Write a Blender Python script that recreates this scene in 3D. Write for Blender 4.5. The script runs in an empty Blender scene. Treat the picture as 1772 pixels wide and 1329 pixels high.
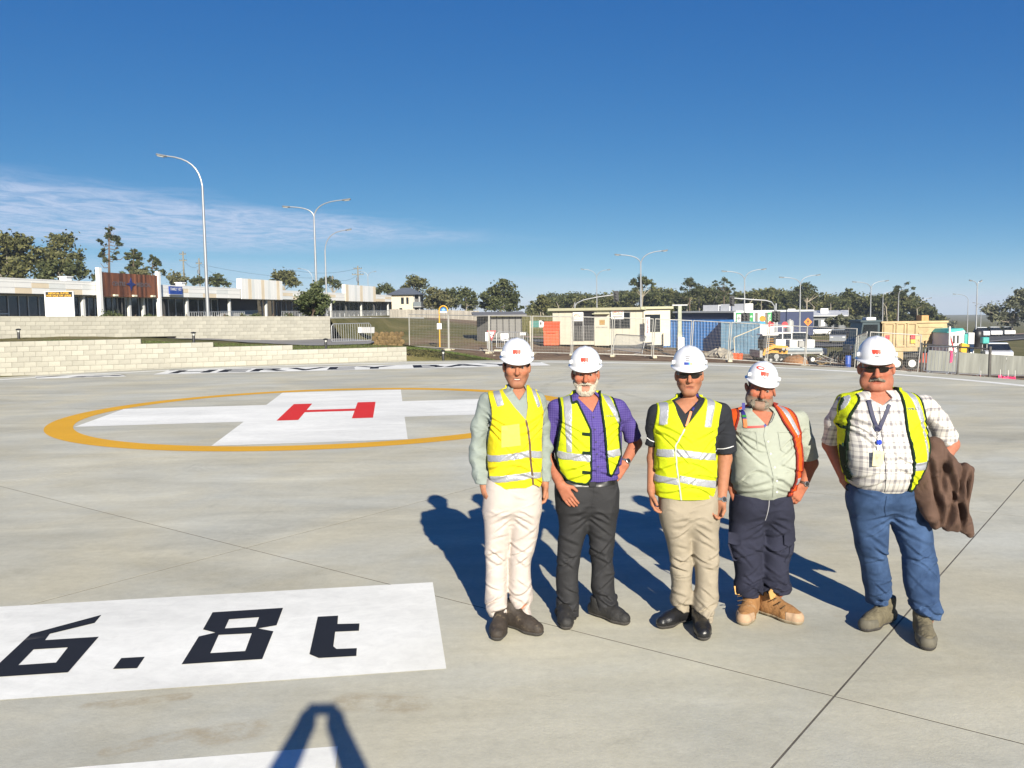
import bpy, bmesh, math, random
import numpy as np
from mathutils import Vector, Matrix
from mathutils.bvhtree import BVHTree
random.seed(7); RNG = np.random.default_rng(7)
R = math.radians
S = bpy.context.scene
COL = S.collection
# ------------------------------------------------------------------ camera (solved from the pad markings: 9 m cross, 3 m H)
F = 1508.1; PITCH = 0.0839; ROLL = -0.0143; CAMH = 2.0076
PW, PH = 1772.0, 1329.0
cp, sp = math.cos(PITCH), math.sin(PITCH); cr, sr = math.cos(ROLL), math.sin(ROLL)
_right = Vector((1, 0, 0)); _fwd = Vector((0, cp, -sp)); _down = Vector((0, -sp, -cp))
EX = cr*_right - sr*_down; EY = sr*_right + cr*_down
CAM = Vector((0, 0, CAMH))
cam = bpy.data.cameras.new('camera'); camo = bpy.data.objects.new('camera', cam); COL.objects.link(camo)
cam.sensor_fit = 'HORIZONTAL'; cam.sensor_width = 36.0; cam.lens = F/PW*36.0
cam.clip_start = 0.05; cam.clip_end = 9000
m = Matrix((EX, -EY, -_fwd)).transposed().to_4x4(); m.translation = CAM; camo.matrix_world = m
S.camera = camo
# ------------------------------------------------------------------ light
SUN_EL, SUN_AZ = 24.2, 167.2
w = bpy.data.worlds.new('World'); S.world = w; w.use_nodes = True
wn, wl = w.node_tree.nodes, w.node_tree.links
sky = wn.new('ShaderNodeTexSky'); sky.sky_type = 'NISHITA'; sky.sun_disc = False
sky.sun_elevation = R(SUN_EL); sky.sun_rotation = R(SUN_AZ)
sky.altitude = 0; sky.air_density = 0.3; sky.dust_density = 0.0; sky.ozone_density = 8.0
# phone-camera tone of the sky: one even per-channel response, then a thin cirrus sheet on a high cloud plane
KX = 0.075*2**0.75
def wmath(op, a, b=None, c=None, clamp=False):
    n = wn.new('ShaderNodeMath'); n.operation = op; n.use_clamp = clamp
    for i, v in enumerate((a, b, c)):
        if v is None: continue
        if isinstance(v, (int, float)): n.inputs[i].default_value = v
        else: wl.new(v, n.inputs[i])
    return n.outputs[0]
srgb = wn.new('ShaderNodeSeparateColor'); wl.new(sky.outputs[0], srgb.inputs[0]); crgb = wn.new('ShaderNodeCombineColor')
for i, (g_, a_) in enumerate(((1.48, 3.0), (.85, .95), (.41, .665))):
    wl.new(wmath('MULTIPLY', wmath('POWER', wmath('MULTIPLY', srgb.outputs[i], KX), g_), a_/KX), crgb.inputs[i])
tc = wn.new('ShaderNodeTexCoord'); sep = wn.new('ShaderNodeSeparateXYZ'); wl.new(tc.outputs['Generated'], sep.inputs[0])
zc = wmath('MAXIMUM', sep.outputs['Z'], 0.02)
px_ = wmath('DIVIDE', sep.outputs['X'], zc); py_ = wmath('DIVIDE', sep.outputs['Y'], zc)
cmb = wn.new('ShaderNodeCombineXYZ'); wl.new(px_, cmb.inputs[0]); wl.new(py_, cmb.inputs[1])
def wnoise(scale, detail, rough, sx=1, sy=1, off=0.0, dist=0.0):
    mp = wn.new('ShaderNodeMapping'); mp.inputs['Scale'].default_value = (sx, sy, 1); mp.inputs['Location'].default_value = (off, off*0.7, 0); mp.inputs['Rotation'].default_value = (0, 0, -0.56)
    wl.new(cmb.outputs[0], mp.inputs['Vector'])
    n = wn.new('ShaderNodeTexNoise'); n.inputs['Scale'].default_value = scale; n.inputs['Detail'].default_value = detail; n.inputs['Roughness'].default_value = rough; n.inputs['Distortion'].default_value = dist
    wl.new(mp.outputs[0], n.inputs['Vector']); return n.outputs['Fac']
def wramp(v, a, b, c=0.0, d=1.0):
    n = wn.new('ShaderNodeMapRange'); n.interpolation_type = 'SMOOTHSTEP'
    for i, q in ((1, a), (2, b), (3, c), (4, d)): n.inputs[i].default_value = q
    wl.new(v, n.inputs[0]); return n.outputs[0]
n1 = wnoise(.55, 6, .6, 1, 1, 3.1, .4); n2 = wnoise(3.2, 8, .66, 1.0, .6, 7.7, .9)
sdist = wmath('ADD', wmath('MULTIPLY_ADD', px_, -.845, wmath('MULTIPLY', py_, .535)), wmath('MULTIPLY_ADD', n1, 2.6, -1.3))
tdist = wmath('MULTIPLY_ADD', px_, .535, wmath('MULTIPLY', py_, .845))
band = wmath('MULTIPLY', wmath('MULTIPLY', wramp(sdist, 5.8, 7.2), wramp(sdist, 10.0, 13.0, 1, 0)), wramp(tdist, 7.5, 11.5, 1, 0))
veil = wmath('MULTIPLY', wramp(sdist, 11.5, 15), .42)
wisp = wmath('MULTIPLY', wramp(wnoise(1.2, 7, .6, 1, .5, 21.0, .5), .70, .80), .35)
dens = wmath('MULTIPLY', wmath('ADD', wmath('MAXIMUM', band, veil), wisp), wramp(n2, .30, .66, .18, .80), None, True)
dens = wmath('MULTIPLY', dens, wramp(sep.outputs['Z'], .0, .03))
mixc = wn.new('ShaderNodeMix'); mixc.data_type = 'RGBA'
wl.new(dens, mixc.inputs['Factor']); wl.new(crgb.outputs[0], mixc.inputs[6]); mixc.inputs[7].default_value = (4.3, 5.0, 6.5, 1)
wl.new(mixc.outputs[2], wn['Background'].inputs['Color'])
wn['Background'].inputs['Strength'].default_value = 0.075
sun = bpy.data.lights.new('sun', 'SUN'); sun.energy = 5.0; sun.angle = R(0.53); sun.color = (1.0, 0.93, 0.80)
suno = bpy.data.objects.new('sun', sun); COL.objects.link(suno)
TO_SUN = Vector((math.sin(R(SUN_AZ))*math.cos(R(SUN_EL)), math.cos(R(SUN_AZ))*math.cos(R(SUN_EL)), math.sin(R(SUN_EL))))
suno.rotation_euler = TO_SUN.to_track_quat('Z', 'Y').to_euler(); suno.location = (5, -10, 30)
vs = S.view_settings; vs.view_transform = 'Standard'; vs.look = 'None'; vs.gamma = 1; vs.use_curve_mapping = False
vs.exposure = 0.85
try: S.cycles.max_bounces = 6; S.cycles.transparent_max_bounces = 8
except Exception: pass
# ------------------------------------------------------------------ pixel rays
def ray(px, py): return (_fwd + EX*((px-PW/2)/F) + EY*((py-PH/2)/F))
def at(px, py, D): d = ray(px, py); return CAM + d*(D/d.y)
def gp(px, py, z=0.0): d = ray(px, py); return CAM + d*((z-CAMH)/d.z)
def mpp(D): return D/F            # metres per photo pixel at distance D
def yh(px): return 537.7 - 0.0143*(px-886)
def colX(px, D): return at(px, yh(px), D).x
# ------------------------------------------------------------------ mesh helpers
class MB:
    def __init__(s): s.v = []; s.f = []
    def add(s, vs, fs):
        o = len(s.v); s.v += [tuple(v) for v in vs]; s.f += [tuple(i+o for i in f) for f in fs]; return s
    def box(s, c, d, rz=0.0, M=None, bev=0.0):
        x, y, z = d[0]/2, d[1]/2, d[2]/2
        vs = [Vector((sx*x, sy*y, sz*z)) for sx in (-1, 1) for sy in (-1, 1) for sz in (-1, 1)]
        fs = [(0,1,3,2),(4,6,7,5),(0,4,5,1),(2,3,7,6),(0,2,6,4),(1,5,7,3)]
        if bev > 0:
            vs = []; b = min(bev, x*0.9, y*0.9, z*0.9)
            for sx in (-1, 1):
                for sy in (-1, 1):
                    for sz in (-1, 1):
                        vs += [Vector((sx*(x-b), sy*(y-b), sz*z)), Vector((sx*(x-b), sy*y, sz*(z-b))), Vector((sx*x, sy*(y-b), sz*(z-b)))]
            bm = bmesh.new()
            for v in vs: bm.verts.new(v)
            r = bmesh.ops.convex_hull(bm, input=bm.verts)
            bmesh.ops.dissolve_limit(bm, angle_limit=0.02, verts=bm.verts, edges=bm.edges)
            bm.verts.index_update(); vs = [v.co.copy() for v in bm.verts]; fs = [tuple(v.index for v in f.verts) for f in bm.faces]; bm.free()
        if M is None: M = Matrix.Rotation(rz, 3, 'Z')
        c = Vector(c)
        return s.add([M @ v + c for v in vs], fs)
    def b2(s, lo, hi, **k):
        lo, hi = Vector(lo), Vector(hi); return s.box((lo+hi)/2, hi-lo, **k)
    def bar(s, a, b, wd, hd=None, up=(0, 0, 1)):
        a, b = Vector(a), Vector(b); d = b-a; L = d.length; d = d/L; up = Vector(up)
        if abs(d.dot(up)) > 0.98: up = Vector((1, 0, 0))
        x = d.cross(up).normalized(); z = x.cross(d)
        return s.box((a+b)/2, (wd, L, hd or wd), M=Matrix((x, d, z)).transposed())
    def tube(s, pts, rs, n=10, cap=True):
        pts = [Vector(p) for p in pts]
        if isinstance(rs, (int, float)): rs = [rs]*len(pts)
        o = len(s.v); prev = None
        for i, p in enumerate(pts):
            t = (pts[min(i+1, len(pts)-1)] - pts[max(i-1, 0)]).normalized()
            if prev is None:
                a = Vector((0, 0, 1)) if abs(t.z) < 0.9 else Vector((1, 0, 0)); u = t.cross(a).normalized()
            else: u = (prev - t*prev.dot(t)).normalized()
            prev = u; v = t.cross(u)
            for k in range(n):
                an = 2*math.pi*k/n; s.v.append(tuple(p + (u*math.cos(an)+v*math.sin(an))*rs[i]))
        for i in range(len(pts)-1):
            for k in range(n):
                a, b = o+i*n+k, o+i*n+(k+1) % n; s.f.append((a, b, b+n, a+n))
        if cap:
            s.f.append(tuple(o+k for k in reversed(range(n)))); s.f.append(tuple(o+(len(pts)-1)*n+k for k in range(n)))
        return s
    def lathe(s, prof, c=(0, 0, 0), n=20, axis='Z', M=None):
        c = Vector(c); o = len(s.v)
        for r, z in prof:
            for k in range(n):
                an = 2*math.pi*k/n; q = Vector((r*math.cos(an), r*math.sin(an), z))
                if axis == 'X': q = Vector((q.z, q.x, q.y))
                if axis == 'Y': q = Vector((q.x, q.z, q.y))
                if M is not None: q = M @ q
                s.v.append(tuple(q+c))
        for i in range(len(prof)-1):
            for k in range(n):
                a, b = o+i*n+k, o+i*n+(k+1) % n; s.f.append((a, b, b+n, a+n))
        s.f.append(tuple(o+k for k in reversed(range(n)))); s.f.append(tuple(o+(len(prof)-1)*n+k for k in range(n)))
        return s
    def prism(s, poly, fn, a, b):            # poly: 2-D points, fn(p, t) -> 3-D
        n = len(poly); vs = [fn(p, a) for p in poly] + [fn(p, b) for p in poly]
        fs = [tuple(range(n)), tuple(reversed(range(n, 2*n)))] + [(i, i+n, (i+1) % n+n, (i+1) % n) for i in range(n)]
        return s.add(vs, fs)
    def build(s, name, mt, parent=None, smooth=False, kind=None):
        me = bpy.data.meshes.new(name); me.from_pydata(s.v, [], s.f)
        bm = bmesh.new(); bm.from_mesh(me); bmesh.ops.recalc_face_normals(bm, faces=bm.faces); bm.to_mesh(me); bm.free()
        return link(name, me, mt, parent, smooth, kind)
def link(name, me, mt, parent=None, smooth=False, kind=None):
    if mt is not None and len(me.materials) == 0: me.materials.append(mt)
    if smooth:
        me.polygons.foreach_set('use_smooth', [True]*len(me.polygons))
        if smooth != 'all':
            try: me.set_sharp_from_angle(angle=R(40))
            except Exception: pass
    o = bpy.data.objects.new(name, me); COL.objects.link(o)
    if parent is not None: o.parent = parent
    if kind: o['kind'] = kind
    return o
def thing(name, label, cat, loc=(0, 0, 0), rz=0.0, group=None):
    o = bpy.data.objects.new(name, None); COL.objects.link(o); o.empty_display_size = 0.2
    o.location = loc; o.rotation_euler = (0, 0, rz); return tag(o, label, cat, group)
def tag(o, label, cat, group=None):
    o['label'] = label; o['category'] = cat
    if group: o['group'] = group
    return o
def copy_tree(o, parent=None):
    c = o.copy(); COL.objects.link(c); c.parent = parent
    for ch in o.children: copy_tree(ch, c)
    return c
# ------------------------------------------------------------------ materials
MATS = {}
def mat(name, col, rough=0.6, var=0.10, scale=6.0, bump=0.0, bscale=40.0, metal=0.0, spec=0.5, col2=None, objvar=0.0, stretch=(1, 1, 1), island=0.0, coat=0.0, detail=5.0, wear=None, alpha=None, wrk=0.0):
    if name in MATS: return MATS[name]
    m = bpy.data.materials.new(name); m.use_nodes = True; nt = m.node_tree; N, L = nt.nodes, nt.links
    b = N['Principled BSDF']; b.inputs['Roughness'].default_value = rough; b.inputs['Metallic'].default_value = metal
    b.inputs['Specular IOR Level'].default_value = spec; b.inputs['Coat Weight'].default_value = coat
    tcn = N.new('ShaderNodeTexCoord'); mp = N.new('ShaderNodeMapping'); mp.inputs['Scale'].default_value = stretch
    L.new(tcn.outputs['Object'], mp.inputs['Vector'])
    no = N.new('ShaderNodeTexNoise'); no.inputs['Scale'].default_value = scale; no.inputs['Detail'].default_value = detail; no.inputs['Roughness'].default_value = 0.6
    L.new(mp.outputs[0], no.inputs['Vector'])
    c = Vector(col[:3]); rp = N.new('ShaderNodeValToRGB'); e = rp.color_ramp.elements
    ca = c*(1-var*1.6); cb = Vector([min(1, x) for x in c*(1+var)]) if col2 is None else Vector(col2[:3])
    e[0].position = 0.28; e[0].color = (*ca, 1); e[1].position = 0.72; e[1].color = (*cb, 1)
    L.new(no.outputs['Fac'], rp.inputs['Fac']); out = rp.outputs['Color']
    def mulvar(src, fac, amt):
        mr = N.new('ShaderNodeMapRange'); mr.inputs['To Min'].default_value = 1-amt; mr.inputs['To Max'].default_value = 1+amt*0.6
        L.new(fac, mr.inputs['Value']); vm = N.new('ShaderNodeVectorMath'); vm.operation = 'SCALE'
        L.new(src, vm.inputs[0]); L.new(mr.outputs[0], vm.inputs['Scale']); return vm.outputs[0]
    if objvar: oi = N.new('ShaderNodeObjectInfo'); out = mulvar(out, oi.outputs['Random'], objvar)
    if island: gi = N.new('ShaderNodeNewGeometry'); out = mulvar(out, gi.outputs['Random Per Island'], island)
    if wear:
        w2 = N.new('ShaderNodeTexNoise'); w2.inputs['Scale'].default_value = wear[1]; w2.inputs['Detail'].default_value = 8; w2.inputs['Roughness'].default_value = 0.7
        L.new(tcn.outputs['Object'], w2.inputs['Vector']); wr = N.new('ShaderNodeMapRange'); wr.inputs['From Min'].default_value = wear[2]; wr.inputs['From Max'].default_value = wear[2]+0.12
        L.new(w2.outputs['Fac'], wr.inputs['Value']); mx = N.new('ShaderNodeMix'); mx.data_type = 'RGBA'
        L.new(wr.outputs[0], mx.inputs['Factor']); L.new(out, mx.inputs[6]); mx.inputs[7].default_value = (*wear[0], 1); out = mx.outputs[2]
    L.new(out, b.inputs['Base Color'])
    if bump:
        n2 = N.new('ShaderNodeTexNoise'); n2.inputs['Scale'].default_value = bscale; n2.inputs['Detail'].default_value = 4
        L.new(mp.outputs[0], n2.inputs['Vector']); bp = N.new('ShaderNodeBump'); bp.inputs['Strength'].default_value = bump; bp.inputs['Distance'].default_value = 0.02
        L.new(n2.outputs['Fac'], bp.inputs['Height']); L.new(bp.outputs[0], b.inputs['Normal'])
        if wrk:
            m3 = N.new('ShaderNodeMapping'); m3.inputs['Scale'].default_value = (1, 1, 1.7); m3.inputs['Rotation'].default_value = (.3, .5, .2); L.new(tcn.outputs['Object'], m3.inputs['Vector'])
            n3 = N.new('ShaderNodeTexNoise'); n3.inputs['Scale'].default_value = 7; n3.inputs['Detail'].default_value = 3; n3.inputs['Distortion'].default_value = 1.2; n3.noise_type = 'RIDGED_MULTIFRACTAL'; L.new(m3.outputs[0], n3.inputs['Vector'])
            b3 = N.new('ShaderNodeBump'); b3.inputs['Strength'].default_value = wrk; b3.inputs['Distance'].default_value = 0.022; L.new(n3.outputs['Fac'], b3.inputs['Height']); L.new(bp.outputs[0], b3.inputs['Normal']); L.new(b3.outputs[0], b.inputs['Normal'])
    MATS[name] = m; return m
def glassmat(name, col=(0.02, 0.03, 0.045), rough=0.04):
    return mat(name, col, rough, 0.3, 0.6, spec=0.6)
# ------------------------------------------------------------------ text helper
def text_geo(s, wd, ht, bold=0.0):
    cu = bpy.data.curves.new('t', 'FONT'); cu.body = s; cu.resolution_u = 2; cu.offset = bold; cu.fill_mode = 'BOTH' if hasattr(cu, 'fill_mode') else cu.fill_mode
    ob = bpy.data.objects.new('t', cu); COL.objects.link(ob)
    dg = bpy.context.evaluated_depsgraph_get(); me = ob.evaluated_get(dg).to_mesh()
    v = np.array([tuple(q.co) for q in me.vertices]); f = [tuple(p.vertices) for p in me.polygons]
    ob.evaluated_get(dg).to_mesh_clear(); bpy.data.objects.remove(ob); bpy.data.curves.remove(cu)
    lo, hi = v.min(0), v.max(0); v[:, 0] = (v[:, 0]-lo[0])/(hi[0]-lo[0])*wd; v[:, 1] = (v[:, 1]-lo[1])/(hi[1]-lo[1])*ht
    return v[:, :2], f
def text_part(name, s, wd, ht, org, ux, uz, mt, parent, bold=0.0):
    v, f = text_geo(s, wd, ht, bold); org, ux, uz = Vector(org), Vector(ux), Vector(uz)
    me = bpy.data.meshes.new(name); me.from_pydata([tuple(org+ux*a+uz*b) for a, b in v], [], f); return link(name, me, mt, parent)
# ------------------------------------------------------------------ terrain
PC = Vector((-3.7664, 17.9399, 0)); PA = 0.1374; PR = 17.9
CU, SU = math.cos(PA), math.sin(PA)
def uv(u, v, z=0.0): return (PC.x+u*CU-v*SU, PC.y+u*SU+v*CU, z)
def to_uv(p): dx, dy = p.x-PC.x, p.y-PC.y; return (dx*CU+dy*SU, -dx*SU+dy*CU)
CP = [(PC.x+18.6*math.cos(a*math.pi/8), PC.y+18.6*math.sin(a*math.pi/8), -0.12) for a in range(16)]
CP += [(-30,30,0),(-60,20,0),(0,-30,-.1),(40,-30,-.4),(-40,-30,0),(0,64,-.46),(6.7,62,-.53),(7.8,46,-.55),(15,44,-1.05),(17,74,-1.6),(23,52,-2.0),(18.7,34,-1.0),
       (30,30,-1.6),(40,60,-2.6),(-5,51,-.12),(-2,45,-.2),(-10,75,-.15),(-8,120,.7),(0,160,1.8),(-20,170,1.2),(20,160,-.5),(45,120,-3),(100,200,-4.5),(60,300,-4),(200,400,-8),
       (-60,300,3),(-100,100,1.0),(-40,60,.3),(0,400,0),(300,1000,-14),(-500,1000,0),(0,2500,-10),(1000,2500,-28),(-2000,2000,0),(2000,2000,-25),(2500,0,-20),(-2500,0,0),(0,-2500,0),(2200,4200,-72),(4200,4200,-95),(700,4200,-42),(-500,4200,-8),(4200,2000,-60)]
_cp = np.array(CP, float); _n = len(_cp)
_A = np.zeros((_n+1, _n+1)); _A[:_n, :_n] = np.hypot(_cp[:, None, 0]-_cp[None, :, 0], _cp[:, None, 1]-_cp[None, :, 1]); _A[_n, :_n] = 1; _A[:_n, _n] = 1
_W = np.linalg.solve(_A, np.append(_cp[:, 2], 0))
def zt_np(x, y):
    x, y = np.asarray(x, float), np.asarray(y, float); z = np.full(x.shape, _W[_n])
    for i in range(_n): z = z + _W[i]*np.hypot(x-_cp[i, 0], y-_cp[i, 1])
    r = np.hypot(x-PC.x, y-PC.y); return np.where(r < PR+0.02, -0.4, z)
def zt(x, y): return float(zt_np(np.array([x]), np.array([y]))[0])
def onT(px, D, py=None): x = colX(px, D); return Vector((x, D, zt(x, D)))
def axis_grid():
    a = list(np.arange(-40, 60, 0.8)); s = 0.8; q = 60
    while q < 4200: s *= 1.12; q += s; a.append(q)
    s = 0.8; q = -40; b = []
    while q > -4200: s *= 1.14; q -= s; b.append(q)
    return np.array(b[::-1]+a)
def sheet(name, X, Y, Z, mt, cover=None, smooth=True, kind='structure', parent=None):
    ny, nx = X.shape; v = np.stack([X, Y, Z], -1).reshape(-1, 3)
    i = np.arange(ny*nx).reshape(ny, nx); q = np.stack([i[:-1, :-1], i[:-1, 1:], i[1:, 1:], i[1:, :-1]], -1).reshape(-1, 4)
    me = bpy.data.meshes.new(name); me.from_pydata(v.tolist(), [], q.tolist())
    if cover is not None:
        at_ = me.attributes.new('cover', 'FLOAT', 'POINT'); at_.data.foreach_set('value', cover.reshape(-1).astype(np.float32))
    return link(name, me, mt, parent, smooth='all' if smooth else False, kind=kind)
def ground_mat():
    m = bpy.data.materials.new('ground'); m.use_nodes = True; N, L = m.node_tree.nodes, m.node_tree.links; b = N['Principled BSDF']; b.inputs['Roughness'].default_value = 0.95; b.inputs['Specular IOR Level'].default_value = 0.15
    t = N.new('ShaderNodeTexCoord')
    def nz(s, d=6, r=0.6):
        n = N.new('ShaderNodeTexNoise'); n.inputs['Scale'].default_value = s; n.inputs['Detail'].default_value = d; n.inputs['Roughness'].default_value = r; L.new(t.outputs['Object'], n.inputs['Vector']); return n.outputs['Fac']
    def ramp(f, c):
        r = N.new('ShaderNodeValToRGB'); e = r.color_ramp.elements; e[0].position = c[0][0]; e[0].color = (*c[0][1], 1); e[1].position = c[-1][0]; e[1].color = (*c[-1][1], 1)
        for p, k in c[1:-1]: x = r.color_ramp.elements.new(p); x.color = (*k, 1)
        L.new(f, r.inputs['Fac']); return r.outputs['Color']
    dirt = ramp(nz(0.35, 9, .68), [(.3, (.115, .072, .045)), (.5, (.20, .135, .085)), (.7, (.30, .225, .15))])
    gras = ramp(nz(0.22, 9, .7), [(.3, (.075, .085, .028)), (.5, (.145, .13, .05)), (.72, (.25, .205, .10))])
    at_ = N.new('ShaderNodeAttribute'); at_.attribute_name = 'cover'
    ad = N.new('ShaderNodeMath'); ad.operation = 'MULTIPLY_ADD'; L.new(nz(0.6, 7, .7), ad.inputs[0]); ad.inputs[1].default_value = 1.4; ad.inputs[2].default_value = -0.7
    a2 = N.new('ShaderNodeMath'); a2.operation = 'ADD'; L.new(ad.outputs[0], a2.inputs[0]); L.new(at_.outputs['Fac'], a2.inputs[1])
    mr = N.new('ShaderNodeMapRange'); mr.inputs['From Min'].default_value = .35; mr.inputs['From Max'].default_value = .65; L.new(a2.outputs[0], mr.inputs['Value'])
    mx = N.new('ShaderNodeMix'); mx.data_type = 'RGBA'; L.new(mr.outputs[0], mx.inputs['Factor']); L.new(dirt, mx.inputs[6]); L.new(gras, mx.inputs[7]); L.new(mx.outputs[2], b.inputs['Base Color'])
    bp = N.new('ShaderNodeBump'); bp.inputs['Strength'].default_value = 0.8; bp.inputs['Distance'].default_value = 0.15; L.new(nz(2.5, 8, .7), bp.inputs['Height']); L.new(bp.outputs[0], b.inputs['Normal'])
    return m
GM = ground_mat()
gx, gy = np.meshgrid(axis_grid(), axis_grid()+20); gz = zt_np(gx, gy)
_rr = np.hypot(gx-PC.x, gy-PC.y); _am = np.clip((_rr-19)/3, 0, 1)*np.clip(1-(_rr-70)/40, 0, 1)
gz = gz + _am*0.10*(np.sin(gx*1.1+2*np.sin(gy*.4))*np.sin(gy*.9+1.3*np.sin(gx*.5)))
dirtw = np.clip(1-np.hypot((gx-14)/24, (gy-50)/24), 0, 1)*2.2 + np.clip(1-np.hypot((gx-30)/22, (gy-45)/26), 0, 1)*2
cov = np.clip(1.0-dirtw, 0, 1)
sheet('ground', gx, gy, gz, GM, cov)
# ------------------------------------------------------------------ helipad
def concrete(name, col=(.565, .55, .448), amt=1.0):
    m = bpy.data.materials.new(name); m.use_nodes = True; N, L = m.node_tree.nodes, m.node_tree.links; b = N['Principled BSDF']; b.inputs['Roughness'].default_value = 0.85; b.inputs['Specular IOR Level'].default_value = 0.12
    t = N.new('ShaderNodeTexCoord')
    def nz(s, d, r, st=(1, 1, 1), rot=0.0, dist=0.0):
        mp = N.new('ShaderNodeMapping'); mp.inputs['Scale'].default_value = st; mp.inputs['Rotation'].default_value = (0, 0, rot); L.new(t.outputs['Object'], mp.inputs['Vector'])
        n = N.new('ShaderNodeTexNoise'); n.inputs['Scale'].default_value = s; n.inputs['Detail'].default_value = d; n.inputs['Roughness'].default_value = r; n.inputs['Distortion'].default_value = dist; L.new(mp.outputs[0], n.inputs['Vector']); return n.outputs['Fac']
    def mr(f, a, b_, c, d):
        q = N.new('ShaderNodeMapRange'); q.inputs['From Min'].default_value = a; q.inputs['From Max'].default_value = b_; q.inputs['To Min'].default_value = c; q.inputs['To Max'].default_value = d; L.new(f, q.inputs['Value']); return q.outputs[0]
    def mul(a, b_):
        q = N.new('ShaderNodeMath'); q.operation = 'MULTIPLY'; L.new(a, q.inputs[0]); L.new(b_, q.inputs[1]); return q.outputs[0]
    f = mul(mr(nz(0.28, 6, .62, dist=.6), .3, .72, 1-.18*amt, 1+.08*amt), mr(nz(1.1, 8, .66, (.28, 1, 1), .14, .8), .3, .7, 1-.17*amt, 1+.07*amt))
    f = mul(f, mr(nz(1.6, 8, .7, (.3, 1, 1), -.45, .5), .32, .7, 1-.11*amt, 1+.05*amt))
    f = mul(f, mr(nz(14, 8, .75), .25, .75, 1-.12*amt, 1+.09*amt))
    f = mul(f, mr(nz(60, 6, .8), .2, .8, .90, 1.08)); f = mul(f, mr(nz(220, 3, .6), .62, .72, 1.0, .80))
    f = mul(f, mr(nz(.75, 9, .78, (1, 1, 1), 1.1, 1.4), .60, .68, 1.0, 1-.12*amt))       # damp-dried patches
    sx = N.new('ShaderNodeSeparateXYZ'); L.new(t.outputs['Object'], sx.inputs[0])
    def mm_(op, a, b_=None, c_=None):
        q = N.new('ShaderNodeMath'); q.operation = op
        for i, v in enumerate((a, b_, c_)):
            if v is None: continue
            if isinstance(v, (int, float)): q.inputs[i].default_value = v
            else: L.new(v, q.inputs[i])
        return q.outputs[0]
    if amt >= 1:
        for cx, cy, rr, ww, st_ in ((9.0, 22.0, 8.2, .10, .16), (9.0, 22.0, 6.5, .10, .14), (14.0, 6.0, 9.5, .12, .12), (14.0, 6.0, 7.9, .12, .10), (-9, 30, 11.0, .14, .12), (-9, 30, 9.3, .14, .10), (5, -4, 14.0, .11, .09), (5, -4, 12.5, .11, .08)):
            dx, dy = mm_('SUBTRACT', sx.outputs[0], cx), mm_('SUBTRACT', sx.outputs[1], cy); d = mm_('SQRT', mm_('ADD', mm_('MULTIPLY', dx, dx), mm_('MULTIPLY', dy, dy)))
            e_ = mr(mm_('ABSOLUTE', mm_('SUBTRACT', d, rr)), ww*.5, ww*1.3, 1, 0); f = mul(f, mm_('SUBTRACT', 1.0, mm_('MULTIPLY', mm_('MULTIPLY', e_, st_), mr(nz(1.7, 6, .7), .42, .6, 0, 1))))
    oi = N.new('ShaderNodeObjectInfo'); f = mul(f, mr(oi.outputs['Random'], 0, 1, 1-.035*amt, 1.02))
    hue = N.new('ShaderNodeMix'); hue.data_type = 'RGBA'; L.new(mr(nz(.5, 5, .6, dist=.5), .35, .65, 0, 1), hue.inputs['Factor'])
    hue.inputs[6].default_value = (col[0]*.965, col[1]*.985, col[2]*1.03, 1); hue.inputs[7].default_value = (col[0]*1.04, col[1]*1.0, col[2]*.92, 1)
    vm = N.new('ShaderNodeVectorMath'); vm.operation = 'SCALE'; L.new(hue.outputs[2], vm.inputs[0]); L.new(f, vm.inputs['Scale'])
    st = N.new('ShaderNodeMix'); st.data_type = 'RGBA'; L.new(mul(mr(nz(1.3, 9, .8), .60, .70, 0, .35*amt), mr(nz(.21, 3, .5), .45, .6, 0, 1)), st.inputs['Factor'])
    L.new(vm.outputs[0], st.inputs[6]); st.inputs[7].default_value = (.33, .27, .18, 1); last = st.outputs[2]
    if amt >= 1:
        sand = mr(nz(5, 8, .75), .40, .58, 0, .75)
        for (ax, ay), (bx, by), wd in (((155, 1222), (318, 1205), .045), ((375, 1272), (430, 1262), .10), ((605, 1215), (710, 1218), .10), ((190, 1300), (330, 1268), .05)):
            A_, B_ = gp(ax, ay), gp(bx, by); d_ = (B_-A_); L2 = d_.x*d_.x+d_.y*d_.y; px, py = mm_('SUBTRACT', sx.outputs[0], A_.x), mm_('SUBTRACT', sx.outputs[1], A_.y)
            tq = mm_('DIVIDE', mm_('ADD', mm_('MULTIPLY', px, d_.x), mm_('MULTIPLY', py, d_.y)), L2); tc_ = mm_('MINIMUM', mm_('MAXIMUM', tq, 0.0), 1.0); qx, qy = mm_('SUBTRACT', px, mm_('MULTIPLY', tc_, d_.x)), mm_('SUBTRACT', py, mm_('MULTIPLY', tc_, d_.y))
            dd = mm_('SQRT', mm_('ADD', mm_('MULTIPLY', qx, qx), mm_('MULTIPLY', qy, qy))); k_ = N.new('ShaderNodeMix'); k_.data_type = 'RGBA'; L.new(mul(mr(dd, wd*.8, wd*1.25, 1, 0), sand), k_.inputs['Factor']); L.new(last, k_.inputs[6]); k_.inputs[7].default_value = (.36, .31, .215, 1); last = k_.outputs[2]
    L.new(last, b.inputs['Base Color'])
    bp = N.new('ShaderNodeBump'); bp.inputs['Strength'].default_value = 0.35; bp.inputs['Distance'].default_value = 0.006; L.new(nz(45, 6, .7), bp.inputs['Height']); L.new(bp.outputs[0], b.inputs['Normal'])
    return m
CONC = concrete('concrete_slab')
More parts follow.
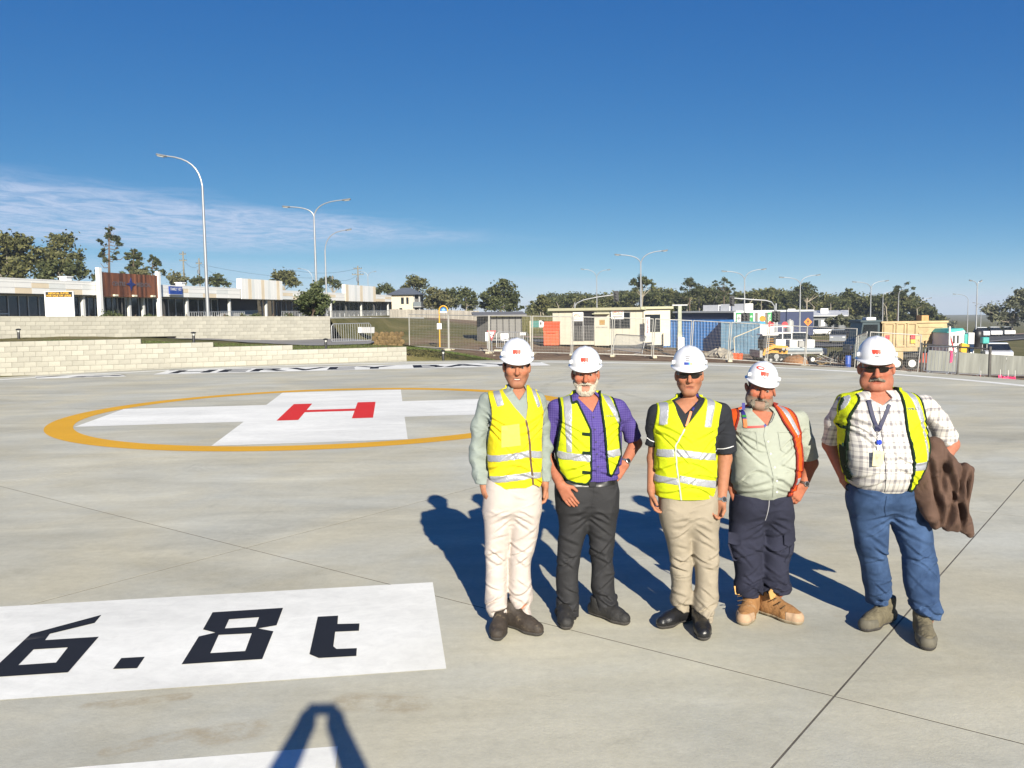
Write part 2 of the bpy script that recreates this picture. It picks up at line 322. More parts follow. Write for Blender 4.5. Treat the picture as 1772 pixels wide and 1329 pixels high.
def paint(name, col, wear=0.10, rough=0.72):
    m = bpy.data.materials.new(name); m.use_nodes = True; N, L = m.node_tree.nodes, m.node_tree.links; b = N['Principled BSDF']; b.inputs['Roughness'].default_value = rough; b.inputs['Specular IOR Level'].default_value = .12
    t = N.new('ShaderNodeTexCoord')
    def nz(s, d, r, st=(1, 1, 1), rot=0.0):
        mp = N.new('ShaderNodeMapping'); mp.inputs['Scale'].default_value = st; mp.inputs['Rotation'].default_value = (0, 0, rot); L.new(t.outputs['Object'], mp.inputs['Vector'])
        n = N.new('ShaderNodeTexNoise'); n.inputs['Scale'].default_value = s; n.inputs['Detail'].default_value = d; n.inputs['Roughness'].default_value = r; n.inputs['Distortion'].default_value = .6; L.new(mp.outputs[0], n.inputs['Vector']); return n.outputs['Fac']
    r1 = N.new('ShaderNodeMapRange'); r1.inputs['From Min'].default_value = .30; r1.inputs['From Max'].default_value = .62; r1.inputs['To Min'].default_value = 1-wear*1.8; L.new(nz(.9, 8, .7, (.35, 1, 1), -.14), r1.inputs['Value'])
    r2 = N.new('ShaderNodeMapRange'); r2.inputs['From Min'].default_value = .25; r2.inputs['From Max'].default_value = .6; r2.inputs['To Min'].default_value = 1-wear; L.new(nz(9, 8, .75), r2.inputs['Value'])
    mu = N.new('ShaderNodeMath'); mu.operation = 'MULTIPLY'; L.new(r1.outputs[0], mu.inputs[0]); L.new(r2.outputs[0], mu.inputs[1])
    vm = N.new('ShaderNodeVectorMath'); vm.operation = 'SCALE'; vm.inputs[0].default_value = col; L.new(mu.outputs[0], vm.inputs['Scale'])
    mx = N.new('ShaderNodeMix'); mx.data_type = 'RGBA'; r3 = N.new('ShaderNodeMapRange'); r3.inputs['From Min'].default_value = .63; r3.inputs['From Max'].default_value = .72; r3.inputs['To Max'].default_value = wear*3.5
    L.new(nz(2.6, 9, .8, (.4, 1, 1), .2), r3.inputs['Value']); L.new(r3.outputs[0], mx.inputs['Factor']); L.new(vm.outputs[0], mx.inputs[6]); mx.inputs[7].default_value = (.42, .39, .33, 1); L.new(mx.outputs[2], b.inputs['Base Color'])
    return m
P_WHITE = paint('white_line_paint', (.89, .885, .81), .13); P_YEL = paint('yellow_line_paint', (.72, .385, .03), .06); P_RED = paint('red_line_paint', (.68, .035, .028), .03); P_BLK = paint('black_line_paint', (.022, .024, .03), .10)
pad = bpy.data.objects.new('helipad', None); COL.objects.link(pad); pad['kind'] = 'structure'
MB().lathe([(PR+.01, -.42), (PR+.01, -.0012)], c=PC, n=128).build('joint_bed', mat('joint_filler', (.11, .098, .08), .95, .3), pad)
GA = -0.6533; gn = (-math.sin(GA), math.cos(GA)); gt = (math.cos(GA), math.sin(GA))
def clip(poly, nx, ny, c):      # keep n.p <= c
    out = []
    for i, p in enumerate(poly):
        q = poly[(i+1) % len(poly)]; a = p[0]*nx+p[1]*ny-c; b = q[0]*nx+q[1]*ny-c
        if a <= 0: out.append(p)
        if (a < 0) != (b < 0) and a != b: t = a/(a-b); out.append((p[0]+t*(q[0]-p[0]), p[1]+t*(q[1]-p[1])))
    return out
disc = [(PC.x+PR*math.cos(a*math.pi/80), PC.y+PR*math.sin(a*math.pi/80)) for a in range(160)]
g2 = 0.0060
for i in range(-6, 8):
    for j in range(-6, 8):
        a0, b0 = 4.45+4.9*i, -6.33+4.99*j
        p = clip(disc, gn[0], gn[1], a0+4.9-g2); p = clip(p, -gn[0], -gn[1], -a0-g2) if p else p
        p = clip(p, gt[0], gt[1], b0+4.99-g2) if p else p; p = clip(p, -gt[0], -gt[1], -b0-g2) if p else p
        if len(p) > 2:
            cx, cy = sum(q[0] for q in p)/len(p), sum(q[1] for q in p)/len(p)
            o = MB().prism([(q[0], q[1]) for q in p], lambda q, t: (q[0], q[1], t), -.03, 0.0).build('slab', CONC, pad)
def flat(name, poly, z, mt, holes=(), parent=pad):
    bm = bmesh.new()
    for lp in [poly]+list(holes):
        vs = [bm.verts.new((p[0], p[1], z)) for p in lp]
        for i in range(len(vs)): bm.edges.new((vs[i], vs[(i+1) % len(vs)]))
    bmesh.ops.triangle_fill(bm, use_beauty=True, use_dissolve=False, edges=bm.edges)
    for f in bm.faces:
        if f.normal.z < 0: f.normal_flip()
    me = bpy.data.meshes.new(name); bm.to_mesh(me); bm.free(); return link(name, me, mt, parent)
def ring(name, r0, r1, z, mt, n=160):
    v = [(PC.x+r*math.cos(2*math.pi*k/n), PC.y+r*math.sin(2*math.pi*k/n), z) for r in (r0, r1) for k in range(n)]
    me = bpy.data.meshes.new(name); me.from_pydata(v, [], [(k, (k+1) % n, (k+1) % n+n, k+n) for k in range(n)][:]); 
    me.flip_normals(); return link(name, me, mt, pad)
ring('painted_circle', 4.765, 5.24, .003, P_YEL); ring('painted_edge_line', 16.45, 16.78, .003, P_WHITE)
a, b = 4.5, 1.5
flat('painted_cross', [uv(*q) for q in [(-b,-a),(b,-a),(b,-b),(a,-b),(a,b),(b,b),(b,a),(-b,a),(-b,b),(-a,b),(-a,-b),(-b,-b)]], .003, P_WHITE)
hu, hv, hw = .9, 1.5, .40
flat('painted_letter', [uv(*q) for q in [(-hu,-hv),(-hu+hw,-hv),(-hu+hw,-.2),(hu-hw,-.2),(hu-hw,-hv),(hu,-hv),(hu,hv),(hu-hw,hv),(hu-hw,.2),(-hu+hw,.2),(-hu+hw,hv),(-hu,hv)]], .006, P_RED)
# weight marking 6.8t
Zb = lambda x, y: gp(x/2.215, 990+y/2.215)
u0, v0 = to_uv(gp(750, 1008)); u1, v1 = to_uv(gp(771, 1158))
flat('painted_panel', [uv(-6.4, v0), uv((u0+u1)/2, v0), uv((u0+u1)/2, v1), uv(-6.4, v1)], .003, P_WHITE)
u2, v2 = to_uv(gp(585, 1292)); flat('painted_panel', [uv(-6.4, v2), uv(u2, v2), uv(u2, v2-1.6), uv(-6.4, v2-1.6)], .003, P_WHITE)
G6 = lambda L: [Zb(*q)[:2] for q in L]
flat('painted_digit', G6([(-62,409),(260,388),(378,251),(172,264),(190,240),(362,198),(388,167),(118,240)]), .006, P_BLK, [G6([(70,360),(215,350),(260,292),(128,300)])])
flat('painted_point', G6([(433,375),(525,372),(555,328),(465,333)]), .006, P_BLK)
flat('painted_digit', G6([(696,357),(1005,337),(1048,230),(990,219),(1060,207),(1085,140),(815,157),(778,223),(825,235),(762,250)]), .006, P_BLK, [G6([(862,219),(980,212),(993,176),(878,184)]), G6([(806,314),(940,306),(965,238),(838,244)])])
flat('painted_letter', G6([(1218,174),(1296,170),(1294,202),(1378,200),(1376,228),(1285,232),(1278,288),(1290,298),(1368,295),(1366,325),(1222,333),(1186,318)]), .006, P_BLK)
# place name
ul, vl = to_uv(gp(258, 650)); ur, vr = to_uv(gp(955, 633)); nv0, nv1 = 12.95, 15.35
flat('painted_panel', [uv(ul, nv0), uv(ur, nv0), uv(ur, nv1), uv(ul, nv1)], .003, P_WHITE)
tl, tr_ = to_uv(gp(301, 645))[0]-.1, ur-.9
text_part('painted_name', 'HERVEY BAY', tr_-tl, 1.62, uv(tl, nv0+.34, .006), (CU, SU, 0), (-SU, CU, 0), P_BLK, pad, 0.022)
pl = [to_uv(gp(*q)) for q in ((95, 655), (225, 650))]
flat('painted_panel', [uv(pl[0][0]-.6, pl[0][1]+.1), uv(pl[1][0], pl[1][1]-.4), uv(pl[1][0]-.5, pl[1][1]+.7), uv(pl[0][0]-1.1, pl[0][1]+1.3)], .003, P_WHITE)
for k in (0.28, .52, .76):
    q = Vector(uv(pl[0][0]+(pl[1][0]-pl[0][0])*k, pl[0][1]+(pl[1][1]-pl[0][1])*k+.35)); flat('painted_letter', [(q.x-.28, q.y-.22), (q.x+.2, q.y-.2), (q.x+.28, q.y+.25), (q.x-.2, q.y+.2)], .006, P_BLK)
# ------------------------------------------------------------------ block retaining walls
BLK = mat('wall_block', (.375, .36, .305), .9, .08, 7, .5, 60, objvar=.13, wear=((.30, .285, .23), 1.6, .58)); MORT = mat('mortar', (.27, .255, .21), .95, .15, 20)
bmesh_block = {}
def block(w_):
    k = round(w_, 3)
    if k not in bmesh_block:
        bb = MB().box((0, 0, 0), (w_, .19, .183), bev=.006); me = bpy.data.meshes.new('block'); me.from_pydata(bb.v, [], bb.f); me.materials.append(BLK)
        bm = bmesh.new(); bm.from_mesh(me); bmesh.ops.recalc_face_normals(bm, faces=bm.faces); bm.to_mesh(me); bm.free(); bmesh_block[k] = me
    return bmesh_block[k]
def wall(name, label, A, B, ztop, course, top_at, bottom_at, slope=0.0):
    A, B = Vector(A), Vector(B); d = (B-A); Lw = d.xy.length; rz = math.atan2(d.y, d.x)
    t = thing(name, label, 'wall', (A.x, A.y, 0), rz); n = 0; core = MB()
    nc = int(round((ztop-(-.2))/course))+1
    for c in range(nc):
        z = ztop-course*(c+.5); off = .2 if c % 2 else 0
        x = -off
        while x < Lw-.05:
            x0, x1 = max(x, 0), min(x+.40, Lw); x += .40
            if x1-x0 < .08: continue
            xm = (x0+x1)/2; zz = z+slope*xm
            if zz+course*.4 > top_at(xm) or zz < bottom_at(xm)-course: continue
            o = bpy.data.objects.new('block', block(x1-x0-.009)); COL.objects.link(o); o.parent = t
            o.location = (xm, .095+random.uniform(-.004, .004), zz); o.rotation_euler = (0, -math.atan(slope), 0); n += 1
            core.box((xm, .10, zz), (x1-x0+.002, .176, course+.001), M=Matrix.Rotation(-math.atan(slope), 3, 'Y'))
    core.build('mortar', MORT, t); return t, n
L0, L1 = Vector((-18.67, 31.73, 0)), Vector((-4.37, 36.27, 0)); ld = (L1-L0).normalized(); ln = Vector((-ld.y, ld.x, 0))
LA = L0-ld*1.6
def apx(px, A, d):       # distance along wall line A + s d seen at column px
    k = ray(px, yh(px)); k = k.x/k.y; return (k*A.y-A.x)/(d.x-k*d.y)
ls = [apx(q, LA, ld) for q in (234, 375, 507)]
def ltop(s): return 1.145 if s < ls[0] else .955 if s < ls[1] else .765 if s < ls[2] else .575
wl_, n1 = wall('retaining_wall', 'low cream block retaining wall stepping down along the helipad edge', LA, L1, 1.14, .19, lambda s: ltop(s)+.0, lambda s: -.02)
U0, U1 = Vector((colX(0, 38.5), 38.5, 0)), Vector((colX(571, 50), 50, 0)); ud = (U1-U0).normalized(); un = Vector((-ud.y, ud.x, 0)); UL = (U1-U0).length
UA = U0-ud*1.2
usl = (1.79-2.04)/UL
wu_, n2 = wall('retaining_wall', 'tall cream block retaining wall holding up the clinic ground', UA, U1, 2.05, .19, lambda s: 9, lambda s: 1.12 if s < 9 else .62, usl)
mm = MB(); mm.box(((UL+1.2)/2, .11, 2.05+usl*(UL+1.2)/2+.026), (UL+1.25, .23, .05), M=Matrix.Rotation(-math.atan(usl), 3, 'Y')); mm.build('coping', mat('coping', (.38, .36, .29), .9, .12, 4), wu_)
# terrace between the walls, and the raised clinic ground behind
ss = np.linspace(-3, 24, 90); tt = np.linspace(0, 1, 26)
TX = np.zeros((len(tt), len(ss))); TY = TX.copy(); TZ = TX.copy(); TC = TX.copy()
for i, s in enumerate(ss):
    a_ = LA+ld*s+ln*.15
    # far side: the upper wall line (extended)
    su = max(-2, min(UL+6, (s-1.6)/15.0*UL*1.02)); b_ = UA+ud*(su+1.2)-un*.02
    for j, t in enumerate(tt):
        q = a_.lerp(b_, t); TX[j, i], TY[j, i] = q.x, q.y
        h = ltop(s)-.10+.05*t if s < 16.6 else .475
        if s < 16.6:
            nb = [ltop(min(16, max(-3, s+k*.22)))-.10 for k in range(-8, 9)]; h = min(ltop(s)-.03, sum(nb)/len(nb)) if t < .1 else sum(nb)/len(nb)+.06*t
        f = min(1, max(0, (s-16.6)/5.5)); f = f*f*(3-2*f)
        if s > 16.3: h = -.25+(h+.25)*min(1, t/.10)
        TZ[j, i] = h*(1-f)+(zt(q.x, q.y)-.12)*f + .02*math.sin(q.x*3.1)*math.sin(q.y*2.3); TC[j, i] = (1.25-.5*t) if s < 15 else .75
sheet('terrace', TX, TY, TZ, GM, TC)
gp_ = lambda s, t: (LA+ld*s+ln*.15).lerp(UA+ud*((s-1.6)/15*UL*1.02+1.2), t)
rs = np.linspace(8, 22, 40); rt = np.linspace(.38, .985, 8); RX = np.zeros((8, 40)); RY = RX.copy(); RZ = RX.copy()
for i, s in enumerate(rs):
    for j, t in enumerate(rt):
        t2 = .97-(.97-t)*min(1, (s-7.5)/6); q = gp_(s, t2); RX[j, i], RY[j, i] = q.x, q.y
        f = min(1, max(0, (s-16.6)/5.5)); f = f*f*(3-2*f); nb = [ltop(min(16, max(-3, s+k*.22)))-.10 for k in range(-8, 9)]
        RZ[j, i] = (sum(nb)/17+.06*t2+.035 if s < 16.6 else .57)*(1-f)+zt(q.x, q.y)*f
sheet('path', RX, RY, RZ, concrete('path_concrete', (.30, .29, .27), .8))
BP0, BP1 = Vector((colX(0, 68), 68, 0)), Vector((colX(699, 168), 168, 0)); bd = (BP1-BP0).normalized(); bn = Vector((-bd.y, bd.x, 0)); FLOOR = 1.3
def rightline(y): return -10.4+(y-50)*(-.062)
yy = np.concatenate([np.linspace(0, 1, 40), np.linspace(1.05, 6, 30)])
gxs = np.concatenate([np.linspace(0, 30, 46), np.linspace(34, 160, 20)])
X2 = np.zeros((len(yy), len(gxs))); Y2 = X2.copy(); Z2 = X2.copy(); C2 = X2.copy()
for j, v in enumerate(yy):
    for i, g in enumerate(gxs):
        y = 50+v*118; xr = rightline(y)+20; x = xr-g
        if y < 50+.1: pass
        yw = U1.y+(x-U1.x)*ud.y/ud.x if x < U1.x else 50.0
        yw = max(yw, -60); Y = yw+v*118+.12; X2[j, i], Y2[j, i] = x, Y
        lat = x-rightline(Y); f = min(1, max(0, lat/17.0)); f = f*f*(3-2*f)
        hi_ = 1.72-.42*min(1, v*1.6)
        if x > U1.x+.05:
            f2 = 1-min(1, max(0, (Y-52)/34)); f2 = f2*f2*(3-2*f2); f2 = f2*min(1, (x-U1.x)/1.0); f = max(f, f2)
        Z2[j, i] = hi_*(1-f)+(zt(x, Y)-.15)*f; C2[j, i] = .95 if lat < 4 else .55+.25*math.sin(Y*.1)
sheet('bank', X2, Y2, Z2, GM, C2)
# ------------------------------------------------------------------ road with kerbs and footpath
ASPH = mat('asphalt', (.055, .055, .058), .9, .2, 1.2, .4, 60, col2=(.085, .082, .08)); KERB = mat('kerb_concrete', (.46, .44, .40), .9, .12, 2); BRICKP = mat('footpath_pavers', (.36, .20, .15), .9, .15, 3)
RPTS = [(-70, 58), (-40, 62), (-11, 68.5), (3, 73), (20, 86), (45, 108), (85, 150), (150, 225), (260, 370), (420, 640), (700, 1200)]
def spl(P, n):
    out = []
    for i in range(len(P)-1):
        p0, p1, p2, p3 = [np.array(P[min(max(i+k, 0), len(P)-1)], float) for k in (-1, 0, 1, 2)]
        for k in range(n):
            t = k/n; out.append(.5*((2*p1)+(-p0+p2)*t+(2*p0-5*p1+4*p2-p3)*t*t+(-p0+3*p1-3*p2+p3)*t**3))
    out.append(np.array(P[-1], float)); return np.array(out)
RS = spl(RPTS, 14)
def ribbon(name, o0, o1, dz, mt, flatz=True, nseg=4):
    d = np.gradient(RS, axis=0); d /= np.hypot(d[:, 0], d[:, 1])[:, None]; nn = np.stack([-d[:, 1], d[:, 0]], 1)
    zc_ = zt_np(RS[:, 0], RS[:, 1])
    os_ = np.linspace(o0, o1, nseg); X = RS[None, :, 0]+os_[:, None]*nn[None, :, 0]; Y = RS[None, :, 1]+os_[:, None]*nn[None, :, 1]
    Z = np.maximum(zt_np(X, Y), zc_[None, :]*0-99)+dz+.10; return sheet(name, X, Y, Z, mt)
ribbon('road', -4.6, 4.6, .02, ASPH); ribbon('pavement', 4.75, 5.1, .16, KERB, nseg=2); ribbon('pavement', -5.1, -4.75, .16, KERB, nseg=2); ribbon('pavement', 6.2, 8.2, .12, BRICKP)
# ------------------------------------------------------------------ clinic building (long shopfront)
bt = thing('clinic_building', 'long single storey white clinic with timber entrance panel and dark shopfront glazing', 'building', (BP0.x, BP0.y, FLOOR), math.atan2(bd.y, bd.x))
def bs(px): return apx(px, BP0, bd)
def bD(px): return BP0.y+bs(px)*bd.y
def bz(px, py): return at(px, py, bD(px)).z-FLOOR
SOF, TOP = 3.94-FLOOR, 5.16-FLOOR
W_PANEL = mat('fascia_white', (.86, .85, .81), .6, .03, .5, objvar=.03); T_PANEL = mat('fascia_tan', (.78, .66, .48), .6, .05, .5, objvar=.05); G_PANEL = mat('fascia_grey', (.76, .77, .74), .6, .04, .5, objvar=.04)
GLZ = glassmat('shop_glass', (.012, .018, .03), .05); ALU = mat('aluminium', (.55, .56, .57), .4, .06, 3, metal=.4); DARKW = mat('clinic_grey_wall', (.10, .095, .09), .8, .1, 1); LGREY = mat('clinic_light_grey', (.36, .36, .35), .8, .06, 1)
WHITE = mat('white_render', (.80, .79, .76), .7, .04, 1.2); ROOFM = mat('metal_roof', (.52, .53, .53), .5, .06, 2, stretch=(1, .1, 1))
s0, s1 = bs(0)-14, bs(699)
MB().b2((s0, .06, SOF+.02), (s1, 13, TOP-.12)).build('roof', ROOFM, bt)
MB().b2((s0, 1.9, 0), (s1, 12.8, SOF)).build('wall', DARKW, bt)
MB().b2((s0-1, -1.9, -.9), (s1+.6, 2.0, -.0)).build('floor_slab', mat('verandah_concrete', (.42, .41, .38), .9, .1, 1), bt)
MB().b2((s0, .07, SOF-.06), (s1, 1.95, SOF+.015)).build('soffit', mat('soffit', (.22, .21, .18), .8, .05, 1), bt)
MB().b2((s0, -.02, TOP-.10), (s1, .12, TOP-.0)).build('capping', WHITE, bt)
def panel(p0, p1, z0, z1, mt, y=.0, name='fascia_panel'):
    a_, b_ = bs(p0), bs(p1); return MB().b2((a_+.012, y, z0+.012), (b_-.012, y+.055, z1-.012)).build(name, mt, bt)
Hf = TOP-.10-SOF; r1, r2, r3 = SOF, SOF+Hf*.42, SOF+Hf*.80
cols = [(-90,-58,'WWW'),(-58,-28,'WTW'),(-28,0,'WWW'),(0,29,'WWW'),(29,58,'TWW'),(58,88,'WTW'),(88,117,'GGW'),(117,145,'TWW'),(145,169,'WGW'),
        (275,302,'WGW'),(302,328,'WTW'),(328,353,'GWW'),(353,376,'TWW'),(376,397,'WGW'),(397,417,'WWW'),(489,508,'GTW'),(508,526,'TWW'),(526,543,'WWW'),(543,566,'WGW'),(566,582,'WTW'),(582,598,'WWW'),(650,667,'TWW'),(667,684,'WTW'),(684,699,'WGW')]
PMAT = {'W': W_PANEL, 'T': T_PANEL, 'G': G_PANEL}
for p0, p1, c in cols:
    panel(p0, p1, r1, r2, PMAT[c[0]]); panel(p0, p1, r2, r3, PMAT[c[1]]); panel(p0, p1, r3, TOP-.10, PMAT[c[2]])
for pa, pb, ptop, pat in ((418, 489, 484, 'WWTGWWTWGWWTW'), (598, 650, 494, 'TWWGWTWWGWT')):
    n = len(pat); zt_ = bz((pa+pb)/2, ptop); sa, sb = bs(pa), bs(pb)
    for i, c in enumerate(pat):
        x0, x1 = sa+(sb-sa)*i/n, sa+(sb-sa)*(i+1)/n; MB().b2((x0+.01, -.12, SOF-.05), (x1-.01, -.04, zt_)).build('fascia_panel', PMAT[c], bt)
    MB().b2((sa, -.03, TOP), (sb, .5, zt_-.03)).build('parapet', WHITE, bt)
# timber entrance
tA, tB = bs(176), bs(272); tz1, tz0 = bz(224, 474), SOF-.12
TIMB = mat('timber_board', (.17, .060, .027), .55, .30, 2.5, objvar=.55, stretch=(1, 1, .12), col2=(.27, .10, .045))
nb = 26
for i in range(nb):
    x0 = tA+(tB-tA)*i/nb; x1 = tA+(tB-tA)*(i+1)/nb; MB().b2((x0+.008, -.32-random.uniform(0, .02), tz0), (x1-.008, -.25, tz1)).build('timber_board', TIMB, bt)
MB().b2((tA, -.24, tz0+.01), (tB, .4, tz1-.02)).build('entrance_box', DARKW, bt)
for px, py in ((170, 463), (272, 470)):
    c = bs(px); MB().b2((c-.20, -.45, 0), (c+.20, -.10, bz(px, py))).build('column', WHITE, bt)
NAVY = mat('sign_navy', (.02, .035, .16), .5, .1); SGREY = mat('sign_grey', (.13, .12, .13), .5, .05)
cS, cz = bs(223.5), bz(223.5, 492)
def star(r): return [(r*(1 if k % 2 == 0 else .36)*math.cos(k*math.pi/4), r*(1 if k % 2 == 0 else .36)*math.sin(k*math.pi/4)) for k in range(8)]
MB().prism(star(.62), lambda q, t: (cS+q[0]*1.25, -.35-t, cz+q[1]), 0, .05).build('emblem', NAVY, bt)
wword = bs(258)-bs(233)
text_part('sign_lettering', 'MEDICAL', wword, .40, (bs(233), -.37, cz-.2), (1, 0, 0), (0, 0, 1), SGREY, bt, .02)
text_part('sign_lettering', 'CENTRE', bs(214)-bs(191), .40, (bs(191), -.37, cz-.2), (1, 0, 0), (0, 0, 1), SGREY, bt, .02)
for px in (194, 227, 259):
    c = bs(px); MB().b2((c-.25, -.6, tz0+.05), (c+.25, -.37, tz0+.22)).build('downlight', mat('lamp_cream', (.7, .66, .5), .4, .05), bt)
# glazing: panes between mullions
mull = [-90,-72,-54,-36,-18,0,15,32,48,66,82,100,116,129,140,149,168]
mull2 = [176,183,194,210,224,232,245,255,268]; mull3 = [275,283,292,305,318,330,344,352,368,378,390,401]; mull4 = [467,476,484,493,500,508,516,526,538,550,562]; mull5 = [582,590,598,606,614,622,630,637,645,653,661,668,675]
for ml in (mull, mull2, mull3, mull4, mull5):
    for p0, p1 in zip(ml[:-1], ml[1:]):
        x0, x1 = bs(p0), bs(p1)
        MB().b2((x0+.05, 1.80, .12), (x1-.05, 1.83, SOF-.14)).build('pane', GLZ, bt)
    for i, p in enumerate(ml):
        x = bs(p); MB().b2((x-.045, 1.72, .0), (x+.045, 1.86, SOF-.06)).build('mullion', ALU, bt)
    MB().b2((bs(ml[0]), 1.73, SOF-.14), (bs(ml[-1]), 1.85, SOF-.061)).build('head_rail', ALU, bt); MB().b2((bs(ml[0]), 1.73, .02), (bs(ml[-1]), 1.85, .12)).build('sill_rail', ALU, bt)
for px in (32, 48): pass
MB().b2((bs(16), 1.70, 1.0), (bs(47), 1.74, 1.09)).build('transom', ALU, bt)
for px in (-60, -20, 153, 232, 256, 331, 404, 467, 578, 630, 676):
    x = bs(px); MB().b2((x-.14, .35, 0), (x+.14, .62, SOF-.06)).build('column', mat('column_grey', (.55, .55, .53), .7, .05), bt)
MB().b2((bs(403), 1.60, 1.25), (bs(466), 1.70, SOF-.06)).build('cladding', mat('clinic_brown_wall', (.07, .055, .05), .8, .1, stretch=(1, 1, 8)), bt); MB().b2((bs(403), 1.55, 0), (bs(466), 1.68, 1.24)).build('cladding', LGREY, bt)
MB().b2((bs(565), .9, 1.1), (bs(581), 1.70, SOF-.06)).build('cladding', LGREY, bt)
# balustrades
for pa, pb in ((300, 402), (468, 516), (545, 676)):
    xa, xb = bs(pa), bs(pb); n = int((xb-xa)/.45)
    bal = MB().b2((xa, -1.60, 1.02), (xb, -1.54, 1.08)).build('balustrade', ALU, bt)
    for i in range(n+1): x = xa+(xb-xa)*i/n; MB().b2((x-.03, -1.59, 0), (x+.03, -1.555, 1.02)).build('baluster', ALU, bal)
# blue shop sign
bsn = thing('shop_sign', 'small blue lightbox sign with white lettering on the white fascia', 'sign', tuple(BP0+bd*bs(303)+Vector((0, 0, 0))), math.atan2(bd.y, bd.x))
bsn.location.z = FLOOR+SOF+.28; wS = bs(314)-bs(292)
MB().b2((-wS/2, -.26, 0), (wS/2, -.13, .80)).build('panel', mat('sign_blue', (.02, .06, .30), .4, .05), bsn)
text_part('lettering', 'FAMILY VET', wS*.86, .30, (-wS*.43, -.265, .38), (1, 0, 0), (0, 0, 1), mat('sign_white', (.8, .8, .8), .5, .02), bsn, .02)
MB().b2((-wS/2, -.29, -.07), (wS/2, -.12, -.005)).build('frame', ALU, bsn)
# rooftop vents
for px, py in ((155, 482), (346, 488)):
    p = BP0+bd*bs(px)+bn*2.2; v_ = thing('roof_vent', 'small white rooftop vent on the clinic near the %s' % ('timber panel' if px < 200 else 'blue sign'), 'vent', (p.x, p.y, FLOOR+TOP-.14), math.atan2(bd.y, bd.x))
    MB().b2((-.35, -.35, 0), (.35, .35, .55)).build('housing', WHITE, v_); MB().b2((-.45, -.45, .55), (.45, .45, .63)).build('cap', WHITE, v_)
# white low retaining panels right of the block wall
wp = thing('retaining_wall', 'white rendered low wall stepping down below the clinic verandah', 'wall', (0, 0, 0))
def wq(px, D): return Vector((colX(px, D), D, 0))
def slabw(p0, p1, D0, D1, y0a, y0b, y1a, y1b, nm='panel'):
    A_, B_ = wq(p0, D0), wq(p1, D1); d = (B_-A_).normalized(); n_ = Vector((-d.y, d.x, 0))*.2
    pts = [at(p0, y0a, D0), at(p1, y0b, D1), at(p1, y1b, D1), at(p0, y1a, D0)]
    MB().prism(pts, lambda q, t: q+n_*t, 0, 1).build(nm, WHITE, wp)
slabw(571, 641, 58, 72, 549, 549, 561, 561); slabw(642, 690, 72.2, 85, 549, 549.5, 560.5, 560); slabw(690.3, 734, 85, 99, 549.5, 549, 563, 566)
slabw(601, 623, 57.5, 60, 561.5, 561.5, 572, 572); slabw(625, 648, 56, 58, 566, 566, 576, 576.5); slabw(660, 678, 70, 74, 561, 561, 569, 569); slabw(679, 688, 70, 72, 564, 564, 571, 571)
# sale board
D = 43.5; c = (at(80, 548, D)+at(129, 548, D))/2; sw = (at(129, 520, D)-at(80, 520, D)).length
gz_ = 1.75; sb = thing('sale_board', 'white real estate board with black and gold headline beside the clinic', 'sign', (c.x, c.y, gz_), .06)
h_ = at(104, 504, D).z-gz_; hb = h_*.93
MB().b2((-sw/2, -.03, h_-hb), (sw/2, .03, h_)).build('board', WHITE, sb)
for x in (-sw*.46, sw*.46): MB().b2((x-.04, .035, -.3), (x+.04, .11, h_-.03)).build('post', ALU, sb)
BLKS = mat('sign_black', (.02, .018, .015), .5, .05); GOLD = mat('sign_gold', (.70, .40, .03), .5, .05)
MB().b2((-sw*.46, -.036, h_*.81), (sw*.46, -.031, h_*.985)).build('headline_band', BLKS, sb); MB().b2((-sw*.46, -.036, h_-hb+.05), (sw*.46, -.031, h_-hb+.18)).build('phone_band', BLKS, sb)
text_part('lettering', 'MEDICAL SUITES', sw*.70, h_*.062, (-sw*.36, -.039, h_*.905), (1, 0, 0), (0, 0, 1), GOLD, sb, .03); text_part('lettering', 'FOR SALE OR LEASE', sw*.84, h_*.062, (-sw*.42, -.039, h_*.825), (1, 0, 0), (0, 0, 1), GOLD, sb, .03)
text_part('lettering', 'Ph. 4124 9294', sw*.64, .085, (-sw*.44, -.039, h_-hb+.072), (1, 0, 0), (0, 0, 1), GOLD, sb, .03)
for x0, x1 in ((-.43, -.02), (.02, .43)): MB().b2((sw*x0, -.034, h_*.50), (sw*x1, -.031, h_*.79)).build('photo_panel', mat('sign_pale', (.70, .71, .70), .5, .08, 6), sb)
for k, wv in enumerate((.7, .5, .45)): MB().b2((-sw*wv/2, -.034, h_*(.42-.08*k)), (sw*wv/2, -.031, h_*(.445-.08*k))).build('text_line', mat('sign_textgrey', (.45, .45, .45), .5, .2, 30), sb)
# bollard lights on the terrace and at the pad edge
BOLL = mat('bollard_black', (.02, .02, .021), .5, .1); BGL = mat('bollard_lens', (.6, .6, .56), .3, .05)
def bollard(loc, lab):
    t = thing('bollard_light', lab, 'bollard light', loc, 0, 'bollard lights round the helipad')
    MB().lathe([(.055, 0), (.055, .30), (.05, .31)], n=14).build('post', BOLL, t, smooth=True); MB().lathe([(.035, .31), (.06, .40)], n=14).build('lens', BGL, t, smooth=True)
    MB().lathe([(.10, .405), (.115, .425), (.07, .455), (.02, .465)], n=18).build('cap', BOLL, t, smooth=True)
    for k in range(3):
        an = k*2.09; MB().bar((.05*math.cos(an), .05*math.sin(an), .305), (.085*math.cos(an), .085*math.sin(an), .41), .01).build('strut', BOLL, t)
bollard((*at(32.5, 584, 37.6).xy, 1.08), 'black bollard light below the clinic sale board')
bollard((*at(335.5, 594, 36.2).xy, .86), 'black bollard light standing in the grass strip')
bollard((*at(564, 601, 36.6).xy, .50), 'black bollard light by the end of the tall wall')
bollard((*gp(767, 624).xy, -.03), 'black bollard light on bare ground at the pad edge')
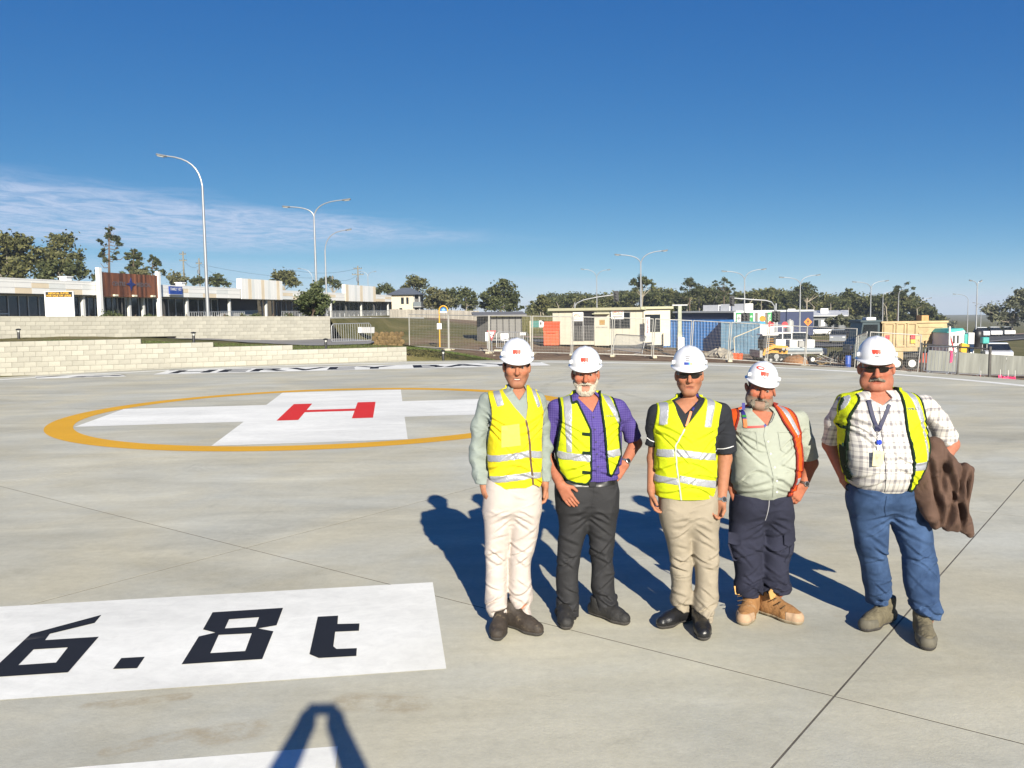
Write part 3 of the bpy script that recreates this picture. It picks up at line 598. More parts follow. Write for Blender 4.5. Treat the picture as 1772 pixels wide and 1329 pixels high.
# ------------------------------------------------------------------ vegetation
def leafmat(name, c, c2, tr=0.25):
    m = bpy.data.materials.new(name); m.use_nodes = True; N, L = m.node_tree.nodes, m.node_tree.links; b = N['Principled BSDF']; b.inputs['Roughness'].default_value = .6; b.inputs['Specular IOR Level'].default_value = .25
    g = N.new('ShaderNodeNewGeometry'); r = N.new('ShaderNodeValToRGB'); e = r.color_ramp.elements; e[0].color = (*c, 1); e[1].color = (*c2, 1); L.new(g.outputs['Random Per Island'], r.inputs['Fac']); L.new(r.outputs[0], b.inputs['Base Color'])
    t = N.new('ShaderNodeBsdfTranslucent'); L.new(r.outputs[0], t.inputs[0]); mx = N.new('ShaderNodeMixShader'); mx.inputs[0].default_value = tr
    L.new(b.outputs[0], mx.inputs[1]); L.new(t.outputs[0], mx.inputs[2]); L.new(mx.outputs[0], N['Material Output'].inputs['Surface']); return m
LEAF = {'gum': leafmat('gum_leaves', (.06, .068, .024), (.185, .18, .068)), 'dark': leafmat('dark_leaves', (.036, .048, .019), (.125, .135, .05)), 'pine': leafmat('pine_needles', (.03, .042, .018), (.11, .12, .045)),
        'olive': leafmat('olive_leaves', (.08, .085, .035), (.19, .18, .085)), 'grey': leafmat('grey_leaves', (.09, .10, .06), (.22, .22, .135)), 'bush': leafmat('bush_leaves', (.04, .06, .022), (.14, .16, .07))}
BARK = mat('bark_pale', (.30, .26, .20), .9, .3, 3, .6, 12, stretch=(1, 1, .2)); BARKD = mat('bark_brown', (.12, .085, .06), .9, .3, 3, .6, 12, stretch=(1, 1, .2))
def leaves_np(lobes, n, size, rng, clump=.32, shell=.55):
    """lobes: (x,y,z,rx,ry,rz); leaf quads in clumps through the crown volume, denser towards the outside"""
    lb = np.array(lobes, float); vol = lb[:, 3]*lb[:, 5]; pk = rng.choice(len(lb), size=max(3, n//26), p=vol/vol.sum())
    d = rng.normal(size=(len(pk), 3)); d /= np.linalg.norm(d, axis=1)[:, None]; rr = shell+(1-shell)*rng.random(len(pk))**.6
    cc = lb[pk, :3]+d*lb[pk, 3:6]*rr[:, None]*.93; cs = np.minimum(lb[pk, 3], lb[pk, 5])*clump*(.6+.8*rng.random(len(pk)))
    k = rng.integers(0, len(pk), n); p = cc[k]+rng.normal(size=(n, 3))*cs[k][:, None]*np.array([1, 1, .7])
    a = rng.normal(size=(n, 3)); a[:, 2] *= .7; a /= np.linalg.norm(a, axis=1)[:, None]; b = np.cross(a, rng.normal(size=(n, 3))); b /= np.linalg.norm(b, axis=1)[:, None]
    s = size*(.55+.9*rng.random(n)); a *= s[:, None]; b *= (s*.55)[:, None]
    v = np.stack([p-a, p-a*.1-b, p+a, p-a*.1+b], 1).reshape(-1, 3); return v
def leafmesh(v):
    n = len(v)//4; me = bpy.data.meshes.new('crown'); me.vertices.add(len(v)); me.vertices.foreach_set('co', v.astype(np.float32).ravel()); me.loops.add(4*n); me.loops.foreach_set('vertex_index', np.arange(4*n, dtype=np.int32))
    me.polygons.add(n); me.polygons.foreach_set('loop_start', np.arange(0, 4*n, 4, dtype=np.int32)); me.update(); me.validate(); return me
TSEED = [100]
def tree(label, D, base_px, lobes, kind='gum', size=.22, dens=1.0, bark=BARK, zb=None, clump=.32, name='tree', group=None, tr=1.0, shell=.5, depth=1.0, cat='tree'):
    TSEED[0] += 1; rng = np.random.default_rng(TSEED[0]); x = colX(base_px, D); z0 = zt(x, D) if zb is None else zb
    t = thing(name, label, cat, (x, D, z0), 0, group); L = []; area = 0
    for q in lobes:
        r = q[2]*mpp(D); p = at(q[0], q[1], D); dy = rng.normal()*r*.9*depth; L.append((p.x-x, dy, p.z-z0, r, r*1.05, r*.82)); area += r*r
    n = int(min(12000, max(700, area/(size*size)*17*dens)))
    link('crown', leafmesh(leaves_np(L, n, size, rng, clump, shell)), LEAF[kind], t)
    zl = np.array([l[2] for l in L]); top = np.array([np.average([l[0] for l in L]), 0, zl.mean()]); ztp = zl.max()
    mb = MB(); H = ztp; rb = max(.09, H*.022)*tr; fork = np.array([top[0]*.45, 0, max(.4, zl.min()*.75)])
    mb.tube([(0, 0, -.4), tuple(fork*.5+np.array([.06*H*rng.normal()*.3, 0, 0])), tuple(fork)], [rb*1.15, rb*.9, rb*.75], 8)
    tk = mb.build('trunk', bark, t, smooth=True); lm = MB()
    for l in sorted(L, key=lambda l: -l[3])[:14]:
        e = np.array(l[:3]); md = fork*.45+e*.55+np.array([0, 0, .05*H*rng.random()-.08*H*.5]); lm.tube([tuple(fork), tuple(md), tuple(e)], [rb*.55, rb*.34, rb*.10], 6)
    lm.build('limbs', bark, t, smooth=True); return t
def pine(label, D, base_px, tufts, top, base_y, kind='pine', size=.17, dens=1.0, zb=None):
    TSEED[0] += 1; rng = np.random.default_rng(TSEED[0]); x = colX(base_px, D); z0 = zt(x, D) if zb is None else zb
    t = thing('pine_tree', label, 'tree', (x, D, z0)); L = []; tp = at(top[0], top[1], D); mb = MB(); H = tp.z-z0; r0 = H*.013
    mb.tube([(0, 0, -.3), ((tp.x-x)*.5, 0, H*.5), (tp.x-x, 0, H)], [r0*1.3, r0, r0*.25], 8); mb.build('trunk', BARKD, t, smooth=True); lm = MB()
    for q in tufts:
        r = q[2]*mpp(D); p = at(q[0], q[1], D); dx = p.x-tp.x; dy = rng.normal()*max(r, abs(dx))*.6; L.append((p.x-x, dy, p.z-z0, r*1.15, r*1.1, r*.75))
        zz = p.z-z0; f = max(.05, min(.97, (zz-.25*abs(dx)-.1*H*.2)/H)); lm.tube([((tp.x-x)*f, 0, f*H), ((tp.x-x)*f*.4+(p.x-x)*.6, dy*.6, f*H*.45+zz*.5), (p.x-x, dy, zz)], [r0*.4, r0*.3, r0*.12], 5)
    lm.build('branches', BARKD, t); a = sum(l[3]**2 for l in L); link('crown', leafmesh(leaves_np(L, int(max(900, a/(size*size)*14*dens)), size, rng, .38, .15)), LEAF[kind], t); return t
r1c = lambda L, r: [(x/4.583, 370+y/4.583, (q[0] if q else r)) for x, y, *q in L]
tree('big olive gum tree behind the far end of the clinic roof', 112, 15, [(20,425,24),(-12,438,26),(44,440,22),(5,458,26),(40,465,22),(-30,455,26),(62,455,14),(-5,418,15),(34,416,14)], size=.26)
tree('rounded gum tree with pale forked limbs behind the clinic', 118, 103, [(100,422,20),(82,433,15),(122,435,15),(88,450,15),(132,452,13),(110,412,12),(112,446,14),(75,447,10)], size=.24, dens=.75, shell=.7)
tree('low spreading gum thicket tree between the gum trees and timber panel', 108, 112, [(68,468,17),(92,474,17),(118,470,19),(142,468,17),(157,474,12),(104,460,13)], 'dark', .24)
pine('tall open pine with tufted branch tips behind the timber panel', 128, 189, r1c([(865,100),(850,120),(885,115),(870,140),(835,148),(900,150),(825,172),(870,178),(925,185),(805,218),(880,190),(945,210),(950,240),(800,240),(910,268),(830,290),(735,305),(930,312),(985,315),(810,320),(785,345),(908,347),(845,370),(785,388),(750,330)], 4.3), (188.5, 388), 480)
pine('short dense pine rising right behind the timber panel', 122, 231, r1c([(1060,295),(1035,320),(1080,320),(1055,345),(1020,350),(1100,350),(1045,380),(1090,385),(1020,400),(1070,410),(1005,440),(1110,410),(1040,440),(1085,440),(1000,465)], 5.5), (231, 432), 480, 'dark')
pine('thin ragged pine beside the short dense pine', 124, 266, r1c([(1200,345),(1230,365),(1175,375),(1255,385),(1215,400),(1275,405),(1185,425),(1240,430),(1290,455),(1220,455),(1170,450),(1310,468)], 4.6), (263, 446), 480)
tree('yellow green round bush tree at the foot of the pines', 120, 243, [(243,470,10),(236,476,9),(251,476,9)], 'olive', .2)
for px, ls_, k, lab in ((298, [(290,484,10),(303,482,12),(312,487,9)], 'olive', 'feathery palm like tree behind the blue shop sign'), (338, [(333,487,7),(344,484,6)], 'dark', 'small dark tree behind the clinic roof left of the tallest lamp'), (371, [(364,486,10),(378,487,11),(371,480,8),(392,491,7)], 'dark', 'dark round tree behind the clinic roof right of the tallest lamp'),
                       (492, [(484,476,11),(500,478,12),(490,484,14),(510,488,11),(474,484,8)], 'gum', 'gum tree behind the striped parapet'), (578, [(572,487,8),(582,491,8),(562,486,8),(590,494,6)], 'dark', 'dark tree showing between the two striped parapets'),
                       (664, [(664,500,11),(655,504,8),(673,504,8)], 'dark', 'small dome shaped tree beside the hip roofed house'), (719, [(716,487,10),(705,493,9),(731,492,10),(720,499,12),(740,500,9),(700,500,7)], 'gum', 'broad gum tree above the hip roofed house')):
    D = 150+px*.03; tree(lab, D, px, ls_, k, .24)
tree('silvery olive tree right of the hip roofed house', 148, 752, [(750,508,12),(764,514,13),(738,517,11),(776,522,11),(752,522,13),(735,528,9),(765,530,10)], 'olive', .24)
tree('blue green gum tree left of the bus stop sign', 166, 781, [(780,505,10),(772,513,9),(790,514,10),(784,524,10)], 'dark', .26)
tree('round topped dark tree behind the timber paling fence', 160, 806, [(804,506,10),(813,514,11),(797,520,10),(810,526,12),(822,524,8)], 'dark', .26)
tree('largest spreading tree behind the bus shelter', 146, 866, [(868,498,14),(852,506,13),(884,505,13),(842,516,10),(866,516,16),(890,516,10),(856,526,14),(880,528,14),(836,528,8),(896,530,8),(872,490,8)], 'dark', .24)
tree('small bright tree left of the cream site office', 156, 935, [(936,517,9),(928,525,9),(944,525,9),(937,532,9)], 'gum', .24)
tree('tall dark gum standing out of the wood behind the site office', 185, 1112, [(1110,482,8),(1100,489,7),(1122,488,8),(1130,494,5),(1112,494,8),(1097,499,6)], 'dark', .26, clump=.3)
pine('dark bunched pine rising from the wood beside the light pole', 182, 1193, [(1193,486,6),(1188,491,6),(1199,493,6),(1203,502,7),(1184,500,5),(1211,497,7),(1176,510,5),(1194,508,7),(1215,506,8)], (1194, 482), 540)
pine('tall pine with separate tufts above the blue container', 188, 1253, [(1253,484,4.5),(1248,490,4),(1260,489,4),(1239,487,3),(1236,493,3.5),(1266,494,3.5),(1244,499,4),(1256,499,5),(1250,508,4.5),(1262,504,4),(1270,500,3),(1240,506,3.5)], (1253, 481), 545)
tree('domed gum above the wood beside a twin lamp', 196, 1395, [(1393,496,8),(1382,501,7),(1405,500,8),(1412,507,6),(1376,503,4),(1421,508,4),(1395,506,9)], 'dark', .28)
tree('small rounded tree topping the wood behind the tipper', 205, 1467, [(1467,505,7),(1460,512,7),(1474,512,7)], 'dark', .28)
pine('gum with scattered leaf clumps behind the tipper body', 190, 1552, [(1548,498,5),(1543,503,5),(1553,505,6),(1568,491,3.5),(1576,499,4),(1565,503,4.5),(1578,509,3.5),(1562,509,5),(1540,509,4)], (1556, 494), 548)
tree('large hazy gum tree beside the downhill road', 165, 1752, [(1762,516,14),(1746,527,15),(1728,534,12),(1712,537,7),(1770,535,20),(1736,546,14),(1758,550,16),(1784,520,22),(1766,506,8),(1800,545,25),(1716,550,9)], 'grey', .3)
tree('leafy rounded shrub tree on the clinic bank above the block wall', 53.5, 541, [(540,516,15),(527,524,12),(557,518,13),(546,500,11),(552,494,7),(540,532,17),(525,535,10),(560,534,10),(548,508,12)], 'bush', .10, 1.3, BARKD, zb=1.62, tr=.6)
for i, (px, py, r) in enumerate([(1436,556,6),(1452,553,7),(1470,554,7.5),(1487,556,7),(1500,560,6),(1348,552,6)]):
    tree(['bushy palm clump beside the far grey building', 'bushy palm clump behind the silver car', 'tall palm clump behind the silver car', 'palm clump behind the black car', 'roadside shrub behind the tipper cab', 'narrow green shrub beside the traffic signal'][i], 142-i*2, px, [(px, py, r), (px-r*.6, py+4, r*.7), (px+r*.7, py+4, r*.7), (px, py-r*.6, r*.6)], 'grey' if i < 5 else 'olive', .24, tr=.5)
# far wood: one mass
prof = [(915,538),(935,524),(960,512),(985,512),(1020,511),(1040,514),(1075,506),(1090,508),(1120,503),(1140,500),(1165,505),(1190,506),(1225,500),(1245,504),(1285,508),(1300,504),(1330,502),(1350,505),(1375,508),(1420,513),(1445,516),(1475,515),(1505,512),(1530,513),(1560,510),(1585,517),(1600,523),(1612,534),(1622,548)]
rng = np.random.default_rng(5); WV = []; TW = MB(); cols_ = []
for k in range(760):
    D = rng.uniform(192, 252); px = rng.uniform(918, 1622); ty = np.interp(px, [p[0] for p in prof], [p[1] for p in prof])
    if 110 <= k < 200: D = 195+rng.random()*10
    by = 552 if px < 1150 else 574; py = ty+5+rng.random()*(by-ty-5); r = rng.uniform(6.5, 12)*mpp(D)
    if k < 110: px = 918+(k+.5)/110*704; ty = np.interp(px, [p[0] for p in prof], [p[1] for p in prof]); py = ty+rng.uniform(5, 10)
    p = at(px, py, D); WV.append((p.x, p.y, p.z, r*1.15, r*1.1, r*.95))
for i, kd in enumerate(('dark', 'gum')):
    sub = WV[i::2] if i else WV; v = leaves_np(sub, 105000 if i == 0 else 80000, .34, rng, .34, .35); o = link('woodland', leafmesh(v), LEAF[kd]); o['kind'] = 'stuff'; o['label'] = 'dense dark green wood along the road far behind the site' if i == 0 else 'paler gum foliage mixed through the far wood'
tk = MB()
for k in range(24):
    D = rng.uniform(190, 200); px = rng.uniform(925, 1600); ty = np.interp(px, [p[0] for p in prof], [p[1] for p in prof]); q = at(px, ty+10, D); x = q.x; tk.tube([(x, D, zt(x, D)-.5), (x+rng.normal()*.3, D, q.z*.6), (x+rng.normal()*.8, D+rng.normal(), q.z)], [.17, .12, .05], 5)
o = tk.build('woodland_trunks', BARK); o['kind'] = 'stuff'; o['label'] = 'pale trunks standing in the far wood'
# more far trees low on the left and right, as a distant belt
BV = []
for k in range(120):
    D = rng.uniform(260, 420); px = rng.uniform(-250, 2050)
    if 900 < px < 1600: continue
    top = 522 if px < 900 else 548; p = at(px, top+rng.uniform(0, 10)+(6 if px > 1600 else 0), D); r = rng.uniform(3, 6)*mpp(D); BV.append((p.x, p.y, max(p.z, zt(p.x, D)+r*.4), r*1.3, r, r))
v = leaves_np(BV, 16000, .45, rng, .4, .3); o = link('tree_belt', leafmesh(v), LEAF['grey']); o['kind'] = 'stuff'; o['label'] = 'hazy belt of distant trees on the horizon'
# distant hills
hx = np.linspace(-2500, 4500, 90); rows = [2900, 3200, 3500, 4100]; HX = np.array([hx]*4); HY = np.array([[r]*90 for r in rows], float); base = -34-.018*np.maximum(hx, -800)
pk_ = 17+7*np.sin(hx*.0017+1)+4*np.sin(hx*.006)+2*np.sin(hx*.017); HZ = np.array([base-25, base+pk_*.55, base+pk_, base-25])
sheet('hills', HX, HY, HZ, mat('hill_forest', (.05, .065, .045), .95, .3, .01))
# ------------------------------------------------------------------ street lamps, power poles, signals
GALV = mat('galvanised', (.36, .37, .38), .45, .08, 2, metal=.5); LUM = mat('luminaire', (.16, .17, .18), .5, .1); LENS = mat('lamp_lens', (.45, .45, .42), .2, .05); TIMP = mat('power_pole_timber', (.22, .20, .15), .9, .2, 2, stretch=(1, 1, .1)); BLACKM = mat('black_metal', (.02, .02, .022), .45, .1)
def lamp(label, bpx, bpy_, D, jy, tips, r=.09, zb=None, name='street_lamp'):
    b = at(bpx, bpy_, D); x = b.x; z0 = zt(x, D) if zb is None else zb
    t = thing(name, label, 'street lamp', (x, D, z0), 0, None); zj = at(bpx, jy, D).z-z0
    MB().tube([(0, 0, -.3), (0, 0, .02), (0, 0, zj*.5), (0, 0, zj)], [r*1.2, r*1.2, r*.95, r*.66], 12).build('pole', GALV, t, smooth=True)
    MB().lathe([(r*2.4, 0), (r*2.4, .04), (r*1.5, .06)], n=14).build('base_plate', GALV, t)
    for tx, ty in tips:
        e = at(tx, ty, D); ex = e.x-x; ez = e.z-z0; up = ez-zj; pts = []
        for k in range(9):
            s = k/8; q = [(0, zj-.02), (ex*.06, zj+up*.62), (ex*.32, zj+up*.92), (ex*.93, ez)]
            B = [(1-s)**3, 3*s*(1-s)**2, 3*s*s*(1-s), s**3]; pts.append((sum(B[i]*q[i][0] for i in range(4)), 0, sum(B[i]*q[i][1] for i in range(4))))
        a = MB().tube(pts, [r*.55]*4+[r*.45]*5, 8).build('arm', GALV, t, smooth=True)
        sg = 1 if ex > 0 else -1; sl = (pts[-1][2]-pts[-3][2])/(abs(pts[-1][0]-pts[-3][0])+1e-6); M = Matrix.Rotation(-math.atan(sl)*sg, 3, 'Y'); L_ = min(.75, .12*abs(ex)+.42); c = Vector((ex*.93+sg*L_*.42, 0, ez+sl*.2))
        h = MB().box(c, (L_, .26, .13), M=M, bev=.05).build('luminaire', LUM, t); MB().box(c+Vector((sg*.06, 0, -.075)), (L_*.6, .2, .05), M=M, bev=.02).build('lens', LENS, h)
    return t
lamp('tallest single arm street lamp rising behind the block wall', 360, 548, 58, 322, [(283, 270)], .105, 1.45)
lamp('twin arm street lamp above the leafy shrub', 549, 545, 76, 374, [(498, 358), (597, 346)], .10, 1.4)
lamp('single arm street lamp beside the shrub with arm to the road', 566, 546, 96, 432, [(601, 398)], .10, 1.3)
lamp('distant single arm lamp behind the striped parapets', 541, 495, 180, 482, [(519, 465)], .09)
lamp('distant twin lamp above the second striped parapet', 637, 495, 215, 479, [(624, 470), (648, 470)], .1)
lamp('twin lamp behind the cream site office roof', 1033, 545, 165, 481, [(1009, 466), (1052, 467)], .1)
lamp('tall twin lamp at the right end of the site office', 1109, 550, 95, 456, [(1071, 441), (1148, 434)], .1)
lamp('twin lamp in front of the green shop sign', 1288, 560, 114, 484, [(1255, 469.5), (1320, 466)], .1)
lamp('twin lamp beside the orange diamond sign', 1384, 565, 124, 492, [(1354, 480), (1414, 476)], .1)
lamp('twin lamp behind the tipper cab', 1506, 560, 142, 499, [(1480, 488), (1533, 486)], .1)
lamp('small lamp with a short arm beside the tipper cab twin lamp', 1527, 560, 185, 513, [(1539, 506)], .1)
lamp('lamp behind the front of the tipper body', 1554, 562, 160, 512, [(1559, 503)], .1)
lamp('lamp with arm to the right behind the tipper tail', 1589, 565, 205, 532, [(1609, 516)], .1)
lamp('lamp with long left arm behind the white mixer truck', 1674, 565, 205, 519, [(1652, 509)], .1)
lamp('twin lamp seen end on above the black water tank', 1689, 568, 122, 497, [(1682, 486), (1695, 488)], .1)
lamp('faint last lamp down the hill by the hazy gum', 1697, 562, 240, 531, [(1686, 524)], .1)
def ppole(label, px, by, ytop, D, arms, tank=None):
    b = at(px, by, D); z0 = zt(b.x, D); t = thing('power_pole', label, 'power pole', (b.x, D, z0)); H = at(px, ytop, D).z-z0
    MB().tube([(0, 0, -.4), (0, 0, H)], [.2, .13], 10).build('pole', TIMP, t, smooth=True)
    for y_, hw in arms:
        zz = at(px, y_, D).z-z0; w_ = hw*mpp(D); c = MB().b2((-w_, -.2, zz-.08), (w_, -.1, zz+.08)).build('crossarm', TIMP, t)
        for k in (-.9, -.45, .45, .9): MB().lathe([(.05, zz+.08), (.07, zz+.16), (.03, zz+.3)], c=(k*w_, -.15, 0), n=8).build('insulator', BLACKM, c)
    if tank: zz = at(px, tank, D).z-z0; MB().lathe([(.25, zz-.5), (.27, zz+.3), (.1, zz+.42)], c=(0, -.45, 0), n=12).build('transformer', LUM, t)
    return t
ppole('weathered power pole with two crossarms behind the blue sign', 319, 492, 435, 175, [(440, 5.5), (451, 6)])
ppole('power pole overgrown with creeper beside the tallest lamp', 346, 490, 447, 185, [(456, 5)], 470)
ppole('power pole with wide crossarms above the clinic roof end', 620, 495, 460, 185, [(465, 7), (475, 10)], 483)
ppole('bare stub power pole between the striped parapets', 576, 500, 477, 190, [(481, 2.5)])
def wire(lab, pts):
    q = [at(a_, b_, D_) for a_, b_, D_ in pts]; P_ = []
    for i in range(len(q)-1):
        for k in range(10): s = k/10; p = q[i].lerp(q[i+1], s); p.z -= .9*4*s*(1-s); P_.append(p)
    P_.append(q[-1]); o = MB().tube(P_, .022, 5).build('overhead_wire', BLACKM); tag(o, lab, 'wire', 'overhead wires')
wire('overhead wire running from the pines to the weathered pole', [(255, 472, 150), (319, 466, 175)]); wire('overhead wire from the weathered pole sagging to the striped parapet', [(319, 452, 175), (346, 458, 185), (430, 491, 170)])
wire('overhead wire between the creeper pole and the clinic roof end pole', [(346, 457, 185), (576, 481, 190), (620, 475, 185)]); wire('overhead wire leaving the roof end pole to the left', [(500, 466, 175), (620, 464, 185)])
def head(t, c, s=1.0):
    h = MB().box(c, (.42*s, .22*s, 1.05*s), bev=.04).build('signal_head', BLACKM, t)
    for k in (-1, 0, 1): MB().lathe([(.13*s, -.16*s), (.13*s, -.02)], c=Vector(c)+Vector((0, -.1*s, k*.32*s)), n=12, axis='Y').build('visor', BLACKM, h)
    MB().box(Vector(c)+Vector((0, .06*s, 0)), (.62*s, .03, 1.3*s), bev=.01).build('backboard', BLACKM, h)
def signal(label, px, by, D, ytop, arm, heads):
    b = at(px, by, D); z0 = zt(b.x, D); t = thing('traffic_signal', label, 'traffic light', (b.x, D, z0)); H = at(px, ytop, D).z-z0
    MB().tube([(0, 0, -.2), (0, 0, H)], [.11, .085], 10).build('pole', GALV, t, smooth=True)
    if arm: MB().tube([(at(a_, c_, D).x-b.x, 0, at(a_, c_, D).z-z0) for a_, c_ in arm], .07, 8).build('mast_arm', GALV, t, smooth=True)
    for hx_, hy_, s in heads: p = at(hx_, hy_, D); head(t, (p.x-b.x, -.2, p.z-z0), s)
signal('traffic signal on a mast arm above the site office', 995, 560, 108, 524, [(995, 530), (999, 524), (1010, 519), (1035, 514), (1064, 510)], [(1066, 512.5, 1.0)])
signal('traffic signal on a curved mast arm above the blue containers', 1342, 590, 84, 525, [(1341, 545), (1340, 530), (1335, 523), (1325, 520), (1300, 518.5), (1268, 516)], [(1266, 521, .75), (1339, 548, .8), (1345, 548, .8)])
signal('short traffic signal in front of the green shop sign', 1289, 585, 80, 545, None, [(1286, 551, .8), (1292, 551, .8)])
# ------------------------------------------------------------------ site things
def mk(name, label, cat, loc, rz=0.0, group=None): return thing(name, label, cat, tuple(loc), rz, group)
STEELW = mat('white_steel', (.66, .65, .60), .5, .1, 3, wear=((.35, .27, .18), 3, .62)); GREYM = mat('grey_metal', (.30, .30, .29), .5, .15, 3); CONCB = mat('fence_foot_concrete', (.50, .45, .33), .95, .2, 6)
RUBB = mat('tyre_rubber', (.018, .018, .018), .85, .2, 20); DGLASS = glassmat('vehicle_glass', (.015, .02, .025), .06)
# --- temporary fence panels
WIRE = mat('fence_wire', (.36, .35, .32), .5, .1, metal=.3); PIPE = mat('fence_pipe', (.46, .45, .41), .5, .12, metal=.3)
PANEL = {}
def panel_meshes(Lp, Hp, nv, nh):
    k = (round(Lp, 2), Hp)
    if k in PANEL: return PANEL[k]
    a = MB(); a.tube([(0, 0, .06), (0, 0, Hp)], .024, 8); a.tube([(Lp, 0, .06), (Lp, 0, Hp)], .024, 8); a.tube([(0, 0, Hp-.02), (Lp, 0, Hp-.02)], .021, 8); a.tube([(0, 0, .14), (Lp, 0, .14)], .021, 8)
    b = MB()
    for i in range(1, nv): b.bar((Lp*i/nv, .0, .14), (Lp*i/nv, .0, Hp-.02), .0045)
    for i in range(1, nh): z = .14+(Hp-.16)*i/nh; b.bar((0, .005, z), (Lp, .005, z), .0045)
    PANEL[k] = (a, b); return a, b
def fence_run(pts, labels, group, Hp=2.0, feet=True):
    for (xa, ya), (xb, yb), lab in zip(pts[:-1], pts[1:], labels):
        L_ = math.hypot(xb-xa, yb-ya)-.08; za, zb = zt(xa, ya), zt(xb, yb); rz = math.atan2(yb-ya, xb-xa); t = mk('mesh_fence', 'temporary mesh fence '+lab, 'fence', (xa, ya, za), rz, group); t.rotation_euler = (0, -math.atan2(zb-za, L_), rz)
        a, b = panel_meshes(L_, Hp, 26, 12); a.build('frame', PIPE, t, smooth=True); b.build('wire_mesh', WIRE, t, kind='stuff')
        if feet:
            f = mk('concrete_weight', 'pale concrete block weighing down a mesh fence joint', 'concrete block', (xa, ya, za), rz+1.57+random.uniform(-.3, .3), 'concrete fence feet'); MB().box((0, 0, .06), (.62, .22, .13), bev=.03).build('block', CONCB, f)
P2_ = lambda px, D: (colX(px, D), D)
fence_run([P2_(707, 51), P2_(776, 48.5), P2_(846, 45.5), P2_(920, 44.5), P2_(990, 44), P2_(1060, 44), P2_(1130, 44), P2_(1196, 44)], ['between the turf stack and bus stop post', 'between the bus stop post and give way sign', 'in front of the bus shelter', 'in front of the orange skip bin', 'in front of the site office doorway', 'in front of the leaning barrier and office window', 'in front of the office end bay'], 'mesh fences across the site')
fence_run([P2_(1196, 44), P2_(1262, 43.5), P2_(1328, 43), P2_(1395, 42.5), P2_(1484, 41)], ['in front of the long blue container', 'in front of the rubble heap', 'in front of the track loader', 'in front of the pipe trailer'], 'mesh fences across the site')
fence_run([P2_(1486, 41), P2_(1502, 36.5), P2_(1594, 36)], ['turned edge on beside the tipper cab', 'in front of the tipper tray'], 'mesh fences across the site', 1.7)
DPIPE = mat('dark_fence_pipe', (.10, .095, .085), .5, .2)
for i, (pa, pb) in enumerate(((1597, 1660), (1660, 1716))):
    (xa, ya), (xb, yb) = P2_(pa, 34.5), P2_(pb, 33.5); t = mk('pipe_fence', 'dark pipe fence rail section beside the %s' % ('leaning steel barrier' if i == 0 else 'shade cloth barriers'), 'fence', (xa, ya, zt(xa, ya))); d = Vector((xb-xa, yb-ya, zt(xb, yb)-zt(xa, ya)))
    MB().tube([(0, 0, -.2), (0, 0, 1.32)], .045, 8).build('post', DPIPE, t); MB().tube([(0, 0, 1.25), tuple(d+Vector((0, 0, 1.22)))], .03, 8).build('rail', DPIPE, t)
    if i: MB().tube([tuple(d+Vector((0, 0, -.2))), tuple(d+Vector((0, 0, 1.32)))], .055, 8).build('post', DPIPE, t)
# --- steel crowd barriers
def barrier(label, A, B, h=1.05, lean=0.0, zb=None, cloth_=None, grp=None):
    A, B = Vector(A), Vector(B); L_ = (B-A).length; za = zt(*A) if zb is None else zb; zbb = zt(*B) if zb is None else zb
    t = mk('crowd_barrier', label, 'barrier', (A.x, A.y, za), math.atan2((B-A).y, (B-A).x), grp); t.rotation_euler = (lean, -math.atan2(zbb-za, L_), math.atan2((B-A).y, (B-A).x))
    MB().tube([(0, 0, .16), (0, 0, h-.1), (.1, 0, h), (L_-.1, 0, h), (L_, 0, h-.1), (L_, 0, .16), (0, 0, .16)], .021, 8).build('frame', GALV, t, smooth=True)
    n = int(L_/.13)
    for i in range(1, n): MB().tube([(L_*i/n, 0, .16), (L_*i/n, 0, h)], .009, 6).build('bar', GALV, t)
    for x in (.25, L_-.25): MB().tube([(x-.02, -.35, 0), (x, 0, .16), (x+.02, .35, 0)], .016, 6).build('foot', GALV, t)
    if cloth_:
        o = MB(); nn = 14; 
        for k in range(nn+1):
            for z in (.2, .6, h+.02): o.v.append((L_*k/nn, -.035+.02*math.sin(k*1.9+z*3), z))
        o.f = [(k*3+j, k*3+j+1, k*3+j+4, k*3+j+3) for k in range(nn) for j in (0, 1)]; o.build('shade_cloth', cloth_, t, smooth='all')
    return t
barrier('steel crowd barrier behind the low block wall by the turf stack', P2_(573, 44), P2_(641, 45.5), 1.05, zb=.42)
barrier('steel crowd barrier in front of the bus shelter', P2_(858, 50), P2_(912, 51)); barrier('steel barrier leaning beside the site office door', P2_(1058, 52.5), P2_(1110, 47.5), 1.1, -.25)
barrier('steel barrier with pink ribbon at the pad edge near the tipper', P2_(1601, 31.5), P2_(1657, 30.5), 1.05, -.08)
SHADE = mat('shade_cloth', (.22, .225, .20), .9, .2, 2, .4, 30, stretch=(1, 1, .2))
for i, (a, b) in enumerate((((1606, 40), (1652, 41)), ((1653, 41), (1697, 42)), ((1698, 42), (1742, 44)), ((1743, 44), (1790, 46)))): barrier(['shade cloth barrier behind the steel barrier with ribbon', 'shade cloth barrier behind the dark pipe posts', 'shade cloth barrier below the white sedan', 'shade cloth barrier at the end of the row beyond the dark posts'][i], P2_(*a), P2_(*b), 1.15, 0, cloth_=SHADE, grp='shade cloth barriers')
rb = mk('ribbon', 'pink marker ribbon tied on the steel barrier', 'ribbon', (colX(1643, 31), 30.9, zt(colX(1643, 31), 31))); MB().prism([(0, .5), (.09, .52), (.12, .8), (.05, .95), (.02, .8)], lambda q, t: (q[0], t, q[1]), -.02, .02).build('tail', mat('ribbon_pink', (.75, .05, .16), .6), rb); MB().box((.05, 0, .9), (.12, .06, .08), bev=.02).build('knot', MATS['ribbon_pink'], rb)
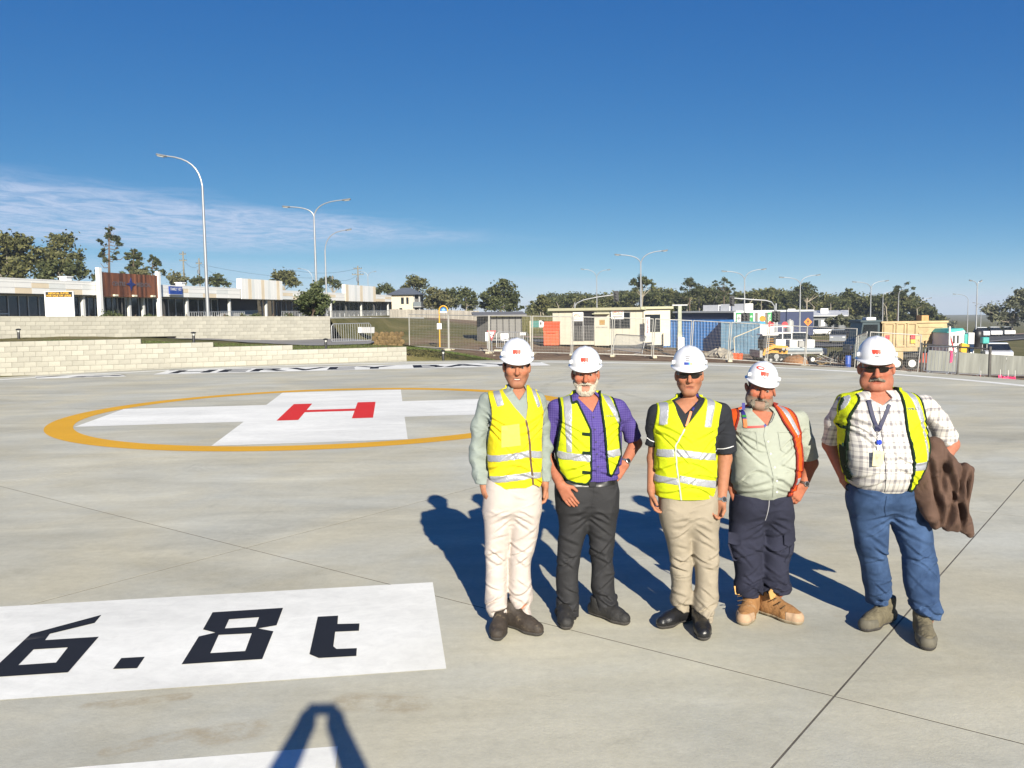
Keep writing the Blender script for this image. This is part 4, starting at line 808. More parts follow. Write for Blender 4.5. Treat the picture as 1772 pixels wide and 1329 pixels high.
for px, py in ((1735, 655), (1750, 653), (1702, 640), (1762, 648)):
    D = 27.0 if px > 1710 else 31; x = colX(px, D); b = mk('marker_flag', 'small pink survey marker lying in the dirt at the pad edge', 'marker', (x, D, zt(x, D)), random.uniform(0, 3), 'pink survey markers'); MB().prism([(0, 0), (.20, .01), (.15, .09), (.08, .07), (.02, .11)], lambda q, t: (q[0], t, q[1]+.02), -.05, .05).build('flag', MATS['ribbon_pink'], b); MB().tube([(.02, 0, 0), (.02, 0, .3)], .01, 6).build('peg', STEELW, b)
# --- bus stop sign, shelter, give way sign
D = 54; x = colX(760, D); t = mk('bus_stop_sign', 'yellow arched bus stop post with a blue and white panel', 'sign', (x, D, zt(x, D))); H = at(759, 533, D).z-zt(x, D); k = mpp(D)
YP = mat('post_yellow', (.62, .34, .03), .5, .08); MB().tube([(0, 0, -.2), (0, 0, H-.15)]+[(.26+.26*math.cos(a), 0, H-.15+.28*math.sin(a)) for a in np.linspace(math.pi, 0, 9)]+[(.52, 0, H-.2)], .045, 10).build('post', YP, t, smooth=True)
MB().prism([(.26+.215*math.cos(a), H-.20+.25*math.sin(a)) for a in np.linspace(math.pi, 0, 11)], lambda q, s: (q[0], s, q[1]), -.03, .03).build('sign_panel', mat('bus_blue', (.03, .12, .33), .4), t); MB().b2((.05, -.035, H-.30), (.48, .035, H-.20)).build('sign_band', WHITE, t); MB().prism([(.14, H-.12), (.26, H-.02), (.36, H-.08), (.40, H-.15), (.2, H-.17)], lambda q, s: (q[0], s, q[1]), -.036, -.031).build('symbol', mat('bus_pale', (.2, .45, .6), .4), t)
MB().b2((-.15, -.09, H*.46), (.13, .06, H*.46+.36)).build('timetable_box', WHITE, t)
D = 60; x0, x1 = colX(826, D), colX(902, D); t = mk('bus_shelter', 'dark grey bus shelter with a skillion roof', 'shelter', (x0, D, zt(x0, D)), .05); wS = x1-x0; hS = at(864, 543, D).z-zt(x0, D); SHG = mat('shelter_grey', (.17, .165, .155), .6, .08, 2); SHD = mat('shelter_dark', (.03, .03, .03), .6, .1)
for i in range(5):
    a_, b_ = wS*(.30+i*.14), wS*(.30+(i+1)*.14); MB().b2((a_+.03, .02, .15), (b_-.03, .06, hS-.22)).build('wall_panel', SHG, t)
    MB().b2((a_-.03, -.01, 0), (a_+.03, .09, hS-.15)).build('post', SHD, t)
MB().b2((wS-.03, 0, 0), (wS+.04, .08, hS-.15)).build('post', SHD, t)
MB().prism([(0, .1), (wS*.30, 0), (wS*.30, hS-.18), (0, hS-.05)], lambda q, s: (q[0], 1.3-q[0]*1.3/(wS*.3)+s, q[1]), 0, .05).build('end_panel', SHG, t)
for q in ((0, 1.32), (wS, 1.5)): MB().b2((q[0]-.04, q[1]-.04, 0), (q[0]+.04, q[1]+.04, hS-.02)).build('post', SHD, t)
MB().prism([(-.35, .2), (-.15, -.45), (wS+.35, -.45), (wS+.2, 1.9), (-.4, 1.9)], lambda q, s: (q[0], q[1], hS-.12+.10*(q[1])*.9+s), 0, .09).build('roof', SHG, t); MB().b2((wS*.35, -.9, .42), (wS*.9, -.5, .5)).build('bench_seat', SHD, t)
D = 47.5; x = colX(850, D); t = mk('give_way_sign', 'red and white give way triangle standing by the mesh fence', 'sign', (x, D, zt(x, D))); h0 = at(850, 590, D).z-zt(x, D); wv = 14*mpp(D)/2*1.1; hv_ = 18*mpp(D)
RSIGN = mat('sign_red', (.5, .03, .04), .5, .05)
MB().prism([(-wv, h0+hv_), (wv, h0+hv_), (0, h0)], lambda q, s: (q[0], s, q[1]), -.02, .0).build('border', RSIGN, t); MB().prism([(-wv*.66, h0+hv_*.88), (wv*.66, h0+hv_*.88), (0, h0+hv_*.24)], lambda q, s: (q[0], s, q[1]), -.026, -.021).build('face', WHITE, t); MB().tube([(0, .02, 0), (0, .02, h0+hv_*.9)], .03, 8).build('post', GALV, t)
for dx in (-.45, .35): MB().box((dx, 0, .07), (.5, .35, .15), bev=.05).build('sandbag', CONCB, t)
D = 52; 
for i, (pa, pb, y0, y1) in enumerate(((866, 880, 577, 590), (900, 910, 575, 580), (840, 846, 575, 590))):
    c = at((pa+pb)/2, (y0+y1)/2, D-.6); b = mk('notice_panel', ['plain white notice board tied to the barrier by the shelter', 'small white notice at the right end of the shelter', 'narrow white notice beside the give way sign'][i], 'notice', (c.x, D-.6, zt(c.x, D))); wq_ = (pb-pa)*mpp(D)/2; hq = (y1-y0)*mpp(D)/2; zc_ = c.z-zt(c.x, D)
    MB().b2((-wq_, -.012, zc_-hq), (wq_, .012, zc_+hq)).build('board', WHITE, b); MB().b2((-.02, .013, 0), (.02, .04, zc_+hq)).build('stake', GALV, b)
# --- turf stack behind the low wall
D = 41.5; x0 = colX(645, D); t = mk('turf_stack', 'stack of rolled brown turf on a pallet behind the low wall', 'turf', (x0, D, .28), .12); TURF = mat('turf_roll', (.17, .115, .05), .95, .35, 9, .8, 25, objvar=.3)
for r_ in range(4):
    for c_ in range(6): MB().lathe([(.10, -.0), (.125, .02), (.125, .55), (.10, .57)], c=(.08+c_*.235+.1*(r_ % 2)-.05*random.random(), .0, .14+r_*.185), n=12, axis='Y').build('turf_roll', TURF, t, smooth=True)
MB().b2((-.1, -.05, 0), (1.55, .75, .05)).build('pallet', mat('pallet_wood', (.30, .22, .13), .9, .2, 4), t)
# --- skip bin
D = 57; a_, b_ = at(941, 598, D), at(966, 598, D); t = mk('skip_bin', 'bright orange skip bin with sloping front beside the site office', 'bin', (a_.x, D, zt(a_.x, D)), -.12); kk = mpp(D); ORG = mat('skip_orange', (.62, .10, .03), .55, .12, 3, wear=((.42, .16, .06), 4, .62)); wB = 26*kk; dB = 1.35; hB = 1.55
MB().prism([(0, .12), (dB, .12), (dB, hB), (dB*.72, hB+.05), (0, hB*.70)], lambda q, s: (s, q[0], q[1]), 0, wB).build('tub', ORG, t)
MB().prism([(-.05, hB*.70+.01), (dB*.74, hB+.06), (dB*.74, hB+.11), (-.05, hB*.70+.06)], lambda q, s: (s, q[0], q[1]), -.04, wB+.04).build('lid', ORG, t)
for x in (wB*.2, wB*.5, wB*.8): MB().b2((x-.03, -.03, .12), (x+.03, -.002, hB*.68)).build('rib', ORG, t)
MB().tube([(wB*.2, -.07, hB*.6), (wB*.8, -.07, hB*.6)], .02, 8).build('lifting_bar', ORG, t)
for x in (.12, wB-.12): MB().b2((x-.08, .1, 0), (x+.08, dB-.1, .115)).build('skid', mat('skid_dark', (.05, .03, .02), .8), t)
# --- cream site office
D0h, D1h = 60.5, 57.5; A_, B_ = Vector((colX(956, D0h), D0h, 0)), Vector((colX(1112, D1h), D1h, 0)); zb = min(zt(*A_.xy), zt(*B_.xy)); rz = math.atan2((B_-A_).y, (B_-A_).x); Lh = (B_-A_).length
t = mk('site_office', 'cream demountable site office with dark doorway, signs and skillion roof', 'site office', (A_.x, A_.y, zb), rz); CRM = mat('cream_panel', (.56, .53, .425), .6, .05, 2, wear=((.46, .42, .32), 1.2, .64)); CRMG = mat('cream_trim', (.42, .41, .27), .6, .05); hH = at(1034, 533, 59).z-zb; Wd = 3.0; z0h = .35
hpx = lambda px: ((A_+(B_-A_)*((px-956)/156.0))-A_).length
nP = 14
for i in range(nP):
    a_, b_ = Lh*i/nP, Lh*(i+1)/nP; MB().b2((a_+.006, 0, z0h), (b_-.006, .05, hH-.18)).build('wall_panel', CRM, t)
MB().b2((0, .055, z0h), (Lh, Wd, hH-.2)).build('shell', CRM, t); MB().prism([(-.25, hH-.16), (-.25, hH+.02), (Wd+.2, hH-.02), (Wd+.2, hH-.2)], lambda q, s: (s, q[0], q[1]), -.25, Lh+.3).build('roof', CRMG, t)
DKI = mat('dark_interior', (.02, .02, .022), .5, .1)
for nm, pa, pb, ya, yb in (('door', 993, 1010, 543, 591), ('door', 1012, 1030, 540, 590), ('window', 1058, 1091, 541, 568)):
    x0, x1 = hpx(pa), hpx(pb); z1_, z0_ = at((pa+pb)/2, ya, 59).z-zb, at((pa+pb)/2, yb, 59).z-zb; o = MB().b2((x0, -.012, z0_), (x1, -.003, z1_)).build(nm, DKI if nm == 'door' else DGLASS, t); fr = MB()
    for q in (((x0-.04, -.03, z0_), (x0, -.001, z1_)), ((x1, -.03, z0_), (x1+.04, -.001, z1_)), ((x0-.04, -.03, z1_+.001), (x1+.04, -.001, z1_+.05))): fr.b2(*q)
    fr.build('frame', GREYM, o)
    if nm == 'window': MB().b2(((x0+x1)/2-.02, -.02, z0_), ((x0+x1)/2+.02, -.013, z1_)).build('sash', GREYM, o)
    else:
        for j in range(5): MB().b2((x0+(x1-x0)*(j+.5)/5-.015, -.022, z0_), (x0+(x1-x0)*(j+.5)/5+.015, -.013, z0_+(z1_-z0_)*.55)).build('grille_bar', GREYM, o)
x0, x1 = hpx(1031), hpx(1056); MB().b2((x0, -.06, z0h-.05), (x1, -.002, hH-.45)).build('awning_panel', CRM, t); MB().b2((x0-.05, -.35, hH-.42), (x1+.05, -.001, hH-.36)).build('awning', CRMG, t); text_part('lettering', 'SITE OFFICE', (x1-x0)*.8, .10, (x0+(x1-x0)*.1, -.066, hH*.52), (1, 0, 0), (0, 0, 1), SGREY, t, .01); MB().b2((x0+(x1-x0)*.35, -.068, hH*.60), (x0+(x1-x0)*.72, -.061, hH*.72)).build('emblem', mat('emblem_tan', (.42, .25, .08), .5, .3, 20), t)
# gable end window and louvred air conditioner
xe = Lh+.003; MB().b2((xe, .5, 1.35), (xe+.012, 2.2, 2.35)).build('window', DGLASS, t); ac = mk('air_conditioner', 'white window air conditioner on the end of the site office', 'air conditioner', tuple(A_+(B_-A_)*1.0+Vector((.35, 1.2, zb+1.9))), rz); MB().b2((-.3, -.35, 0), (.45, .35, .48)).build('case', WHITE, ac); MB().b2((.05, -.36, .05), (.35, -.352, .43)).build('grille', mat('ac_teal', (.16, .27, .27), .5), ac)
for j in range(4): MB().b2((-.27, -.358, .06+.1*j), (-.02, -.352, .11+.1*j)).build('louvre', GREYM, ac)
OSG = mat('sign_orange_red', (.70, .14, .03), .5, .05)
for i, (pa, pb, ya, yb) in enumerate(((993, 1011, 540, 556), (1060, 1081, 535, 552))):
    x0, x1 = hpx(pa), hpx(pb); z1_, z0_ = at((pa+pb)/2, ya, 59).z-zb, at((pa+pb)/2, yb, 59).z-zb; p_ = A_+(B_-A_).normalized()*x0; g = mk('builder_sign', 'white builder sign with orange lettering %s' % ('over the office doorway' if i == 0 else 'fixed to the office window'), 'sign', (p_.x, p_.y, zb+z0_), rz); wq_ = x1-x0; hq = z1_-z0_
    MB().b2((0, -.06, 0), (wq_, -.035, hq)).build('board', WHITE, g); text_part('lettering', 'APPOLLO', wq_*.86, hq*.26, (wq_*.07, -.064, hq*.52), (1, 0, 0), (0, 0, 1), OSG, g, .02); MB().b2((wq_*.07, -.064, hq*.42), (wq_*.93, -.061, hq*.47)).build('rule', OSG, g); MB().b2((wq_*.12, -.064, hq*.2), (wq_*.88, -.061, hq*.28)).build('text_line', SGREY, g)
g = mk('banner', 'white banner with red script leaning on the office end window', 'banner', (*P2_(1117, 56.6), zb+1.05), rz); MB().b2((0, -.01, 0), (.30, .01, 1.15)).build('board', WHITE, g); text_part('lettering', 'Appollo', 1.0, .17, (.23, -.013, .06), (0, 0, 1), (-1, 0, 0), RSIGN, g, .02)
# ground office second part (end bay)
t2 = mk('site_office', 'narrow cream end bay of the site office carrying the air conditioner', 'site office', (*P2_(1113, 57.4), zb), rz+.35); MB().b2((.02, 0, z0h), (1.75, 2.6, hH-.12)).build('shell', CRM, t2); MB().b2((-.15, -.2, hH-.12), (1.95, 2.8, hH+.04)).build('roof', CRMG, t2); MB().b2((.12, -.015, 1.2), (1.1, -.003, 2.35)).build('window', DGLASS, t2); MB().b2((1.3, -.3, .3), (1.72, -.003, 1.15)).build('cabinet', CRM, t2)
# --- shipping containers
CBL = mat('container_blue', (.035, .14, .36), .55, .12, 1.5, wear=((.14, .25, .42), 2.2, .60)); CLB = mat('container_pale', (.085, .17, .25), .55, .2, 1.5, wear=((.28, .33, .34), 2.5, .57))
def container(label, A, B, H_, mt, door=None):
    A, B = Vector(A), Vector(B); d = B-A; L_ = d.length; rz_ = math.atan2(d.y, d.x); z_ = min(zt(*A), zt(*B)); t = mk('shipping_container', label, 'container', (A.x, A.y, z_), rz_); n = int(L_/.28)
    for i in range(n):
        a_ = .12+(L_-.24)*i/n; w_ = (L_-.24)/n; MB().prism([(0, 0), (w_*.30, 0), (w_*.45, .045), (w_*.85, .045), (w_, 0), (w_, .06), (0, .06)], lambda q, s: (a_+q[0], q[1]-.0, s), .15, H_-.12).build('corrugation', mt, t)
    MB().b2((.05, .062, .1), (L_-.05, 2.38, H_-.03)).build('body', mt, t)
    for x in (0, L_-.14): MB().b2((x, -.03, 0), (x+.14, .10, H_)).build('corner_post', mt, t)
    for z in (0, H_-.12): MB().b2((.141, -.025, z), (L_-.141, .06, z+.12)).build('rail', mt, t)
    if door:
        e = L_; 
        for j in range(8): MB().b2((e+.0, .12+j*.28, .15), (e+.05-.03*(j % 2), .12+(j+1)*.28-.01, H_-.12)).build('end_corrugation', door, t)
        MB().b2((e-.02, -.03, 0), (e+.02, 2.4, H_)).build('end_frame', door, t)
        for j in (.6, 1.0, 1.5, 1.9): MB().tube([(e+.08, j, .15), (e+.08, j, H_-.15)], .025, 6).build('lock_rod', GALV, t)
    return t
container('long blue corrugated shipping container beside the site office', P2_(1148, 72.5), P2_(1247, 69), 2.55, CBL)
container('weathered pale blue shipping container with a lockable end', P2_(1248, 67), P2_(1316, 66.5), 2.55, CLB)
pc = mk('plank', 'pale timber plank leaning across the weathered container', 'plank', (*P2_(1270, 63), zt(*P2_(1270, 63)))); MB().bar(tuple(at(1270, 584, 63)-Vector(pc.location)), tuple(at(1316, 565, 63)-Vector(pc.location)), .12, .05).build('board', mat('pale_timber', (.55, .48, .34), .9, .15, 4), pc); MB().bar((.1, .02, -.2), tuple(at(1270, 584, 63)-Vector(pc.location)), .05).build('prop', MATS['pale_timber'], pc)
# --- shop with green signs, and far grey building
D = 128; a_, b_ = Vector((*P2_(1168, 138), 0)), Vector((*P2_(1276, 124), 0)); zs = zt(*b_.xy)-.3; rz = math.atan2((b_-a_).y, (b_-a_).x); Ls = (b_-a_).length; t = mk('shop_building', 'shop with dark blue wall and white rooftop units behind the containers', 'building', (a_.x, a_.y, zs), rz); DBLU = mat('shop_navy', (.045, .055, .11), .6, .08); hs_ = at(1270, 541, 124).z-zs
MB().b2((0, 0, 0), (Ls, 14, hs_)).build('wall', DBLU, t); MB().b2((-.2, -.3, hs_), (Ls+.1, 14, hs_+.25)).build('roof', ROOFM, t)
for x0, x1, h_ in ((.30, .55, .9), (.58, .72, 1.0), (.76, .95, 1.0)): MB().b2((Ls*x0, 2, hs_+.25), (Ls*x1, 3.4, hs_+.25+h_)).build('roof_unit', WHITE, t)
c_, d_ = Vector((*P2_(1270, 123), 0)), Vector((*P2_(1340, 121), 0)); Lf = (d_-c_).length; rz2 = math.atan2((d_-c_).y, (d_-c_).x); t = mk('corner_shop', 'white shop front carrying large green and white sign panels', 'building', (c_.x, c_.y, zs), rz2); hf0, hf1 = at(1300, 561, 122).z-zs, at(1300, 539.5, 122).z-zs
MB().b2((0, .05, 0), (Lf, 6, hf1)).build('wall', WHITE, t); GRN = mat('sign_green', (.06, .34, .11), .5, .05); fx = lambda px: (px-1270)/70*Lf
for pa, pb, m_, nm in ((1274, 1304, GRN, 'green_panel'), (1308, 1311, mat('pillar_brown', (.20, .17, .14), .7), 'pillar'), (1325, 1328, MATS['pillar_brown'], 'pillar'), (1329, 1336, GRN, 'green_panel')): MB().b2((fx(pa), -.06, hf0), (fx(pb), .045, hf1-.12)).build(nm, m_, t)
MB().b2((fx(1312), -.05, hf0), (fx(1324), .045, hf1-.12)).build('picture_panel', WHITE, t); MB().lathe([(.42, 0), (.42, .03)], c=(fx(1320), -.08, hf0+.75), n=18, axis='Y').build('sun_symbol', mat('symbol_orange', (.75, .30, .04), .5), t); MB().prism([(0, 0), (1.05, 0), (.85, .3), (.5, .42), (.15, .35)], lambda q, s: (fx(1312)+.05+q[0], s, hf0+.05+q[1]), -.08, -.055).build('wave_symbol', mat('symbol_blue', (.08, .38, .62), .5), t)
MB().prism(star(.42), lambda q, s: (fx(1279)+q[0], s, (hf0+hf1)/2+q[1]), -.10, -.085).build('emblem', GREYM, t); MB().b2((fx(1275.5), -.085, (hf0+hf1)/2-.5), (fx(1283), -.065, (hf0+hf1)/2+.5)).build('emblem_panel', WHITE, t)
text_part('lettering', 'Bank\nSA', fx(1303)-fx(1294), .8, (fx(1294), -.075, (hf0+hf1)/2-.4), (1, 0, 0), (0, 0, 1), MATS['sign_white'], t, .02); text_part('lettering', 'TOTAL', hf1-hf0-.5, .35, (fx(1334), -.075, hf0+.2), (0, 0, 1), (-1, 0, 0), MATS['sign_white'], t, .02)
a_, b_ = Vector((*P2_(1347, 150), 0)), Vector((*P2_(1462, 146), 0)); zs = zt(*b_.xy); rz = math.atan2((b_-a_).y, (b_-a_).x); Ls = (b_-a_).length; t = mk('grey_building', 'low far building with a pale metal roof behind palms', 'building', (a_.x, a_.y, zs), rz); h_ = at(1380, 548, 149).z-zs
MB().b2((0, 0, 0), (Ls, 10, h_)).build('wall', mat('far_wall_grey', (.20, .21, .22), .7, .08), t); MB().prism([(-.6, h_), (-.6, h_+.18), (5, h_+1.0), (10.5, h_+.2), (10.5, h_)], lambda q, s: (s, q[0], q[1]), -.5, Ls+.5).build('roof', ROOFM, t)
for i in range(9): x = Ls*(.05+.1*i); MB().b2((x, -.05, .4), (x+Ls*.06, -.002, h_-.6)).build('window', DGLASS if i % 3 else WHITE, t)
for px in (1362, 1420): x = Ls*(px-1347)/115; MB().b2((x, 2, h_+.5), (x+1.2, 3, h_+1.35)).build('roof_vent', WHITE, t)
# --- timber paling fence and hip roofed house on the left rise
PALE = mat('weathered_paling', (.36, .33, .28), .9, .2, 3, objvar=.15, stretch=(1, 1, .1)); npan = 12; pf0 = P2_(674, 108); pfz = at(674, 556.5, 108).z
pf = mk('paling_fence', 'long weathered timber paling fence on the grassy rise', 'fence', (*pf0, pfz))
for i in range(npan):
    f0, f1 = i/npan, (i+1)/npan; a_, b_ = Vector((*P2_(674+155*f0, 108+12*f0), at(674+155*f0, 556.5+f0, 108+12*f0).z)), Vector((*P2_(674+155*f1, 108+12*f1), at(674+155*f1, 556.5+f1, 108+12*f1).z)); o_ = Vector(pf.location); n = 7
    for j in range(n):
        q0, q1 = a_.lerp(b_, (j+.03)/n)-o_, a_.lerp(b_, (j+.97)/n)-o_; hp = 1.55+random.uniform(-.04, .04); MB().prism([(0, -.6), (1, -.6), (1, hp), (0, hp)], lambda q, s_: q0.lerp(q1, q[0])+Vector((0, s_, q[1])), 0, .03).build('paling', PALE, pf)
    for z in (.35, 1.15): MB().bar(a_-o_+Vector((0, .06, z)), b_-o_+Vector((0, .06, z)), .05, .09).build('rail', PALE, pf)
D = 136; a_, b_ = Vector((*P2_(676, D), 0)), Vector((*P2_(727, D), 0)); zb_ = at(700, 548, D).z; t = mk('house', 'two storey cream house with dark hip roof and balcony', 'house', (a_.x, D, zb_)); Lx = b_.x-a_.x; hh_ = at(700, 510, D).z-zb_; HC = mat('house_cream', (.58, .50, .36), .7, .05); HR = mat('house_roof', (.10, .115, .135), .6, .1, 2)
MB().b2((.2, 0, -1), (Lx*.78, 6, hh_)).build('wall', HC, t); rf = MB(); e = .5; rf.add([(-.6, -.6, hh_), (Lx+.5, -.6, hh_), (Lx+.5, 6.6, hh_), (-.6, 6.6, hh_), (Lx*.32, 3, hh_+1.15), (Lx*.62, 3, hh_+1.15)], [(0, 1, 5, 4), (1, 2, 5), (2, 3, 4, 5), (3, 0, 4), (0, 3, 2, 1)]); rf.build('roof', HR, t)
for x0, x1, z0_, z1_ in ((.36, .46, .58, .88), (.54, .62, .58, .88), (.30, .40, .1, .4)): MB().b2((Lx*x0, -.06, hh_*z0_), (Lx*x1, -.003, hh_*z1_)).build('window', DGLASS, t)
for x in (.80, .98): MB().b2((Lx*x-.12, .1, -1), (Lx*x+.12, .35, hh_)).build('post', GREYM, t)
MB().b2((Lx*.78, -.4, hh_*.42), (Lx*1.05, 5, hh_*.47)).build('balcony', GREYM, t); MB().b2((Lx*.78, -.42, hh_*.47), (Lx*1.05, -.36, hh_*.66)).build('balustrade', mat('balustrade_glass', (.16, .18, .19), .2), t); MB().b2((Lx*.79, .8, -.5), (Lx*1.0, 5.5, hh_-.02)).build('shade_wall', mat('house_dark', (.10, .10, .10), .7), t)
# green street-name style boards near the skip
D = 62; c = at(930, 561, D); t = mk('project_sign', 'green and white project sign on a pale post left of the skip bin', 'sign', (c.x, D, zt(c.x, D))); zc_ = c.z-zt(c.x, D); MB().b2((-.45, -.03, zc_-.22), (.45, .0, zc_+.25)).build('board', mat('sign_teal', (.03, .16, .14), .5, .1), t); MB().b2((.12, -.04, zc_-.22), (.44, -.031, zc_+.25)).build('photo_panel', WHITE, t); MB().b2((.18, -.045, zc_-.05), (.3, -.041, zc_+.15)).build('figure', BLACKM, t); MB().b2((-.55, .005, 0), (-.46, .08, zc_+.25)).build('post', mat('pale_timber', (.55, .48, .34)), t); MB().b2((.44, .005, 0), (.5, .06, zc_+.25)).build('post', MATS['pale_timber'], t)
# site power post
D = 52; x = colX(1176, D); t = mk('site_post', 'pale timber service post with a flat crossbar beside the blue container', 'post', (x, D, zt(x, D))); H = at(1175, 529, D).z-zt(x, D); MB().prism([(-.22, 0), (.22, 0), (.11, H*.5), (.10, H), (-.10, H), (-.11, H*.5)], lambda q, s: (q[0], s, q[1]), -.1, .1).build('post', mat('pole_pale_green', (.36, .38, .30), .8, .2, 3), t); MB().b2((-13*mpp(D), -.08, H), (13*mpp(D), .08, H+.07)).build('crossbar', GALV, t); MB().b2((-.16, -.35, .2), (.22, -.11, 1.1)).build('meter_box', STEELW, t)
# rubble and rocks
ROCK = mat('rubble_rock', (.36, .32, .25), .95, .3, 5, .8, 14, objvar=.35)
def rock(px, py, D, r, lab, grp):
    p_ = at(px, py, D); z_ = zt(p_.x, D); o = mk('rock', lab, 'rock', (p_.x, D, z_), random.random()*6, grp); bm = bmesh.new(); bmesh.ops.create_icosphere(bm, subdivisions=2, radius=r)
    for v in bm.verts: v.co *= 1+.28*math.sin(v.co.x*7/r+px)*math.cos(v.co.z*5/r+py)+random.uniform(-.1, .1); v.co.z = v.co.z*.75+r*.35
    me = bpy.data.meshes.new('stone'); bm.to_mesh(me); bm.free(); link('stone', me, ROCK, o)
for i in range(26):
    t_ = random.random(); rock(1222+t_*42, 604, random.uniform(49, 54), random.uniform(.18, .42)*(1.5 if .35 < t_ < .7 else .8), 'rough broken rock in the rubble heap by the containers', 'rubble heap rocks')
for i in range(14): rock(random.uniform(720, 880), 612, random.uniform(39.5, 43), random.uniform(.05, .11), 'small loose stone on the bare ground behind the pad', 'loose stones behind the pad')
for i, (px, w_) in enumerate(((1271, .5), (1280, .45))):
    p_ = P2_(px, 52); o = mk('site_tub', 'small orange plastic tub on the ground by the containers', 'tub', (*p_, zt(*p_)), 0, 'orange tubs'); MB().lathe([(w_*.38, 0), (w_*.5, .38), (w_*.46, .38), (w_*.35, .05)], n=14).build('tub', ORG, o); MB().tube([(-w_*.5, 0, .36), (0, 0, .55), (w_*.5, 0, .36)], .012, 6).build('handle', GREYM, o)
# --- vehicles
def wheel(t, c, r, w_, nm='wheel', ax='Y'):
    h = MB().lathe([(r*.62, -w_/2), (r*.95, -w_/2), (r, -w_*.35), (r, w_*.35), (r*.95, w_/2), (r*.62, w_/2)], c=c, n=22, axis=ax).build(nm, RUBB, t, smooth=True); MB().lathe([(r*.2, -w_*.53), (r*.55, -w_*.5), (r*.6, -w_*.3), (r*.6, w_*.3), (r*.55, w_*.5), (r*.2, w_*.53)], c=c, n=16, axis=ax).build('rim', STEELW, h, smooth=True); return h
# compact track loader
D = 50.5; x = colX(1318, D); t = mk('track_loader', 'yellow compact track loader with black rubber tracks', 'loader', (x, D, zt(x, D)), .06); YL = mat('plant_yellow', (.58, .28, .025), .5, .12, 3, wear=((.35, .22, .09), 4, .63)); L_ = 55*mpp(D); k = L_/55
tr = MB().prism([(6*k, 0), (46*k, 0), (54*k, 5*k), (50*k, 11*k), (28*k, 15*k), (20*k, 15*k), (0, 7*k)], lambda q, s: (q[0], s, q[1]), 0, .4).build('track', RUBB, t)
for cx_, cz_, r_ in ((27*k, 9*k, 4.6*k), (8*k, 4*k, 3*k), (17*k, 3*k, 2.5*k), (27*k, 2.6*k, 2*k), (36*k, 3*k, 2.5*k), (47*k, 5*k, 3.2*k)): MB().lathe([(r_*.3, -.04), (r_, -.03), (r_, .44), (r_*.3, .45)], c=(cx_, 0, cz_), n=14, axis='Y').build('track_roller', GREYM, tr)
MB().prism([(6*k, 0), (46*k, 0), (54*k, 5*k), (50*k, 11*k), (28*k, 15*k), (20*k, 15*k), (0, 7*k)], lambda q, s: (q[0], s, q[1]), 1.35, 1.75).build('track', RUBB, t)
MB().prism([(10*k, 13*k), (50*k, 13*k), (51*k, 22*k), (34*k, 26*k), (26*k, 30*k), (18*k, 28*k), (12*k, 20*k)], lambda q, s: (q[0], s, q[1]), .30, 1.45).build('body', YL, t)
MB().prism([(2*k, 12*k), (6*k, 22*k), (22*k, 29*k), (46*k, 27*k), (50*k, 22*k), (44*k, 22*k), (24*k, 24*k), (9*k, 18*k), (6*k, 11*k)], lambda q, s: (q[0], s, q[1]), -.02, .28).build('lift_arm', YL, t)
cab = MB().prism([(8*k, 22*k), (30*k, 25*k), (31*k, 45*k), (12*k, 46*k), (8*k, 38*k)], lambda q, s: (q[0], s, q[1]), .42, 1.33).build('cab', BLACKM, t); MB().b2((6*k, .36, 45.5*k), (34*k, 1.38, 48*k)).build('cab_roof', WHITE, cab); MB().prism([(13*k, 30*k), (26*k, 30*k), (27*k, 43*k), (14*k, 43*k)], lambda q, s: (q[0], s, q[1]), .405, .418).build('window', DGLASS, cab)
for z in (31, 35, 39): MB().b2((15*k, .39, z*k), (26*k, .404, (z+.8)*k)).build('cab_grille', YL, cab)
MB().b2((-3*k, -.05, 8*k), (2*k, 1.75, 20*k)).build('coupler', GREYM, t)
for j in range(2): MB().prism([(36*k, 20*k), (41*k, 20*k), (41*k, 24*k), (36*k, 24*k)], lambda q, s: (q[0]+j*7*k, s, q[1]), -.06, -.025).build('vent', GREYM, t)
sp_ = mk('spoil_heap', 'small heap of orange clay beside the loader', 'soil heap', (*P2_(1378, 50), zt(*P2_(1378, 50)))); bm = bmesh.new(); bmesh.ops.create_icosphere(bm, subdivisions=3, radius=.75)
for v in bm.verts: v.co.z = max(-.1, v.co.z*.75+.06*math.sin(v.co.x*9)*math.cos(v.co.y*8)); v.co.x *= 1+.1*math.sin(v.co.y*5)
me = bpy.data.meshes.new('soil'); bm.to_mesh(me); bm.free(); link('soil', me, mat('clay_soil', (.28, .14, .06), .95, .3, 5, .8, 15), sp_, smooth='all')
# pipe trailer
D = 52.5; x = colX(1362, D); t = mk('pipe_trailer', 'flat trailer loaded with a long grey pipe and crates', 'trailer', (x, D, zt(x, D)), .0); k = mpp(D)
MB().b2((0, -.2, 16*k), (62*k, 1.6, 19*k)).build('deck', GREYM, t); MB().tube([(2*k, .1, 23*k), (62*k, .1, 22*k)], 4*k, 14).build('pipe', mat('pvc_grey', (.24, .28, .31), .5, .08), t, smooth=True)
for cx_ in (28*k, 42*k): wheel(t, (cx_, -.25, 6.5*k), 6.5*k, .25)
for a_, b_, z0_, z1_, m_ in ((8, 22, 27, 40, STEELW), (38, 52, 27, 40, STEELW), (24, 34, 27, 38, GREYM), (56, 74, 13, 24, STEELW)): MB().box(((a_+b_)/2*k, .7, (z0_+z1_)/2*k), ((b_-a_)*k, .8, (z1_-z0_)*k), bev=.02).build('crate', m_, t)
for i in range(10): a_ = 74+i*3.2; MB().bar((a_*k, .2+.1*(i % 3), 3*k), ((a_+8)*k, .6, (17+i % 4)*k), .07, .04).build('timber_stake', mat('stake_timber', (.48, .34, .16), .9, .2, 4), t)
